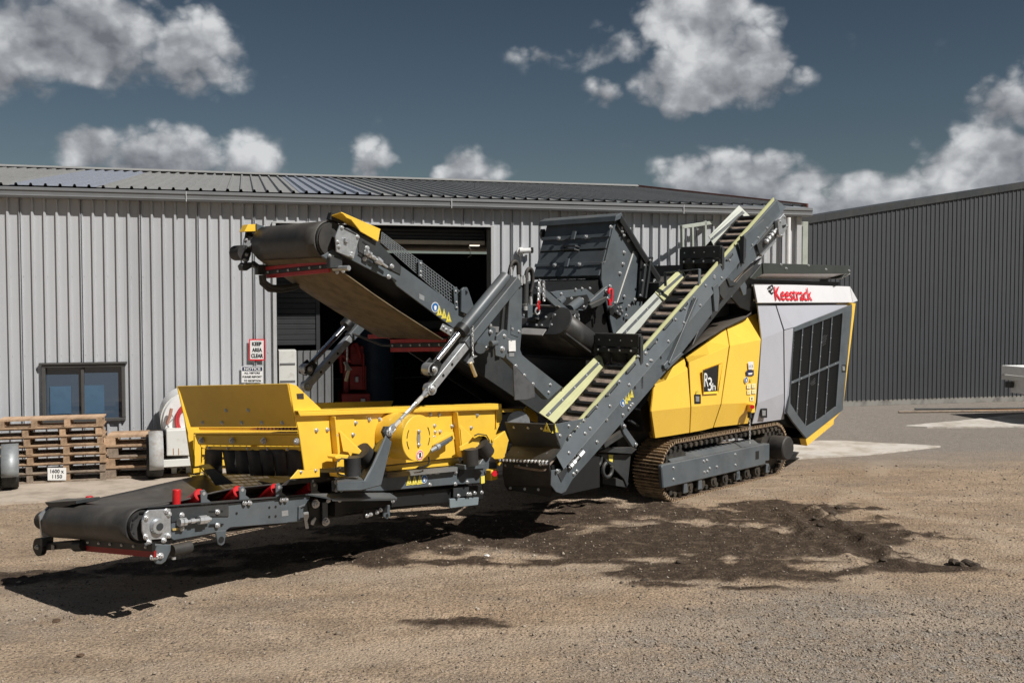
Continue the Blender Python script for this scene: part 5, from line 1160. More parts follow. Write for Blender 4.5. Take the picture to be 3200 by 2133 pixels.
for x0, y0, x1, y1 in ((555, 600, 548, 760), (585, 610, 588, 750)):
    q0, q1 = F.v(3, x0, y0, .45), F.v(3, x1, y1, .45); n_ = 8; chain([q0+(q1-q0)*i/n_ for i in range(n_+1)], MS, .022)
q0, q1 = F.v(3, 548, 755, .45), F.v(3, 545, 815, .45); chain([q0+(q1-q0)*i/3 for i in range(4)], MS, .03, REDR)
b = MB(); c = F.v(3, 540, 828, .45); b.tube([c+U*.035*math.cos(t)+ZU*.035*math.sin(t) for t in np.linspace(0, 6.28, 14)], .009, 6); b.build('ring', STEEL, MS)

# ------------------------------------------------ overband magnet above the belt
rc_ = F.v(12, 775, 875, .42); MD = unit(F.v(12, 1190, 1190, .42)-rc_); RV = .135
sN = unit(np.cross(MD, V)); sN = sN if sN[2] > 0 else -sN
def mg(s, a, r, vo=0.): return rc_+MD*s+V*(vo)+(-V*math.cos(a)+sN*math.sin(a))*r
def stadium(s, r): return [mg(s, a, r) for a in np.linspace(-math.pi/2, math.pi/2, 15)]+[mg(s, a, r, 1.05) for a in np.linspace(math.pi/2, 3*math.pi/2, 15)]
LM_ = float(np.linalg.norm(F.v(12, 1190, 1190, .42)-rc_))
b = MB(); s0_, s1_ = stadium(0, RV), stadium(LM_, RV); b.quads([s0_+s0_[:1], s1_+s1_[:1]]); MG = b.build('overband_magnet', BELT, M, smooth=50, solid=.01)
for s_ in (0, LM_): b = MB(); b.prism(stadium(s_-.012, RV+.03), MD*.022); b.build('magnet_flange', DARK, MG)
for k in (.28, .55): b = MB(); b.bar(mg(.05, -.9, RV+.02), mg(LM_-.05, -.9, RV+.02), .03, .02, V); b.build('belt_cleat', BELT, MG); break
b = MB(); b.prism([mg(-.03, 0, 0, .1)+sN*.09, mg(-.03, 0, 0, 1.0)+sN*.09, mg(-.03, 0, 0, 1.0)-sN*.09, mg(-.03, 0, 0, .1)-sN*.09], MD*.02); b.build('magnet_side_plate', DARK, MG)
for vo, n_ in ((.06, .06), (.06, -.06), (.18, .03), (.2, -.07), (.28, -.07), (.3, .03), (.4, .06), (.42, -.06), (.52, .05)): bolt(mg(-.035, 0, 0, vo)+sN*n_, -MD, MG, .014)
b = MB(); b.cyl(mg(-.07, 0, 0, .25)+sN*.0, mg(-.07, 0, 0, .75), .014, n=10); b.build('tension_rod', STEEL, MG)
b = MB(); b.box(mg(-.07, 0, 0, .34), V*.05, MD*.03, sN*.04); b.build('tension_block', DARK, MG, bevel=.005)
PALE = mat('pale_lip_steel', (.30, .29, .28), .45, .1, .2, 6)
b = MB(); b.quads([[mg(-.10, 0, 0, .05)-sN*.15, mg(-.10, 0, 0, 1.0)-sN*.13], [mg(-.16, 0, 0, .02)-sN*.25, mg(-.16, 0, 0, 1.0)-sN*.23]]); b.build('deflector', PALE, MG, solid=.012)
b = MB(); b.quads([[mg(-.04, 0, 0, .05)+sN*.17, mg(-.04, 0, 0, .70)+sN*.19], [mg(.10, 0, 0, .05)+sN*.16, mg(.10, 0, 0, .70)+sN*.18]]); b.build('top_shield', PALE, MG, solid=.012)
vplate('hanger_arm', 12, [(478, 460), (560, 445), (905, 740), (900, 830), (870, 830)], .50, .03, GREY, MG)
for x0, y0, x1, y1 in ((965, 790, 960, 920), (1005, 790, 1020, 960)):
    q0, q1 = F.v(12, x0, y0, .45), F.v(12, x1, y1, .45); n_ = 7; chain([q0+(q1-q0)*i/n_ for i in range(n_+1)], MG, .02)
vplate('chain_bracket', 12, [(905, 740), (1010, 745), (1030, 850), (1000, 840), (960, 790), (905, 800)], .44, .06, DARK, MG)

# ------------------------------------------------ crusher box on top
CN, CW = .68, 1.10
CR = vplate('crusher_box', 3, [(1112, 160), (1160, 130), (1300, 370), (1440, 590), (1400, 690), (1260, 850), (1100, 1002), (1062, 830), (1012, 600), (1016, 470), (1040, 462)], CN, .03, GREY, M, bevel=.005)
f0 = [F.l(F.v(3, *q, CN)) for q in ((1112, 162), (1012, 582))]
def cf(t, w, out=0.):   # on the sloping front: t 0 top .. 1 bottom, w 0 near .. 1 far
    u = f0[0][0]+(f0[1][0]-f0[0][0])*t; z = f0[0][2]+(f0[1][2]-f0[0][2])*t
    nn = unit(np.array([-(f0[0][2]-f0[1][2]), (f0[0][0]-f0[1][0])])); return F.p(u+nn[0]*out, CN+CW*w, z+nn[1]*out)
CFN = unit(cf(.5, .5, .1)-cf(.5, .5, 0))
b = MB(); b.prism([cf(0, 0.03), cf(0, 1), cf(1, 1), cf(1, .03)], -CFN*.03); b.build('front_wall', DARK, CR)
for t0, t1, o_ in ((0.02, .26, .015), (.29, .50, .022), (.52, .74, .018), (.78, .98, .03)):
    b = MB(); b.prism([cf(t0, .02, o_), cf(t0, .985, o_), cf(t1, .985, o_+.004), cf(t1, .02, o_+.004)], -CFN*.016); b.build('front_plate', GREY, CR, bevel=.004)
for t0 in (.275, .765):
    b = MB(); b.prism([cf(t0-.025, 1.0, .04), cf(t0-.025, .0, .04), cf(t0+.03, .0, .04), cf(t0+.035, .25, .04), cf(t0+.055, .28, .04), cf(t0+.055, .36, .04), cf(t0+.03, .40, .04), cf(t0+.03, .60, .04), cf(t0+.055, .64, .04), cf(t0+.055, .72, .04), cf(t0+.03, .75, .04), cf(t0+.03, 1.0, .04)], -CFN*.02); b.build('clamp_bar', GREY, CR, bevel=.003)
    for w in (.32, .72 if t0 < .5 else .68): bolt(cf(t0+.02, w, .05), CFN, CR, .026)
    b = MB(); b.box(cf(t0-.01, .5, .06), V*.03, CFN*.01, unit(cf(1, .5)-cf(0, .5))*.055); b.build('catch', GREY, CR, bevel=.004)
for t0 in (.46, .52):
    b = MB(); b.tube([cf(t0, .62, .02), cf(t0+.0, .60, .08), cf(t0+.01, .42, .08), cf(t0, .40, .02)], .012, 6); b.build('handle', BLACK, CR)
# roof cap and side flange
b = MB(); b.prism([F.v(3, *q, CN-.06) for q in ((1112, 168), (1120, 126), (1162, 104), (1172, 132), (1156, 150))], V*(CW+.14)); b.build('roof_cap', GREY, CR, bevel=.006)
for i in range(5): bolt(F.v(3, 1130, 128, CN-.02)+V*(.1+.23*i)-ZU*.015-U*.03, unit(-U+ZU*.3), CR, .014)
for (q0, q1) in (((1160, 132), (1305, 372)), ((1305, 372), (1445, 588))):
    a, c = F.v(3, *q0, CN-.07), F.v(3, *q1, CN-.07); b = MB(); b.prism([a, c, c+V*(CW+.1), a+V*(CW+.1)], unit(np.cross(c-a, V))*.02); b.build('rear_slope', DARK, CR)
    b = MB(); b.prism([a, c, c-ZU*.06+U*-.03, a-ZU*.06-U*.03], V*.012); b.build('edge_flange', BLACK, CR)
b = MB(); b.prism([F.v(3, *q, CN-.002) for q in ((1130, 180), (1175, 170), (1200, 235), (1185, 280), (1165, 285), (1120, 220))], -V*.03); b.build('lifting_ear', DARK, CR, bevel=.005)
b = MB(); c = F.v(3, 1140, 196, CN-.034); b.cyl(c, c+V*.003, .035, n=16); b.build('ear_hole', BLACK, CR)
vbolts(3, [(1162, 215), (1162, 243), (1188, 240), (1175, 272)], CN-.034, CR, .018)
vbolts(3, [(1176, 398), (1168, 482), (1146, 550), (1208, 310), (1078, 210)], CN-.002, CR, .022)
vbolts(3, [(1110, 768), (1130, 800), (1148, 800), (1142, 850), (1122, 830), (1158, 826), (1192, 858), (1212, 790), (1255, 742), (1178, 720)], CN-.035, CR, .018)
b = MB(); b.prism([F.v(3, *q, CN-.01) for q in ((1062, 800), (1110, 760), (1140, 790), (1160, 850), (1130, 865), (1080, 830))], -V*.03); b.build('lower_ear', DARK, CR, bevel=.005)
c = F.v(3, 1074, 830, CN-.03); b = MB(); b.cyl(c-V*.03, c+V*.02, .045, n=18); b.build('ear_boss', BLACK, CR, smooth=40)
# pale weld strip, angled rib, bolted side cover
b = MB(); b.bar(F.v(3, 1124, 765, CN-.012), F.v(3, 1246, 390, CN-.012), .012, .016, V); b.build('weld_seam', WHITEM, CR)
b = MB(); b.prism([F.v(3, *q, CN-.012) for q in ((1250, 390), (1292, 355), (1175, 760), (1130, 770))], -V*.012); b.build('side_rib', GREY, CR, bevel=.003)
b = MB(); b.prism([F.v(3, *q, CN-.02) for q in ((1290, 430), (1380, 430), (1335, 730), (1272, 730))], -V*.03); b.build('side_cover', BLACK, CR, bevel=.006)
b = MB(); b.bar(F.v(3, 1330, 480, CN-.07), F.v(3, 1298, 725, CN-.07), .05, .04, V); b.build('cover_bar', DARK, CR, bevel=.004)
b = MB(); b.bar(F.v(3, 1370, 440, CN-.07), F.v(3, 1330, 735, CN-.07), .04, .03, V); b.build('cover_bar', DARK, CR, bevel=.004)
vbolts(3, [(1327, 492), (1311, 604), (1296, 712), (1368, 455)], CN-.095, CR, .014)
b = MB(); b.cyl(F.v(3, 1372, 690, CN-.05), F.v(3, 1400, 600, CN-.05), .014, n=10); b.build('stay_rod', STEEL, CR); vbolts(3, [(1366, 692), (1400, 600), (1255, 745)], CN-.05, CR, .016)
b = MB(); pts_ = [F.v(3, x, y, CN+CW+.02) for x, y in ((600, 225), (575, 225), (565, 260), (575, 300), (600, 290))]; b.prism(pts_, V*.03); b.build('lifting_ear', DARK, CR, bevel=.005)
# dark mass behind and beneath
b = MB(); b.prism([F.v(3, *q, CN+.05) for q in ((1012, 590), (1400, 600), (1260, 850), (1100, 1010), (900, 1010), (640, 700))], V*.95); b.build('inner_housing', BLACK, CR)
MB().prism([F.p(.35, .45, 2.05), F.p(.35, .45, 2.62), F.p(2.0, .45, 2.75), F.p(2.0, .45, 2.2)], V*1.7).build('feeder_body', DARK, CR)
# rotor cylinder links below the front
LK = vplate('link_frame', 3, [(640, 690), (700, 678), (900, 665), (965, 715), (930, 755), (890, 825), (800, 822), (790, 740), (690, 742)], .60, .05, GREY, CR)
vplate('link_recess', 3, [(690, 735), (905, 705), (925, 745), (885, 815), (700, 790)], .595, .004, BLACK, CR)
b = MB(); b.cyl(F.v(3, 775, 815, .55), F.v(3, 850, 755, .60), .055, n=20); b.build('hydraulic_cylinder', GREY, CR, smooth=40)
b = MB(); b.cyl(F.v(3, 690, 770, .55), F.v(3, 720, 740, .60), .045, n=18); b.build('hydraulic_cylinder', GREY, CR, smooth=40)
vbolts(3, [(715, 700), (738, 738), (790, 735), (870, 740), (882, 795), (820, 668), (868, 662), (925, 660)], .595, CR, .015)
vplate('link_arm', 3, [(930, 752), (1050, 645), (1085, 640), (1075, 690), (1045, 740), (960, 800), (930, 790)], .56, .05, GREY, CR, bevel=.008)
vplate('link_arm', 3, [(925, 780), (1050, 720), (1060, 745), (1000, 790), (940, 810)], .50, .05, DARK, CR, bevel=.008)
vbolts(3, [(1072, 645), (1045, 680), (1055, 735)], .55, CR, .02)
b = MB(); b.tube([F.v(3, x, y, .5) for x, y in ((1066, 700), (1062, 680), (1072, 665), (1086, 668), (1088, 690), (1084, 760), (1090, 715))], .016, 8); b.build('safety_hook', KRED, CR, smooth=60)
b = MB(); b.tube([F.v(3, x, y, .5) for x, y in ((1066, 740), (1070, 785))], .02, 8); b.build('safety_hook', KRED, CR, smooth=60)

# ------------------------------------------------ screen box hung at the front (its own slightly turned axis)
KU, KV = K.U, K.V; KN = -.85
def k1(x, y, dv=0.): return K.v(1, x, y, KN+dv)
def kp(name, pts, dv, th, m, parent, bevel=.004, z=1): return plate(name, [K.v(z, x, y, KN+dv) for x, y in pts], KV*th, m, parent, bevel)
SB = kp('screen_box', [(790, 190), (838, 204), (992, 350), (2095, 324), (2097, 410), (2040, 545), (2000, 600), (1835, 642), (1400, 690), (1065, 706), (886, 724), (850, 480), (820, 362)], 0, .015, YEL, M)
# rim channel
a0_, a1_ = k1(848, 366, -.05), k1(2093, 322, -.05); b0_, b1_ = k1(858, 390, -.05), k1(2093, 350, -.05)
b = MB(); b.prism([a0_, a1_, b1_, b0_], KV*.012); b.build('rim_channel', YEL, SB, bevel=.004)
b = MB(); b.prism([a0_, a1_, a1_+KV*.10, a0_+KV*.10], ZU*.012); b.build('rim_top', YEL, SB, bevel=.004)
b = MB(); b.prism([b0_, b1_, b1_+KV*.05, b0_+KV*.05], ZU*.010); b.build('rim_lip', YEL, SB)
# stiffeners and gussets standing out of the side
def fin(pts, th=.012, out=.10, name='stiffener'):
    q = [k1(x, y) for x, y in pts]; b = MB(); b.prism([q[0], q[1], q[1]-KV*out, q[0]-KV*out], unit(np.cross(q[1]-q[0], KV))*th); return b.build(name, YEL, SB, bevel=.003)
fin([(1036, 392), (1062, 668)], out=.07); fin([(1788, 366), (1816, 640)], out=.07)
kp('web_plate', [(1062, 392), (1190, 385), (1192, 470), (1075, 660)], -.006, .006, YEL, SB, .002)
for tri in (((1098, 478), (1208, 624), (1112, 606)), ((1838, 444), (1924, 572), (1840, 584))):
    q = [k1(x, y, -.02) for x, y in tri]; b = MB(); b.prism([q[0], q[1]-KV*.10, q[2]-KV*.02], KU*.012); b.build('gusset', YEL, SB, bevel=.002)
kp('bracket', [(1836, 578), (1960, 512), (1980, 520), (1925, 600), (1840, 604)], -.10, .012, YEL, SB)
kp('bracket', [(1072, 640), (1100, 628), (1160, 630), (1150, 652), (1078, 655)], -.16, .10, YEL, SB)
kp('bracket', [(1085, 745), (1150, 740), (1155, 762), (1090, 765)], -.14, .10, YEL, SB)
kp('end_post', [(2064, 350), (2096, 345), (2097, 412), (2060, 470)], -.02, .012, YEL, SB)
kp('belly_plate', [(1385, 700), (1832, 644), (1838, 690), (1500, 720), (1395, 728)], .05, .02, YEL, SB)
# exciter drum: big round cover standing out, slots, pivot plate, hand sticker
dc = k1(1583, 525, -.34); db = dc+KV*.34; RD = .205
b = MB(); b.cyl(dc, db, RD, n=48); DR_ = b.build('drive_cover', YEL, SB, smooth=40, bevel=.004)
for a0, a1 in ((-.55, -.08), (.08, .6), (math.pi-.6, math.pi-.08), (math.pi+.08, math.pi+.6)):
    pts_ = [dc-KV*.002+(KU*math.cos(t)+ZU*math.sin(t))*RD*.72 for t in np.linspace(a0, a1, 8)]
    b = MB()
    for p_, q_ in zip(pts_[:-1], pts_[1:]): b.bar(p_, q_, .002, .008, KV)
    b.build('cover_slot', BLACK, SB)
b = MB(); b.prism([dc-KV*.006+KU*.022*math.cos(t)*(.55 if abs(math.sin(t)) > .8 else 1)+ZU*.075*math.sin(t) for t in np.linspace(0, 2*math.pi, 8, endpoint=False)], KV*.004); b.build('pivot_cover', PALE, SB)
bolt(dc-KV*.006+ZU*.06, -KV, SB, .016); bolt(dc-KV*.006-ZU*.06, -KV, SB, .016)
cS = dc-ZU*.155+KU*.015-KV*.003; ring = lambda r, h: [cS-KV*h+KU*r*math.cos(t)+ZU*r*math.sin(t) for t in np.linspace(0, 2*math.pi, 20, endpoint=False)]
MB().prism(ring(.047, 0), -KV*.001).build('prohibition_sticker', WHITE, SB); b = MB(); o_, i_ = ring(.042, .002), ring(.034, .002); b.add(o_+i_, [(i, (i+1) % 20, (i+1) % 20+20, i+20) for i in range(20)]); b.bar(cS-KV*.002+(KU-ZU)*.024, cS-KV*.002-(KU-ZU)*.024, .001, .006, KV); b.build('prohibition_ring', KRED, SB); MB().prism([cS-KV*.002+KU*x+ZU*z_ for x, z_ in ((-.012, -.02), (.012, -.02), (.016, .018), (-.006, .026))], -KV*.0006).build('pictogram', BPRINT, SB)
# back guard behind the drum and the adjuster
kp('drum_back', [(1440, 402), (1530, 385), (1560, 440), (1500, 660), (1428, 620), (1425, 480)], -.06, .05, YEL, SB, .01)
kp('adjuster_bracket', [(1668, 572), (1672, 556), (1800, 488), (1808, 532), (1706, 600)], -.12, .10, YEL, SB)
kp('adjuster_slot', [(1700, 560), (1792, 510), (1796, 530), (1712, 578)], -.122, .002, BLACK, SB, 0)
b = MB(); b.cyl(k1(1655, 606, -.16), k1(1712, 572, -.16), .022, n=14); b.cyl(k1(1690, 585, -.16), k1(1704, 577, -.16), .034, n=14); b.build('adjuster_rod', GALV, SB, smooth=40)
b = MB(); b.bar(k1(1705, 575, -.15), k1(1785, 528, -.15), .03, .035, KV); b.build('adjuster_block', GREY, SB, bevel=.004)
b = MB(); b.tube([k1(x, y, -.12) for x, y in ((1645, 640), (1650, 665), (1640, 690), (1610, 702), (1580, 706))], .008, 6); b.build('cable', BLACK, SB, smooth=60)
for x, y in [(958, 478), (1025, 474), (1198, 432), (1282, 412), (1346, 410), (1655, 380), (1708, 380), (1682, 450), (1686, 488), (1716, 486), (1680, 520), (1788, 452), (1906, 462), (1943, 385), (1182, 505), (1208, 590), (1938, 540), (2072, 380), (1440, 632), (1102, 712), (1078, 508)]: bolt(k1(x, y, -.002), -KV, SB, .017)
kp('maker_plate', [(838, 254), (880, 252), (882, 286), (842, 286)], -.004, .003, mat('brown_plate', (.05, .04, .032), .5), SB, 0)
# rubber spring feet
def foot(z, p, q, r_, dv):
    a, c = K.v(z, *p, KN+dv), K.v(z, *q, KN+dv); b = MB(); b.cyl(a, c, r_, n=20); b.build('rubber_spring', RUB, SB, smooth=40)
foot(1, (1178, 642), (1180, 752), .072, -.16); foot(1, (1232, 604), (1295, 672), .085, -.10); foot(1, (1902, 592), (1905, 690), .075, -.14); foot(1, (1958, 552), (2002, 618), .085, -.10)
lp = [(1150, 655), (1112, 650), (1082, 672), (1078, 710), (1095, 745), (1140, 757)]
b = MB(); b.quads([[k1(x, y, -.20) for x, y in lp], [k1(x, y, -.09) for x, y in lp]]); b.build('rubber_loop', RUB, SB, solid=.012, smooth=60)
lp = [(1925, 512), (1950, 500), (2000, 508), (2018, 540), (2012, 600)]
b = MB(); b.quads([[k1(x, y, -.17) for x, y in lp], [k1(x, y, -.05) for x, y in lp]]); b.build('rubber_loop', RUB, SB, solid=.012, smooth=60)

# front of the box
uF = K.l(k1(790, 190))[0]; uB = K.l(k1(886, 724))[0]
def fu(x, y, du=0., z=1): return K.u(z, x, y, uF+du)
b = MB(); b.quads([[fu(20, 108, -.02, 13), fu(1482, 75, -.02, 13)], [fu(60, 190, .0, 13), fu(1500, 175, .0, 13)], [fu(200, 650, .10, 13), fu(1590, 645, .10, 13)]]); FW = b.build('front_wall', YEL, SB, solid=.012, bevel=.003)
for x, y in ((670, 428), (965, 426)): bolt(fu(x, y, .05, 13), unit(-KU+ZU*.2), SB, .017)
for x, y in ((362, 590), (620, 592), (880, 592), (1145, 592), (1416, 592)): bolt(fu(x, y, .085, 13), unit(-KU+ZU*.2), SB, .018)
b = MB(); b.quads([[fu(303, 655, .17, 13), fu(1600, 655, .17, 13)], [fu(320, 690, .17, 13), fu(1605, 695, .17, 13)]]); b.build('sill_strip', YEL, SB, solid=.01)
b = MB(); b.quads([[fu(980, 685, .16, 13), fu(1065, 656, .16, 13), fu(1600, 656, .16, 13)], [fu(985, 692, .16, 13), fu(1070, 692, .16, 13), fu(1603, 694, .16, 13)]]); b.build('screen_mat', RUST, SB, solid=.006)
for i in range(11): p_ = fu(1085+i*48, 658, .152, 13); q_ = fu(1078+i*48, 692, .152, 13); MB().bar(p_, q_, .006, .01, KU).build('mat_joint', DARK, SB)
b = MB(); b.prism([fu(235, 750, .10, 13), fu(1612, 745, .10, 13), fu(1640, 905, .13, 13), fu(290, 890, .13, 13)], KU*.05); b.build('front_beam', YEL, SB, bevel=.012)
b = MB(); b.prism([fu(232, 748, .10, 13), fu(1612, 743, .10, 13), fu(1612, 725, .16, 13), fu(300, 725, .16, 13)], ZU*.012); b.build('beam_ledge', YEL, SB)
for x, y in ((342, 828), (748, 830), (1168, 832), (1602, 838)): bolt(fu(x, y, .10, 13), -KU, SB, .026)
b = MB(); b.prism([fu(385, 905, .14, 13), fu(1642, 912, .14, 13), fu(1652, 970, .15, 13), fu(395, 950, .15, 13)], KU*.012); b.build('clamp_strip', YEL, SB, bevel=.003)
for x, y in ((440, 928), (692, 932), (952, 936), (1212, 940), (1480, 944)): bolt(fu(x, y, .138, 13), -KU, SB, .012)
# rubber curtain strips, hung unevenly
edges = [385, 612, 775, 940, 1105, 1275, 1445, 1670]; bots = [1280, 1275, 1272, 1290, 1292, 1294, 1300]
for i in range(7):
    x0, x1 = edges[i]+4, edges[i+1]-4; sk_ = (-40, 60, 40, 45, 40, 46, 40)[i]; rows = []
    for t in np.linspace(0, 1, 6):
        y = 950+(bots[i]-950)*t; sw = .05*t*t+.015*math.sin(3*t+i); rows.append([fu(x0+sk_*t*(.4 if i == 0 else 1), y, .16+sw, 13), fu((x0+x1)/2+sk_*t, y, .15+sw, 13), fu(x1+sk_*t*(1 if i else -.1), y, .16+sw, 13)])
    b = MB(); b.quads(rows); b.build('rubber_strip', RUB, SB, solid=.01, smooth=60)
# far side of the box, its lower lips with rubber
farp = [(16, 108), (60, 190), (200, 650), (240, 745), (300, 890), (385, 940), (388, 1030), (350, 1100), (330, 1165), (230, 1178), (120, 560)]
VFs = K.l(fu(20, 108, 0, 13))[1]
b = MB(); b.prism([K.v(13, x, y, VFs) for x, y in farp], KV*.012); b.build('far_side_front', YEL, SB, bevel=.003)
rz0 = K.l(k1(992, 350)); rz1 = K.l(k1(2095, 324)); droll = K.l(fu(20, 108, 0, 13))[2]-K.l(fu(1482, 75, 0, 13))[2]
b = MB(); b.prism([K.p(uF+.05, VFs, rz0[2]+droll+.18), K.p(rz0[0], VFs, rz0[2]+droll+.03), K.p(rz1[0], VFs, rz1[2]+droll+.05), K.p(rz1[0]-.3, VFs, .80), K.p(uB, VFs, .80)], KV*.012); b.vs = [v+KV*.02 for v in b.vs]; b.build('far_side', YEL, SB, bevel=.003)
b = MB(); b.prism([K.p(rz1[0]-.02, KN, rz1[2]), K.p(rz1[0]-.02, VFs, rz1[2]+droll), K.p(rz1[0]-.1, VFs, rz1[2]+droll-.25), K.p(rz1[0]-.1, KN, rz1[2]-.25)], KU*.012); b.build('back_wall', YEL, SB)
for (pts_, nm, m_) in (([(303, 1160), (385, 1140), (440, 1145), (500, 1200), (380, 1212)], 'far_lip', YEL), ([(325, 1190), (420, 1300), (405, 1302), (318, 1195)], 'far_lip_edge', YEL), ([(380, 1212), (500, 1202), (760, 1400), (520, 1425)], 'far_lip_rubber', RUB)):
    b = MB(); b.prism([fu(x, y, .10, 13) for x, y in pts_], KU*.012); b.build(nm, m_, SB, bevel=.002)
b = MB(); b.prism([K.v(13, x, y, KN+.0) for x, y in ((1512, 1340), (1620, 1215), (1705, 1222), (1907, 1205), (1907, 1312))], KV*.012); b.build('near_lip', YEL, SB, bevel=.003)
b = MB(); b.prism([K.v(13, x, y, KN+.10) for x, y in ((1400, 1425), (1520, 1330), (1700, 1250), (2400, 1260), (2300, 1330))], KV*.012); b.build('near_lip_rubber', RUB, SB)
for x, y in ((1655, 1245), (1850, 1225)): bolt(K.v(13, x, y, KN-.002), -KV, SB, .012)
kp('far_hook', [(108, 362), (135, 362), (136, 392), (112, 388)], .0, .02, BLACK, SB) if False else None
# wire deck inside, and a second lower one: real wires that let the sun through
zd0 = rz0[2]-.12; zd1 = rz1[2]-.30
dk = MB(); uu0, uu1 = uF+.25, rz1[0]-.1
def dp(t, w): return K.p(uu0+(uu1-uu0)*t, KN+.05+(VFs-KN-.1)*w, zd0+(zd1-zd0)*t+droll*w-.10)
for i in range(34): dk.bar(dp(i/33, 0), dp(i/33, 1), .012, .012, ZU)
for j in range(19): dk.bar(dp(0, j/18)+ZU*.008, dp(1, j/18)+ZU*.008, .012, .012, ZU)
dk.build('wire_deck', STEEL, SB, kind='stuff')
for t in (.25, .5, .75): b = MB(); b.bar(dp(t, 0)-ZU*.05, dp(t, 1)-ZU*.05, .06, .08, ZU); b.build('deck_beam', YEL, SB)

# ------------------------------------------------ dark sub-frame carrying the box
SF = kp('sub_frame', [(1062, 788), (1220, 765), (1400, 742), (1830, 700), (1990, 690), (1986, 800), (1800, 812), (1358, 850), (1064, 852)], -.04, .03, GREY, M, .006)
kp('lower_rail', [(1430, 862), (1980, 815), (1982, 900), (1420, 950)], .04, .04, BLACK, SF)
kp('arm_plate', [(1384, 512), (1424, 548), (1358, 816), (1232, 848), (1090, 852), (1086, 800), (1250, 792), (1300, 700)], -.30, .02, GREY, SF, .008)
b = MB(); b.quads([[k1(1330, 560, -.02), k1(1385, 512, -.30)], [k1(1292, 648, -.02), k1(1345, 610, -.30)], [k1(1222, 758, -.02), k1(1262, 790, -.30)], [k1(1085, 775, -.02), k1(1086, 800, -.30)]]); b.build('arm_cap', GREY, SF, solid=.012)
kp('arm_back', [(1330, 562), (1384, 520), (1345, 740), (1215, 765)], -.03, .02, GREY, SF)
kp('arm_lug', [(1370, 490), (1385, 455), (1415, 455), (1425, 500), (1415, 540), (1385, 525)], -.29, .04, DARK, SF)
bolt(k1(1402, 492, -.29), -KV, SF, .03)
b = MB(); b.prism([k1(1392, 740, -.045), k1(1825, 700, -.045), k1(1822, 728, -.10), k1(1392, 770, -.10)], KV*.05); b.build('top_flange', GREY, SF)
kp('corner_bracket', [(1945, 700), (2000, 625), (2028, 640), (2000, 720), (1975, 745)], -.12, .10, GREY, SF)
kp('corner_foot', [(1865, 690), (1990, 680), (1990, 712), (1870, 720)], -.14, .12, GREY, SF)
kp('lug', [(1845, 700), (1850, 665), (1868, 658), (1872, 690), (1865, 745), (1830, 770)], -.06, .02, DARK, SF)
kp('cross_tube_end', [(1990, 680), (2066, 672), (2066, 740), (1995, 748)], .0, .06, GREY, SF, .006)
kp('pale_block', [(1990, 665), (2040, 640), (2066, 668), (2000, 690)], .02, .10, CONCW, SF, .006)
b = MB(); b.box(k1(2032, 748, -.03), KU*.055, KV*.04, ZU*.055); ES2 = b.build('emergency_stop', YEL, SF, bevel=.008)
b = MB(); b.cyl(k1(2052, 742, -.07), k1(2052, 742, -.11), .03, n=16); b.build('stop_button', KRED, SF, smooth=40)
kp('stop_sticker', [(1967, 760), (1990, 755), (1990, 800), (1968, 805)], -.05, .002, SYEL, SF, 0)
kp('skid_plate', [(1776, 897), (1955, 888), (1950, 935), (1778, 955)], -.02, .02, mat('pale_skid', (.20, .24, .26), .45, 0, .1, 4), SF)
kp('end_plate', [(1800, 830), (1895, 820), (1895, 880), (1800, 890)], .0, .02, DARK, SF)
for x, y in [(1655, 738), (1652, 810), (1785, 718), (1810, 735), (1882, 795), (1808, 806), (1078, 795), (1108, 795), (1080, 842), (1110, 842), (1928, 862), (1970, 858), (1828, 878), (1900, 868), (1886, 868)]: bolt(k1(x, y, -.042), -KV, SF, .018)
for x, y in ((1524, 785), (1558, 782), (1590, 780)): hazard(k1(x, y, -.041), -KV, KU, ZU*1.4, .066, SF)
hazard(k1(1617, 775, -.041), -KV, KU, ZU, .075, SF, 'disc'); kp('maker_plate', [(1682, 724), (1712, 722), (1712, 748), (1684, 750)], -.043, .002, GALV, SF, 0)
hazard(k1(1090, 820, -.041), -KV, KU, ZU, .06, SF)
b = MB(); b.quads([[k1(905, 870, -.05), k1(1405, 862, -.02)], [k1(1050, 898, -.22), k1(1452, 893, -.14)]]); b.build('belt_guard', GREY, SF, solid=.012)
b = MB(); b.quads([[k1(1050, 898, -.22), k1(1452, 893, -.14)], [k1(1055, 910, -.21), k1(1448, 905, -.13)]]); b.build('belt_guard_edge', GREY, SF, solid=.01)
kp('hinge_plate', [(1385, 940), (1412, 935), (1412, 1005), (1395, 1024), (1372, 1010), (1372, 965)], -.02, .02, GREY, SF, .006)
b = MB(); c = k1(1392, 1000, -.022); b.cyl(c, c+KV*.002, .018, n=14); b.build('hinge_hole', BLACK, SF)
kp('rear_plate', [(1250, 960), (1365, 955), (1365, 1015), (1255, 1020)], .02, .02, BLACK, SF)
for x, y in ((1268, 1000), (1290, 992), (1328, 980), (1350, 965), (1425, 910), (1030, 908), (1100, 905)): bolt(k1(x, y, -.03), -KV, SF, .018)
b = MB(); b.box(K.p(K.l(k1(1800, 800))[0]-.45, KN+.75, .60), KU*.95, KV*.58, ZU*.10); b.build('frame_core', BLACK, SF)
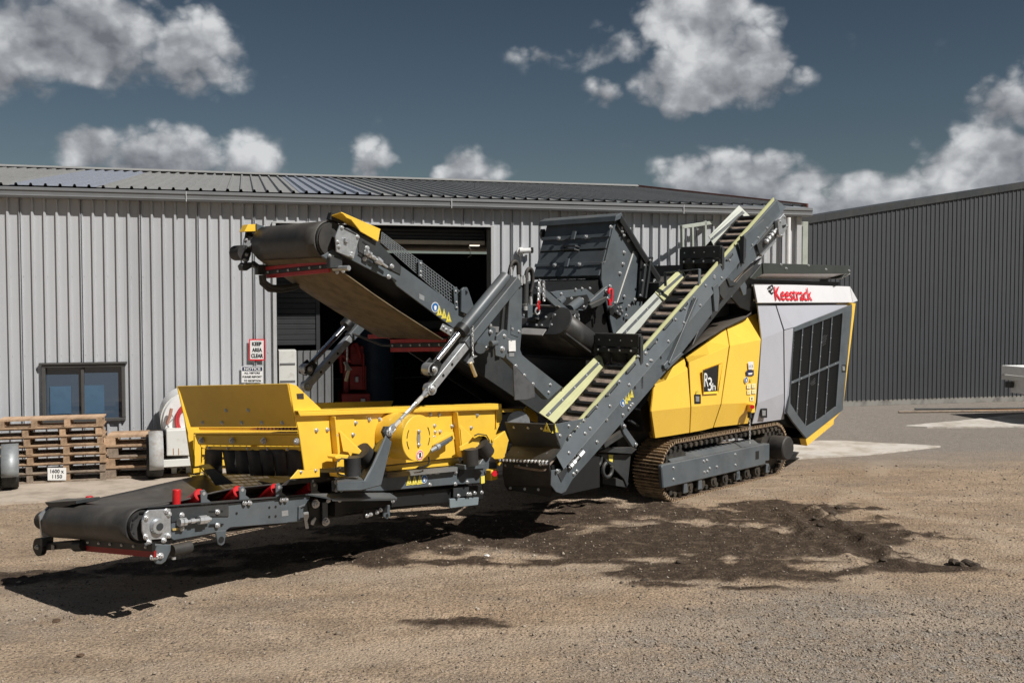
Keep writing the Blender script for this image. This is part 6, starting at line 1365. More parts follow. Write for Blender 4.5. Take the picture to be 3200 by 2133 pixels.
# yellow discharge parts between box and return conveyor
kp('discharge_bar', [(2100, 345), (2220, 345), (2222, 365), (2100, 368)], .35, .03, YEL, SB)
kp('discharge_chute', [(2045, 500), (2110, 480), (2140, 540), (2115, 590), (2115, 640), (2080, 700), (2040, 640)], .10, .03, YEL, SB, .006)
b = MB(); b.prism([K.v(11, x, y, KN+.05) for x, y in ((1150, 1150), (1260, 1060), (1290, 1040), (1335, 1150), (1300, 1310), (1255, 1390), (1110, 1390))], KV*.25); b.build('chute_body', YEL, SB, bevel=.006)
b = MB(); b.prism([K.v(11, x, y, KN+.40) for x, y in ((1545, 780), (1600, 720), (1660, 790), (1690, 860), (1690, 940), (1600, 910))], KV*.05); b.build('guide_bracket', YEL, SB, bevel=.006)
b = MB(); b.cyl(K.v(11, 1450, 940, KN+.30), K.v(11, 1450, 940, KN+.75), .13, n=24); b.build('snub_pulley', GALV, SB, smooth=40)

# ------------------------------------------------ fines conveyor reaching out at the left
LN_ = -.65
def k6(x, y, dv=0.): return K.v(6, x, y, LN_+dv)
def lp6(name, pts, dv, th, m, parent, bevel=.004): return plate(name, [k6(x, y, dv) for x, y in pts], KV*th, m, parent, bevel)
LC = lp6('fines_conveyor', [(1088, 545), (1490, 495), (2062, 440), (2052, 600), (2000, 626), (1500, 666), (1470, 690), (1105, 756), (1085, 740)], 0, .02, GREY, M)
lp6('side_cover', [(930, 535), (1490, 490), (1492, 590), (1300, 590), (1088, 632), (1085, 560)], -.012, .010, DARK, LC)
b = MB(); b.prism([k6(925, 530, -.03), k6(1500, 488, -.03), k6(2062, 438, -.02), k6(2062, 438, .05), k6(1500, 488, .05), k6(925, 530, .05)], ZU*.012); b.build('top_flange', DARK, LC)
lp6('bearing_plate', [(908, 562), (930, 545), (1085, 535), (1086, 742), (906, 756), (885, 690), (884, 625)], -.04, .02, GALV, LC)
c = k6(990, 656, -.045); b = MB(); b.cyl(c-KV*.03, c, .052, .06, n=24); b.build('bearing', GALV, LC, smooth=40); b = MB(); b.cyl(c-KV*.035, c-KV*.0295, .028, n=18); b.build('shaft_end', DARK, LC)
for x, y in ((912, 598), (1070, 572), (1052, 550), (908, 728), (1066, 722), (930, 766), (1034, 755)): bolt(k6(x, y, -.042), -KV, LC, .019)
lp6('scraper_mount', [(905, 775), (1000, 782), (1088, 786), (1085, 830), (1050, 905), (1020, 925), (985, 922), (958, 885), (968, 860), (985, 800), (905, 795)], -.045, .02, GREY, LC, .006)
for x, y in ((978, 870), (1012, 864), (956, 872)): bolt(k6(x, y, -.047), -KV, LC, .022)
b = MB(); b.cyl(k6(1092, 828, .0), k6(1092, 828, .0)-KV*.0+KU*.16, .045, n=18); b.build('scraper_spring', RUB, LC, smooth=40)
b = MB(); b.cyl(k6(1105, 888, .0), k6(1105, 870, .0), .016, n=8); b.build('spring_bolt', STEEL, LC)
for x, y in [(1160, 578), (1410, 556), (1160, 672), (1410, 650), (1600, 494), (1635, 493), (1860, 472), (1890, 471)]: bolt(k6(x, y, -.014), -KV, LC, .019)
for x, y in ((1545, 568), (1774, 527), (1818, 522), (1774, 592), (1818, 588)): c = k6(x, y, -.001); b = MB(); b.cyl(c, c+KV*.001, .012, n=10); b.build('hole', BLACK, LC)
lp6('maker_plate', [(1860, 550), (1905, 545), (1908, 582), (1862, 588)], -.003, .002, GALV, LC, 0)
b = MB(); p0_, p1_ = k6(1148, 630, -.045), k6(1365, 606, -.045); b.cyl(p0_, p1_, .013, n=10)
for t, r_ in ((.03, .032), (.12, .032), (.4, .02), (.66, .034), (.78, .034), (.86, .026)): q = p0_*(1-t)+p1_*t; d_ = unit(p1_-p0_); b.cyl(q-d_*.018, q+d_*.018, r_, n=8)
b.build('tension_rod', STEEL, LC)
for x, y in ((1405, 648), (1400, 556)):
    b = MB(); b.bar(k6(x-50, y, -.013), k6(x+48, y-4, -.013), .002, .014, KV); b.build('slot', BLACK, LC)
lp6('stop_plate', [(1095, 672), (1140, 668), (1140, 684), (1098, 688)], -.014, .003, mat('ochre_paint', (.45, .33, .12), .5), LC, 0)
lp6('lifting_lug', [(1396, 690), (1476, 684), (1470, 730), (1462, 780), (1440, 795), (1418, 785)], -.005, .02, GREY, LC, .005)
c = k6(1438, 752, -.008); b = MB(); b.cyl(c, c+KV*.002, .026, n=16); b.build('lug_hole', BLACK, LC)
lp6('joint_frame', [(1982, 520), (2030, 500), (2030, 515), (1995, 530), (1992, 615), (1980, 620)], -.02, .02, GREY, LC)
lp6('joint_plate', [(2050, 480), (2110, 455), (2125, 520), (2180, 510), (2190, 640), (2110, 660), (2060, 640)], -.02, .03, BLACK, LC, .005)
lp6('joint_bar', [(2150, 490), (2185, 488), (2186, 640), (2152, 645)], -.05, .02, GREY, LC)
for x, y in ((2095, 500), (2166, 625)): bolt(k6(x, y, -.05), -KV, LC, .034)
lp6('latch_arm', [(2015, 560), (2050, 555), (2055, 590), (2042, 620), (2055, 672), (2032, 676), (2022, 620)], -.06, .012, GALV, LC, .004)
lp6('latch_arm', [(2070, 620), (2098, 590), (2105, 605), (2085, 650), (2068, 645)], -.05, .012, GALV, LC, .004)
# pulley and belt: flat over the pulley, troughed behind it
hp_ = K.l(k6(880, 652, .06)); vN_ = hp_[1]; fp = K.u(6, 292, 620, hp_[0]); fl = K.l(fp); vF_ = fl[1]; dz = fl[2]-hp_[2]; RPL = .128
nk = unit(np.array([0, vF_-vN_, dz])); 
tl_ = K.l(k6(1090, 545)); tr_ = K.l(k6(2062, 440)); pit = (tr_[2]-tl_[2])/(tr_[0]-tl_[0])
def lb(du, w, up): # w 0 near..1 far
    return K.p(hp_[0]+du, vN_+(vF_-vN_)*w, hp_[2]+dz*w+pit*max(0, du)*1.0+up)
Wn = [0, .08, .17, .27, .4, .5, .6, .73, .83, .92, 1]
def trough(w, k): e = max(0., abs(w-.5)-.2)/.3; return .085*k*(e**1.1)
rows = []
for d in (3.2, 2.6, 2.0, 1.6, 1.3, 1.05, .85, .68, .52, .38, .26, .15, .07, 0):
    k = min(1, d/.95); k = k*k*(3-2*k); xk = min(1, max(0, (d-.75)/.6)); rows.append([lb(d, .5+(w-.5)*(1-.06*k), RPL+trough(w, k)+.07*xk*max(0, (w-.55)/.45)**1.3-.02*k*(1-abs(2*w-1))) for w in Wn])
for a in np.linspace(0, math.pi, 16)[1:]: rows.append([lb(-RPL*math.sin(a), w, RPL*math.cos(a)) for w in Wn])
for d in (.5, 1.5, 3.2): rows.append([lb(d, w, -RPL) for w in Wn])
b = MB(); b.quads(rows); b.build('belt', BELT, LC, smooth=60, solid=.012)
b = MB(); b.cyl(lb(0, -.025, 0), lb(0, 1.03, 0), RPL-.015, n=32); b.build('head_pulley', RUB, LC, smooth=40)
for i in range(9):   # lagging ribs on the pulley end
    a = i*2*math.pi/9; b = MB(); p_ = lb(0, -.027, 0)+(KU*math.cos(a)+ZU*math.sin(a))*(RPL-.03); b.bar(p_, lb(0, -.027, 0)+(KU*math.cos(a+.5)+ZU*math.sin(a+.5))*(RPL-.02), .006, .012, KV); b.build('lagging_rib', BLACK, LC)
b = MB(); b.prism([lb(-.02, 1.06, -.10), lb(-.02, 1.06, .10), lb(.12, 1.06, .12), lb(3.0, 1.06, .10), lb(3.0, 1.06, -.12), lb(.12, 1.06, -.14)], KV*.02); b.build('far_side_plate', GREY, LC)
b = MB(); b.prism([lb(-.08, 1.08, -.12), lb(-.10, 1.08, .06), lb(-.02, 1.08, .12), lb(.10, 1.08, -.12)], KV*.02); b.build('far_bearing_plate', GALV, LC)
b = MB(); b.cyl(lb(0, 1.06, 0), lb(0, 1.20, 0), .075, n=20); b.build('drum_motor', RUB, LC, smooth=40)
b = MB(); b.prism([K.u(6, x, y, hp_[0]-.05) for x, y in ((200, 488), (240, 490), (420, 478), (420, 500), (246, 540), (228, 520))], KU*.2); b.build('far_cover', DARK, LC)
# red idlers: upright edge rollers and inclined wing rollers with their brackets
def roller(p0, p1, r_, m=REDR): b = MB(); b.cyl(p0, p1, r_, n=22); b.cyl(p1, p1+unit(p1-p0)*.006, r_, r_*.85, n=22); return b.build('idler_roller', m, LC, smooth=35)
q0, q1 = k6(1123, 508, .02), k6(1126, 414, .02); roller(q0, q1+ZU*.01, .031); b = MB(); b.cyl(q0-ZU*.02, q0, .02, n=10); b.build('roller_pin', STEEL, LC)
q0, q1 = K.v(6, 512, 440, vF_+.05), K.v(6, 512, 394, vF_+.05); roller(q0-ZU*.12, q1-ZU*.07, .031)
for (x, y), (bx, by) in zip(((1290, 438), (1560, 415), (1822, 398), (2075, 385)), ((1325, 470), (1595, 445), (1850, 425), (2098, 412))):
    top_ = k6(x, y, .03); lowp = top_+KV*.34-ZU*.20-KU*.0; roller(lowp, top_, .052)
    for_b = [(bx-32, by-62), (bx-5, by-70), (bx+18, by-40), (bx+14, by-5), (bx+40, by+15), (bx+42, by+30), (bx-30, by+38), (bx-28, by+10)]
    lp6('roller_bracket', for_b, -.02, .012, GREY, LC, .003)
    b = MB(); c = k6(bx-8, by-42, -.021); b.cyl(c, c+KV*.001, .014, n=10); b.build('roller_axle', STEEL, LC)
# head scraper under the pulley
sa, scn = K.u(6, 488, 788, hp_[0]+.02), K.u(6, 975, 830, hp_[0]+.02)
b = MB(); b.box((sa+scn)/2+ZU*.03-KU*.012, (scn-sa)/2, KU*.012, ZU*.030); b.build('scraper_bar', BLACK, LC)
b = MB(); b.box((sa+scn)/2-ZU*.022, (scn-sa)/2, KU*.012, ZU*.026); b.build('scraper_blade', mat('shaded_red_rubber', (.26, .012, .012), .55), LC, bevel=.003)  # red darkened so the blade's colour carries the shade under the pulley
for i in range(6): bolt(sa+(scn-sa)*(i+.5)/6+ZU*.03-KU*.026, -KU, LC, .010)
sb0 = K.u(6, 140, 803, hp_[0]+.02); b = MB(); b.bar(sb0, sa+ZU*.015, .06, .06, ZU); b.build('scraper_beam', BLACK, LC, bevel=.008)
b = MB(); c = K.u(6, 168, 800, hp_[0]-.02); b.cyl(c-KU*.02, c+KU*.02, .075, n=24); b.build('scraper_disc', BLACK, LC, smooth=40); bolt(K.u(6, 150, 803, hp_[0]-.04), -KU, LC, .018)
b = MB(); b.box(K.u(6, 258, 806, hp_[0]-.02), KV*.02, KU*.003, ZU*.02); b.build('beam_label', PALE, LC)
b = MB(); b.bar(K.u(6, 215, 730, hp_[0]), K.u(6, 215, 790, hp_[0]), .10, .04, KU); b.build('scraper_hanger', DARK, LC, bevel=.006)
b = MB(); b.cyl(K.u(6, 420, 795, hp_[0]), K.u(6, 480, 790, hp_[0]), .045, n=14); b.build('scraper_joint', BLACK, LC, smooth=40)

# ================================================================== things round the yard
WOOD = mat('pallet_wood', (.42, .285, .18), .8, 0, 0, 9, .2, 40, col2=(.24, .16, .10))
WOODG = mat('weathered_wood', (.30, .235, .18), .85, 0, 0, 9, .15, 40, col2=(.17, .13, .10))
WOODS = mat('pale_board', (.58, .40, .26), .8, 0, 0, 9, .15, 40, col2=(.42, .27, .165))
_pm = {}
def wood_box(name, hx, hy, hz, m):
    k = (name, round(hx, 3), round(hy, 3), round(hz, 3), m.name)
    if k not in _pm:
        b = MB(); b.box((0, 0, 0), (hx, 0, 0), (0, hy, 0), (0, 0, hz)); me = bpy.data.meshes.new(name); me.from_pydata([tuple(v) for v in b.vs], [], b.fs); me.materials.append(m); _pm[k] = me
    return _pm[k]
def pallet(P, ang, w, d, h, label, group, m1, m2, posts=4):
    """P: front left bottom corner"""
    r = thing('pallet', label, 'pallet', P, group); r.rotation_euler = (0, 0, ang); t = h*.155
    def put(name, m, cx, cy, cz, hx, hy, hz):
        o = bpy.data.objects.new(name, wood_box(name, hx, hy, hz, m)); COL.objects.link(o); o.parent = r
        o.location = (cx+random.uniform(-.006, .006), cy+random.uniform(-.004, .004), cz); o.rotation_euler = (0, 0, random.uniform(-.006, .006))
    nb = 4 if d < .8 else 7
    for i in range(nb): put('deck_board', random.choice((m1, m1, m2)), w/2, d*(i+.5)/nb, h-t/2, w/2, d/nb*.40, t/2-.001)
    for i in range(3): put('base_board', m1, w/2, d*(.08+.42*i), t/2, w/2, .05, t/2-.001)
    for i in range(posts):
        for j in range(3): put('block', random.choice((m1, m2)), .045+(w-.09)*i/(posts-1), d*(.08+.42*j), h/2, .036 if posts > 3 else .07, .048, h/2-t-.001)
    return r
H1 = .1195; x0s = [(150, 872), (130, 870), (140, 875), (110, 872), (24, 856), (20, 846), (118, 850)]
base = G(7, 870, 1312); base[2] = .017; anP = KA+math.radians(2)
dP = np.array([math.cos(anP), math.sin(anP), 0])
names = ['bottom pallet of the tall stack under the window', 'second pallet from the ground in the tall stack under the window', 'third pallet from the ground in the tall stack under the window', 'fourth pallet up in the tall stack under the window', 'fifth pallet up in the tall stack under the window', 'second pallet from the top of the tall stack, sticking out left', 'topmost orange-brown pallet of the tall stack below the window sill']
for i, (xl, xr) in enumerate(x0s):
    wv = 1.42 if i < 6 else 1.27
    px_m = 13.1/2287/1.36054*1.36054/2.613/1.36054   # metres for one pixel of that crop at the stack
    sh = (xr-872)/2.613/1.36054*13.1/2287
    P = base+dP*(sh-wv)+ZU*(i*H1+.0); wgt = WOOD if i > 2 else WOODG
    pallet(P, anP+random.uniform(-.012, .012), wv, .46, H1-.0015, names[i], 'pallets in the tall stack', WOOD if i > 1 else WOODG, WOODS if i > 3 else WOOD)
base2 = G(7, 1440, 1290); base2[2] = .017; H2 = .143
n2 = ['bottom pallet of the short stack beside the tank trailer', 'second pallet up in the short stack beside the tank trailer', 'grey weathered pallet third up in the short stack beside the trailer', 'top pallet with pale boards on the short stack beside the trailer']
for i in range(4):
    wv = 1.60 if i < 2 else 1.50
    P = G(7, 868, 1308); P[2] = .017; pallet(P+ZU*i*H2+dP*(0.0 if i != 2 else .03), KA, 1.30, .60, H2-.0015, n2[i], 'pallets in the short stack', (WOODG, WOOD, WOODG, WOOD)[i], (WOODG, WOODG, WOODG, WOODS)[i], 3)
# paper size note on the tall stack
fp_ = Frame(base, anP)
q = [fp_.v(7, x, y, -.025) for x, y in ((390, 1306), (540, 1305), (541, 1203), (388, 1204))]
pn = MB(); pn.prism(q, fp_.V*.003); pn = pn.build('paper_note', WHITE); tag(pn, 'white paper note reading 1600 x 1150 on the tall pallet stack', 'note')
text_on('1600 x', [fp_.v(7, x, y, -.026) for x, y in ((412, 1246), (522, 1248), (522, 1216), (412, 1215))], BPRINT, pn, bold=.02, lift=.002)
text_on('1150', [fp_.v(7, x, y, -.026) for x, y in ((428, 1290), (508, 1290), (508, 1260), (428, 1259))], BPRINT, pn, bold=.02, lift=.002)

# signs on the wall
def wq(z, pts, off): return [W.v(z, x, y, -off) for x, y in pts]
OFF = .048
sg = thing('keep_clear_sign', 'white sign with red border reading KEEP AREA CLEAR by the doorway', 'sign', W.v(2, 240, 1160, -OFF))
MB().prism(wq(2, [(184, 1238), (299, 1238), (299, 1080), (184, 1080)], OFF), W.V*.004).build('red_border', KRED, sg)
MB().prism(wq(2, [(192, 1228), (291, 1228), (291, 1089), (192, 1089)], OFF+.002), W.V*.0015).build('face', WHITE, sg)
for t_, y0, y1, x0, x1 in (('KEEP', 1130, 1101, 206, 276), ('AREA', 1174, 1145, 206, 280), ('CLEAR', 1218, 1188, 199, 288)): text_on(t_, wq(2, [(x0, y0), (x1, y0), (x1, y1), (x0, y1)], OFF+.003), BPRINT, sg, bold=.045, lift=.0015)
sg = thing('visitor_notice', 'white notice board with navy NOTICE band about visitors reporting to reception', 'sign', W.v(2, 207, 1340, -OFF))
MB().prism(wq(2, [(129, 1400), (286, 1400), (286, 1280), (129, 1280)], OFF), W.V*.004).build('face', WHITE, sg)
MB().prism(wq(2, [(134, 1314), (281, 1314), (281, 1285), (134, 1285)], OFF+.002), W.V*.0015).build('header_band', NAVY, sg)
text_on('NOTICE', wq(2, [(148, 1309), (268, 1309), (268, 1289), (148, 1289)], OFF+.004), WHITE, sg, bold=.03, lift=.0015)
for t_, y0, x0, x1 in (('ALL VISITORS', 1336, 148, 264), ('PLEASE REPORT', 1364, 136, 278), ('TO RECEPTION', 1393, 146, 272)): text_on(t_, wq(2, [(x0, y0), (x1, y0), (x1, y0-14), (x0, y0-14)], OFF+.002), BPRINT, sg, bold=.03, lift=.0015)
# security camera
cc = W.v(3, 412, 388, -.03); cm_ = thing('security_camera', 'small white security camera mounted on the wall right of the doorway', 'camera', cc)
b = MB(); b.cyl(cc, cc-W.V*.05, .062, n=24); b.build('wall_mount', WHITE, cm_, smooth=40)
b = MB(); e = cc-W.V*.09+W.U*.16+ZU*.012; b.cyl(cc-W.V*.06-W.U*.02, e, .042, n=20); b.build('housing', WHITE, cm_, smooth=40)
d_ = unit(e-(cc-W.V*.06-W.U*.02)); b = MB(); b.box(e+d_*.012, d_*.02, np.cross(d_, ZU)*.045, ZU*.045); b.build('lens_hood', BLACK, cm_, bevel=.006)
b = MB(); b.cyl(e+d_*.033, e+d_*.036, .025, n=16); b.build('lens', GALV, cm_)
b = MB(); b.cyl(cc-W.V*.03-ZU*.02, cc-W.V*.03-ZU*.085, .02, n=10); b.build('bracket', WHITE, cm_)

# ---------------- white tank trailer half hidden behind the hopper
gT = G(7, 1262, 1322); T = Frame((gT[0], gT[1], 0), math.radians(21))
TT = thing('tank_trailer', 'old white tank trailer with red hose coil behind the yellow hopper', 'trailer', (gT[0], gT[1], .016))
TYRE = mat('tyre_rubber', (.030, .029, .028), .8, 0, .4, 30, .15, 50)
def wheel(c, ax, r_, w, parent):
    c, ax = V3(c), unit(ax); b = MB(); prof = [(r_*.62, -w/2), (r_*.93, -w/2), (r_, -w*.36), (r_, w*.36), (r_*.93, w/2), (r_*.62, w/2)]
    a1 = unit(np.cross(ax, ZU)); n = 28; rows = [[c+ax*y+(a1*math.cos(2*math.pi*i/n)+ZU*math.sin(2*math.pi*i/n))*rr for i in range(n+1)] for rr, y in prof]
    b.quads(rows+rows[:1]); wl = b.build('tyre', TYRE, parent, smooth=40)
    for sgn in (-1, 1):
        g = MB(); 
    b = MB(); b.cyl(c-ax*w*.40, c+ax*w*.40, r_*.63, n=24); b.build('rim', WHITEM, parent, smooth=40)
    tr = MB()
    for y in (-.22, 0, .22):
        tr.quads([[c+ax*w*(y+dy)+(a1*math.cos(2*math.pi*i/n)+ZU*math.sin(2*math.pi*i/n))*(r_+.0015) for i in range(n+1)] for dy in (-.02, .02)])
    tr.build('tread_groove', BLACK, parent)
    return wl
ctr = T.v(7, 1266, 1205, 0); rz = ctr[2]*0+.33
wc = T.p(T.l(T.v(7, 1268, 1250, 0))[0], .28, .016+.28); wheel(wc, T.U, .28, .21, TT)
mg_ = [T.v(7, x, y, -.03) for x, y in ((1216, 1168), (1214, 1000), (1222, 955), (1245, 938), (1300, 934), (1330, 955), (1338, 1010), (1340, 1120), (1300, 1170))]
um0 = T.l(T.v(7, 1218, 1100, 0))[0]; um1 = T.l(T.v(7, 1336, 1100, 0))[0]
b = MB(); rows = []
for a in np.linspace(-.35, math.pi+.2, 16): rows.append([T.p(um0, .28-.34*math.cos(a), .29+.34*math.sin(a)*1.03), T.p(um1, .28-.34*math.cos(a), .29+.34*math.sin(a)*1.03)])
b.quads(rows); b.build('mudguard', MATS['grey_white_paint'] if 'grey_white_paint' in MATS else mat('grey_white_paint', (.40, .41, .41), .6, 0, 0, 7, col2=(.30, .27, .24)), TT, solid=.012, smooth=50)
b = MB(); b.prism([T.p(um0+.001, .28-.34*math.cos(a), .29+.34*math.sin(a)*1.03) for a in np.linspace(-.1, math.pi, 14)], T.U*.008); b.build('mudguard_cheek', WHITEM, TT)
b = MB(); b.prism([T.v(7, x, y, .02) for x, y in ((1357, 898), (1525, 892), (1560, 1105), (1360, 1108))], T.V*.5); b.build('tool_box', WHITEM, TT, bevel=.01)
for x in (1412, 1455): b = MB(); b.prism([T.v(7, x, 1045, .018), T.v(7, x+6, 1045, .018), T.v(7, x+8, 1098, .018), T.v(7, x+1, 1100, .018)], T.V*.001); b.build('rust_streak', mat('rust', (.34, .16, .06), .8) if 'rust' not in MATS else MATS['rust'], TT)
tcn = T.v(7, 1560, 815, .30); tr_ = np.linalg.norm(T.v(7, 1318, 815, .30)-tcn)
b = MB(); b.cyl(tcn, tcn+T.V*.06, tr_*.94, tr_, n=44); b.cyl(tcn+T.V*.06, tcn+T.V*1.05, tr_, n=44); b.build('tank', WHITE, TT, smooth=40)
b = MB(); b.tube([tcn+T.V*.06+(T.U*math.cos(t)+ZU*math.sin(t))*tr_*1.005 for t in np.linspace(0, 2*math.pi, 40)], .014, 6); b.build('tank_rim', WHITEM, TT, smooth=60)
HOSE = mat('red_hose', (.50, .045, .05), .5)
for rr in (.62, .55): b = MB(); b.tube([tcn-T.V*.04+(T.U*math.cos(t)+ZU*math.sin(t)*1.05)*tr_*rr+T.U*.04 for t in np.linspace(1.6, 5.3, 30)], .019, 8); b.build('hose_coil', HOSE, TT, smooth=60)
b = MB(); b.tube([T.v(7, x, y, .2) for x, y in ((1400, 720), (1385, 790), (1365, 835), (1372, 850))], .022, 8); b.build('hose_fitting', mat('copper_fitting', (.40, .20, .15), .6) if 'copper_fitting' not in MATS else MATS['copper_fitting'], TT, smooth=60)
b = MB(); b.tube([T.v(7, x, y, .2) for x, y in ((1372, 845), (1420, 800), (1400, 770))], .008, 6); b.build('pipe', GALV, TT, smooth=60)
b = MB(); b.box(T.v(7, 1470, 1140, .3), T.U*.33, T.V*.25, ZU*.05); b.build('frame', WHITEM, TT, bevel=.005)
for x in (1420, 1540): b = MB(); p_ = T.v(7, x, 1180, .4); b.box([p_[0], p_[1], .17], T.U*.035, T.V*.03, ZU*.153); b.build('prop_leg', WHITEM, TT)
# yellow hose lying on the slab behind the hopper
P_ = [G(7, x, y, .03) for x, y in ((1455, 1250), (1480, 1215), (1520, 1235), (1560, 1270), (1620, 1262), (1680, 1250), (1740, 1262))]
b = MB(); b.tube(P_, .016, 8); o = b.build('yellow_hose', mat('yellow_hose', (.60, .45, .10), .6), smooth=60); tag(o, 'yellow hose lying on the concrete behind the hopper', 'hose')

# ---------------- grey box trailer at the left edge
gL = G(7, 85, 1412); TL = Frame((gL[0], gL[1], 0), math.radians(26))
LT = thing('box_trailer', 'grey galvanised box trailer with wheel at the left edge', 'trailer', (gL[0], gL[1], .016))
wheel(TL.p(0, .26, .016+.26), TL.U, .26, .19, LT)
b = MB(); rows = []
for a in np.linspace(-.2, math.pi+.2, 16): rows.append([TL.p(-.10, .26-.31*math.cos(a), .27+.31*math.sin(a)), TL.p(.10, .26-.31*math.cos(a), .27+.31*math.sin(a))])
b.quads(rows); b.build('mudguard', mat('dull_galvanised', (.30, .32, .33), .5, .4, .2, 8), LT, solid=.012, smooth=50)
GD_ = MATS['dull_galvanised']
b = MB(); b.box(TL.p(-.80, .45, .52), TL.U*.62, TL.V*1.0, ZU*.14); b.build('tray', GD_, LT, bevel=.01)
b = MB(); b.box(TL.p(-.80, .45, .33), TL.U*.55, TL.V*.9, ZU*.05); b.build('chassis', DARK, LT)
b = MB(); b.box(TL.p(-.19, -.30, .42), TL.U*.035, TL.V*.04, ZU*.13); b.build('tail_lamp', DARK, LT, bevel=.005)
wheel(TL.p(-1.55, .30, .016+.30), TL.U, .30, .20, LT)

# ---------------- things just inside the doorway
def wi(z, x, y, v): return W.v(z, x, y, v)
cb = thing('metal_cabinet', 'tall pale metal cabinet just inside the left of the doorway', 'cabinet', W.p(W.l(wi(2, 465, 1300, .35))[0], .35, .015))
ca = W.l(wi(2, 402, 1165, .35)); cb_ = W.l(wi(2, 532, 1165, .35))
MB().box(W.p((ca[0]+cb_[0])/2, .55, ca[2]/2+.01), W.U*(cb_[0]-ca[0])/2, W.V*.2, ZU*(ca[2]/2-.01)).build('carcass', WHITEM, cb, bevel=.005)
for z0 in (.25, .55, .85, 1.15, 1.42):
    if z0 < ca[2]-.05: MB().box(W.p((ca[0]+cb_[0])/2, .345, z0), W.U*((cb_[0]-ca[0])/2-.02), W.V*.006, ZU*.012).build('drawer_gap', TRIM, cb)
b = MB(); rows = rib_profile(0, .55, .11, .03); s_ = W.l(wi(2, 540, 1165, .6))
b.quads([[W.p(s_[0]+x, .6-d, .02) for x, d in rows], [W.p(s_[0]+x, .6-d, s_[2]) for x, d in rows]]); o = b.build('ribbed_panel', TRIM, solid=.004); tag(o, 'grey ribbed metal sheet standing behind the pale cabinet in the doorway', 'panel')
rg = thing('red_drill_rig', 'dark red machine with column and pipes standing inside the shed', 'machine', W.p(W.l(wi(9, 1020, 1000, 3.2))[0], 3.2, .015))
RR = mat('workshop_red', (.42, .035, .03), .5, 0, .3, 6)
def w9(x, y, v=3.2): return W.v(9, x, y, v)
def rbox(name, x0, y0, x1, y1, v, dep, m): b = MB(); b.prism([w9(x0, y0, v), w9(x1, y0, v), w9(x1, y1, v), w9(x0, y1, v)], W.V*dep); return b.build(name, m, rg, bevel=.01)
zf = 1180
rbox('column', 920, 420, 975, zf, 3.2, .2, RR); rbox('gearbox', 990, 440, 1130, 640, 3.25, .5, RR); rbox('carriage', 985, 650, 1160, 900, 3.15, .6, RR); rbox('base_frame', 900, 940, 1200, zf+40, 3.0, .9, RR)
rbox('control_box', 1040, 760, 1080, 820, 3.1, .1, GALV); rbox('control_box', 1100, 990, 1150, 1040, 2.95, .1, GALV); rbox('post', 1120, 520, 1140, 900, 3.1, .1, RR)
for x0, y0, x1, y1 in ((860, 480, 900, 720), (1010, 430, 1100, 560), (840, 560, 990, 600)): b = MB(); b.tube([w9(x0, y0, 3.1), w9((x0+x1)/2, y0-20, 3.05), w9(x1, y1, 3.1)], .035, 8); b.build('pipe', RR, rg, smooth=60)
cy = MB(); a_1 = W.l(w9(1270, 1000, 3.6)); cy.cyl(W.p(a_1[0], 4.2, .02), W.p(a_1[0], 4.2, 2.0), .42, n=28); o = cy.build('steel_drum_tank', mat('dark_blue_paint', (.05, .08, .12), .5, 0, .3, 5), smooth=40); tag(o, 'dark blue upright cylinder tank inside the shed beside the red machine', 'tank')
b = MB(); b.cyl(w9(790, 700, 2.0)*1, np.array([*w9(790, 700, 2.0)[:2], .015]), .03, n=10); o = b.build('marker_post', mat('faded_orange', (.55, .18, .10), .6), smooth=40); tag(o, 'thin faded orange post standing inside the shed doorway', 'post')
ml = MB(); lm = W.v(3, 78, 345, 3.0); ml.box(lm, W.U*.09, W.V*.05, ZU*.012); lamp = thing('hanging_lamp', 'small lit strip lamp hanging inside the dark shed', 'lamp', lm)
ml.build('diffuser', mat('lamp_glow', (.9, .85, .75), .5, emis=((1, .9, .72), 1.6)), lamp, bevel=.004)
b = MB(); b.tube([W.v(3, x, y, 3.0) for x, y in ((40, 345), (36, 362), (50, 375), (44, 400), (52, 420), (30, 432), (28, 438))], .008, 6); b.build('cable', WHITEM, lamp, smooth=60)
b = MB(); b.cyl(lm+ZU*.01, lm+ZU*1.2, .005, n=6); b.build('suspension', DARK, lamp)

# ---------------- at the right: post, red trestle, pipes, truck
pb_ = W.l(W.v(8, 177, 300, .5)); st = thing('gate_post', 'pale galvanised steel post with cross arm at the shed corner', 'post', W.p(pb_[0], .5, -.01))
MB().box(W.p(pb_[0], .5, pb_[2]/2-.01), W.U*.055, W.V*.05, ZU*(pb_[2]/2)).build('upright', RAILM, st, bevel=.005)
MB().bar(W.v(8, 95, 318, .45), W.v(8, 165, 314, .45), .06, .09, W.V).build('cross_arm', RAILM, st, bevel=.005)
gR = G(8, 120, 1378); rt = thing('red_trestle', 'low red steel trestle on the concrete behind the engine housing', 'trestle', (gR[0], gR[1], .014))
R_ = Frame((gR[0], gR[1], 0), KA)
for v_ in (0, .35): MB().box(R_.p(0, v_, .16), R_.U*.32, R_.V*.035, ZU*.03).build('beam', KRED, rt, bevel=.004)
for u_ in (-.28, .28):
    for v_ in (0, .35): MB().box(R_.p(u_, v_, .074), R_.U*.02, R_.V*.02, ZU*.06).build('leg', KRED, rt)
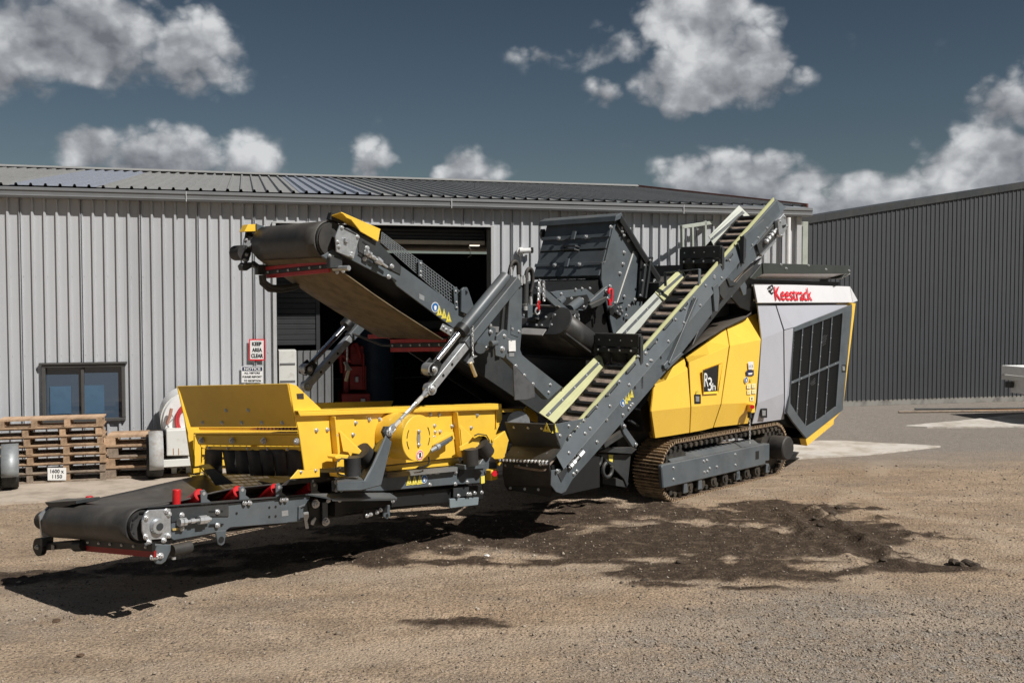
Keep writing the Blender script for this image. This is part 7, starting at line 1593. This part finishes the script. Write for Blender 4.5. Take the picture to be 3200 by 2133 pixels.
for i, (x0, x1, y, r_, m_) in enumerate(((720, 1400, 1208, .024, DARK), (640, 1250, 1222, .022, WOODG), (1000, 1400, 1218, .025, MATS['rust']))):
    a, c = G(8, x0, y, .06), G(8, x1, y-6, .06); d = unit(c-a); b = MB(); b.cyl(np.array([a[0], a[1], r_-.01]), np.array([c[0], c[1], r_-.01]), r_, n=10); o = b.build('pipe_length', m_, smooth=40)
    tag(o, ('long dark pipe lying along the foot of the charcoal building', 'weathered brown pole lying along the foot of the charcoal building', 'rusty pipe lying at the right foot of the charcoal building')[i], 'pipe')
tp = G(8, 1215, 1330); tp = tp+np.array([1.27, .2, 0]); Tk = Frame((tp[0], tp[1]+.3, 0), KA-.05)
tk = thing('tray_truck', 'white tray truck whose rear corner shows at the right edge', 'truck', (tp[0], tp[1]+.3, -.01))
z0t = Tk.l(Tk.v(8, 1215, 1112, 0))[2]; z1t = Tk.l(Tk.v(8, 1215, 1040, 0))[2]
MB().box(Tk.p(1.75, .95, z0t+.03), Tk.U*1.75, Tk.V*.95, ZU*.05).build('tray_deck', WHITEM, tk, bevel=.006)
for v_ in (.02, 1.88): MB().box(Tk.p(1.75, v_, (z0t+.085+z1t)/2), Tk.U*1.75, Tk.V*.02, ZU*(z1t-z0t-.09)/2).build('drop_side', WHITE, tk, bevel=.004)
MB().box(Tk.p(.02, .95, (z0t+.085+z1t)/2), Tk.U*.02, Tk.V*.90, ZU*(z1t-z0t-.09)/2).build('tail_gate', WHITE, tk, bevel=.004)
MB().box(Tk.p(.10, 1.78, z0t-.12), Tk.U*.05, Tk.V*.07, ZU*.06).build('tail_lamp', DARK, tk, bevel=.004)
MB().box(Tk.p(.20, .95, z0t-.16), Tk.U*.03, Tk.V*.88, ZU*.13).build('bumper_plate', WHITE, tk, bevel=.004)
MB().box(Tk.p(2.6, .95, z0t-.10), Tk.U*2.4, Tk.V*.35, ZU*.07).build('chassis', DARK, tk)
b = MB(); b.prism([Tk.p(3.6, .05, .55), Tk.p(3.6, .05, 1.55), Tk.p(3.75, .12, 2.1), Tk.p(4.8, .12, 2.1), Tk.p(5.3, .05, 1.45), Tk.p(5.5, .05, .5)], Tk.V*1.75); b.build('cab', WHITE, tk, bevel=.04)
b = MB(); b.prism([Tk.p(3.95, .045, 1.5), Tk.p(4.0, .045, 1.98), Tk.p(4.7, .045, 1.98), Tk.p(4.95, .045, 1.5)], Tk.V*.02); b.build('side_window', GLASS, tk)
for u_ in (1.35, 4.6):
    for v_ in (.14, 1.74): wheel(Tk.p(u_, v_, .34), Tk.V, .35, .21, tk)

# ---------------- soil clods and litter
CLOD = mat('soil_clod', (.050, .036, .026), .95, 0, 0, 20, .3, 60, col2=(.10, .075, .055))
def lump(P, r_, m, name, label, cat, group=None, flat=.6, sub=2, seed=0):
    rs = np.random.RandomState(seed); me = bpy.data.meshes.new(name); bm = __import__('bmesh').new(); __import__('bmesh').ops.create_icosphere(bm, subdivisions=sub, radius=1)
    for v in bm.verts:
        k = 1+.45*(rs.rand()-.5); v.co = Vector((v.co.x*r_*k*1.3, v.co.y*r_*k, v.co.z*r_*k*flat))
    bm.to_mesh(me); bm.free(); me.materials.append(m); o = bpy.data.objects.new(name, me); COL.objects.link(o); o.location = (P[0], P[1], P[2]+r_*flat*.55-.015); o.rotation_euler = (0, 0, rs.rand()*6); tag(o, label, cat, group); return o
clods = (((2190, 1292, .05), 'first dark clod from the left in the row at the right end of the ruts'), ((2205, 1297, .042), 'second dark clod from the left in the row at the right end of the ruts'), ((2222, 1294, .05), 'third dark clod from the left in the row at the right end of the ruts'), ((2240, 1299, .045), 'rightmost dark clod on the yard, ending the row past the ruts'),
 ((2012, 1300, .03), 'small dark clod at the lower tip of the muddy ruts'), ((2030, 1287, .035), 'dark clod just above the lower tip of the muddy ruts'), ((1885, 1205, .035), 'dark clod on the left rut ridge, halfway up'), ((1912, 1178, .04), 'larger dark clod near the top of the rut ridge'), ((1925, 1165, .035), 'topmost dark clod, at the upper end of the rut ridge'),
 ((1948, 1205, .04), 'dark clod on the right rut ridge below its top'), ((1985, 1238, .04), 'dark clod midway along the right rut ridge'), ((2003, 1255, .035), 'dark clod low on the right rut ridge'), ((2040, 1262, .04), 'dark clod standing off to the right of the rut ridge'), ((1870, 1190, .03), 'small dark clod left of the upper rut ridge'),
 ((1700, 1270, .025), 'lone tiny clod in the middle of the dark soil patch'), ((1655, 1178, .035), 'right one of two clods before the crawler track'), ((1640, 1172, .03), 'left one of two clods before the crawler track'), ((1560, 1290, .03), 'small clod on the lower left of the dark soil patch'), ((1480, 1332, .03), 'small clod on the pale dirt below the dark soil patch'))
for i, ((x, y, r_), lb_) in enumerate(clods): lump(G(0, x, y), r_, CLOD, 'soil_clod', lb_, 'clod', 'clods of damp soil', .7, 2, i)
o = lump(G(0, 1118, 1274), .03, WHITE, 'litter_scrap', 'small scrap of white plastic on the dark soil before the machine', 'litter', None, .5, 1, 40)
o = lump(G(0, 186, 1500), .028, mat('dead_leaf', (.10, .06, .035), .8), 'dead_leaf', 'curled brown leaf on the dirt at lower left', 'leaf', None, .35, 1, 41)
o = lump(G(0, 130, 1421), .035, MATS['dead_leaf'], 'bark_scrap', 'grey brown scrap of bark on the dirt at left', 'scrap', None, .25, 1, 42)
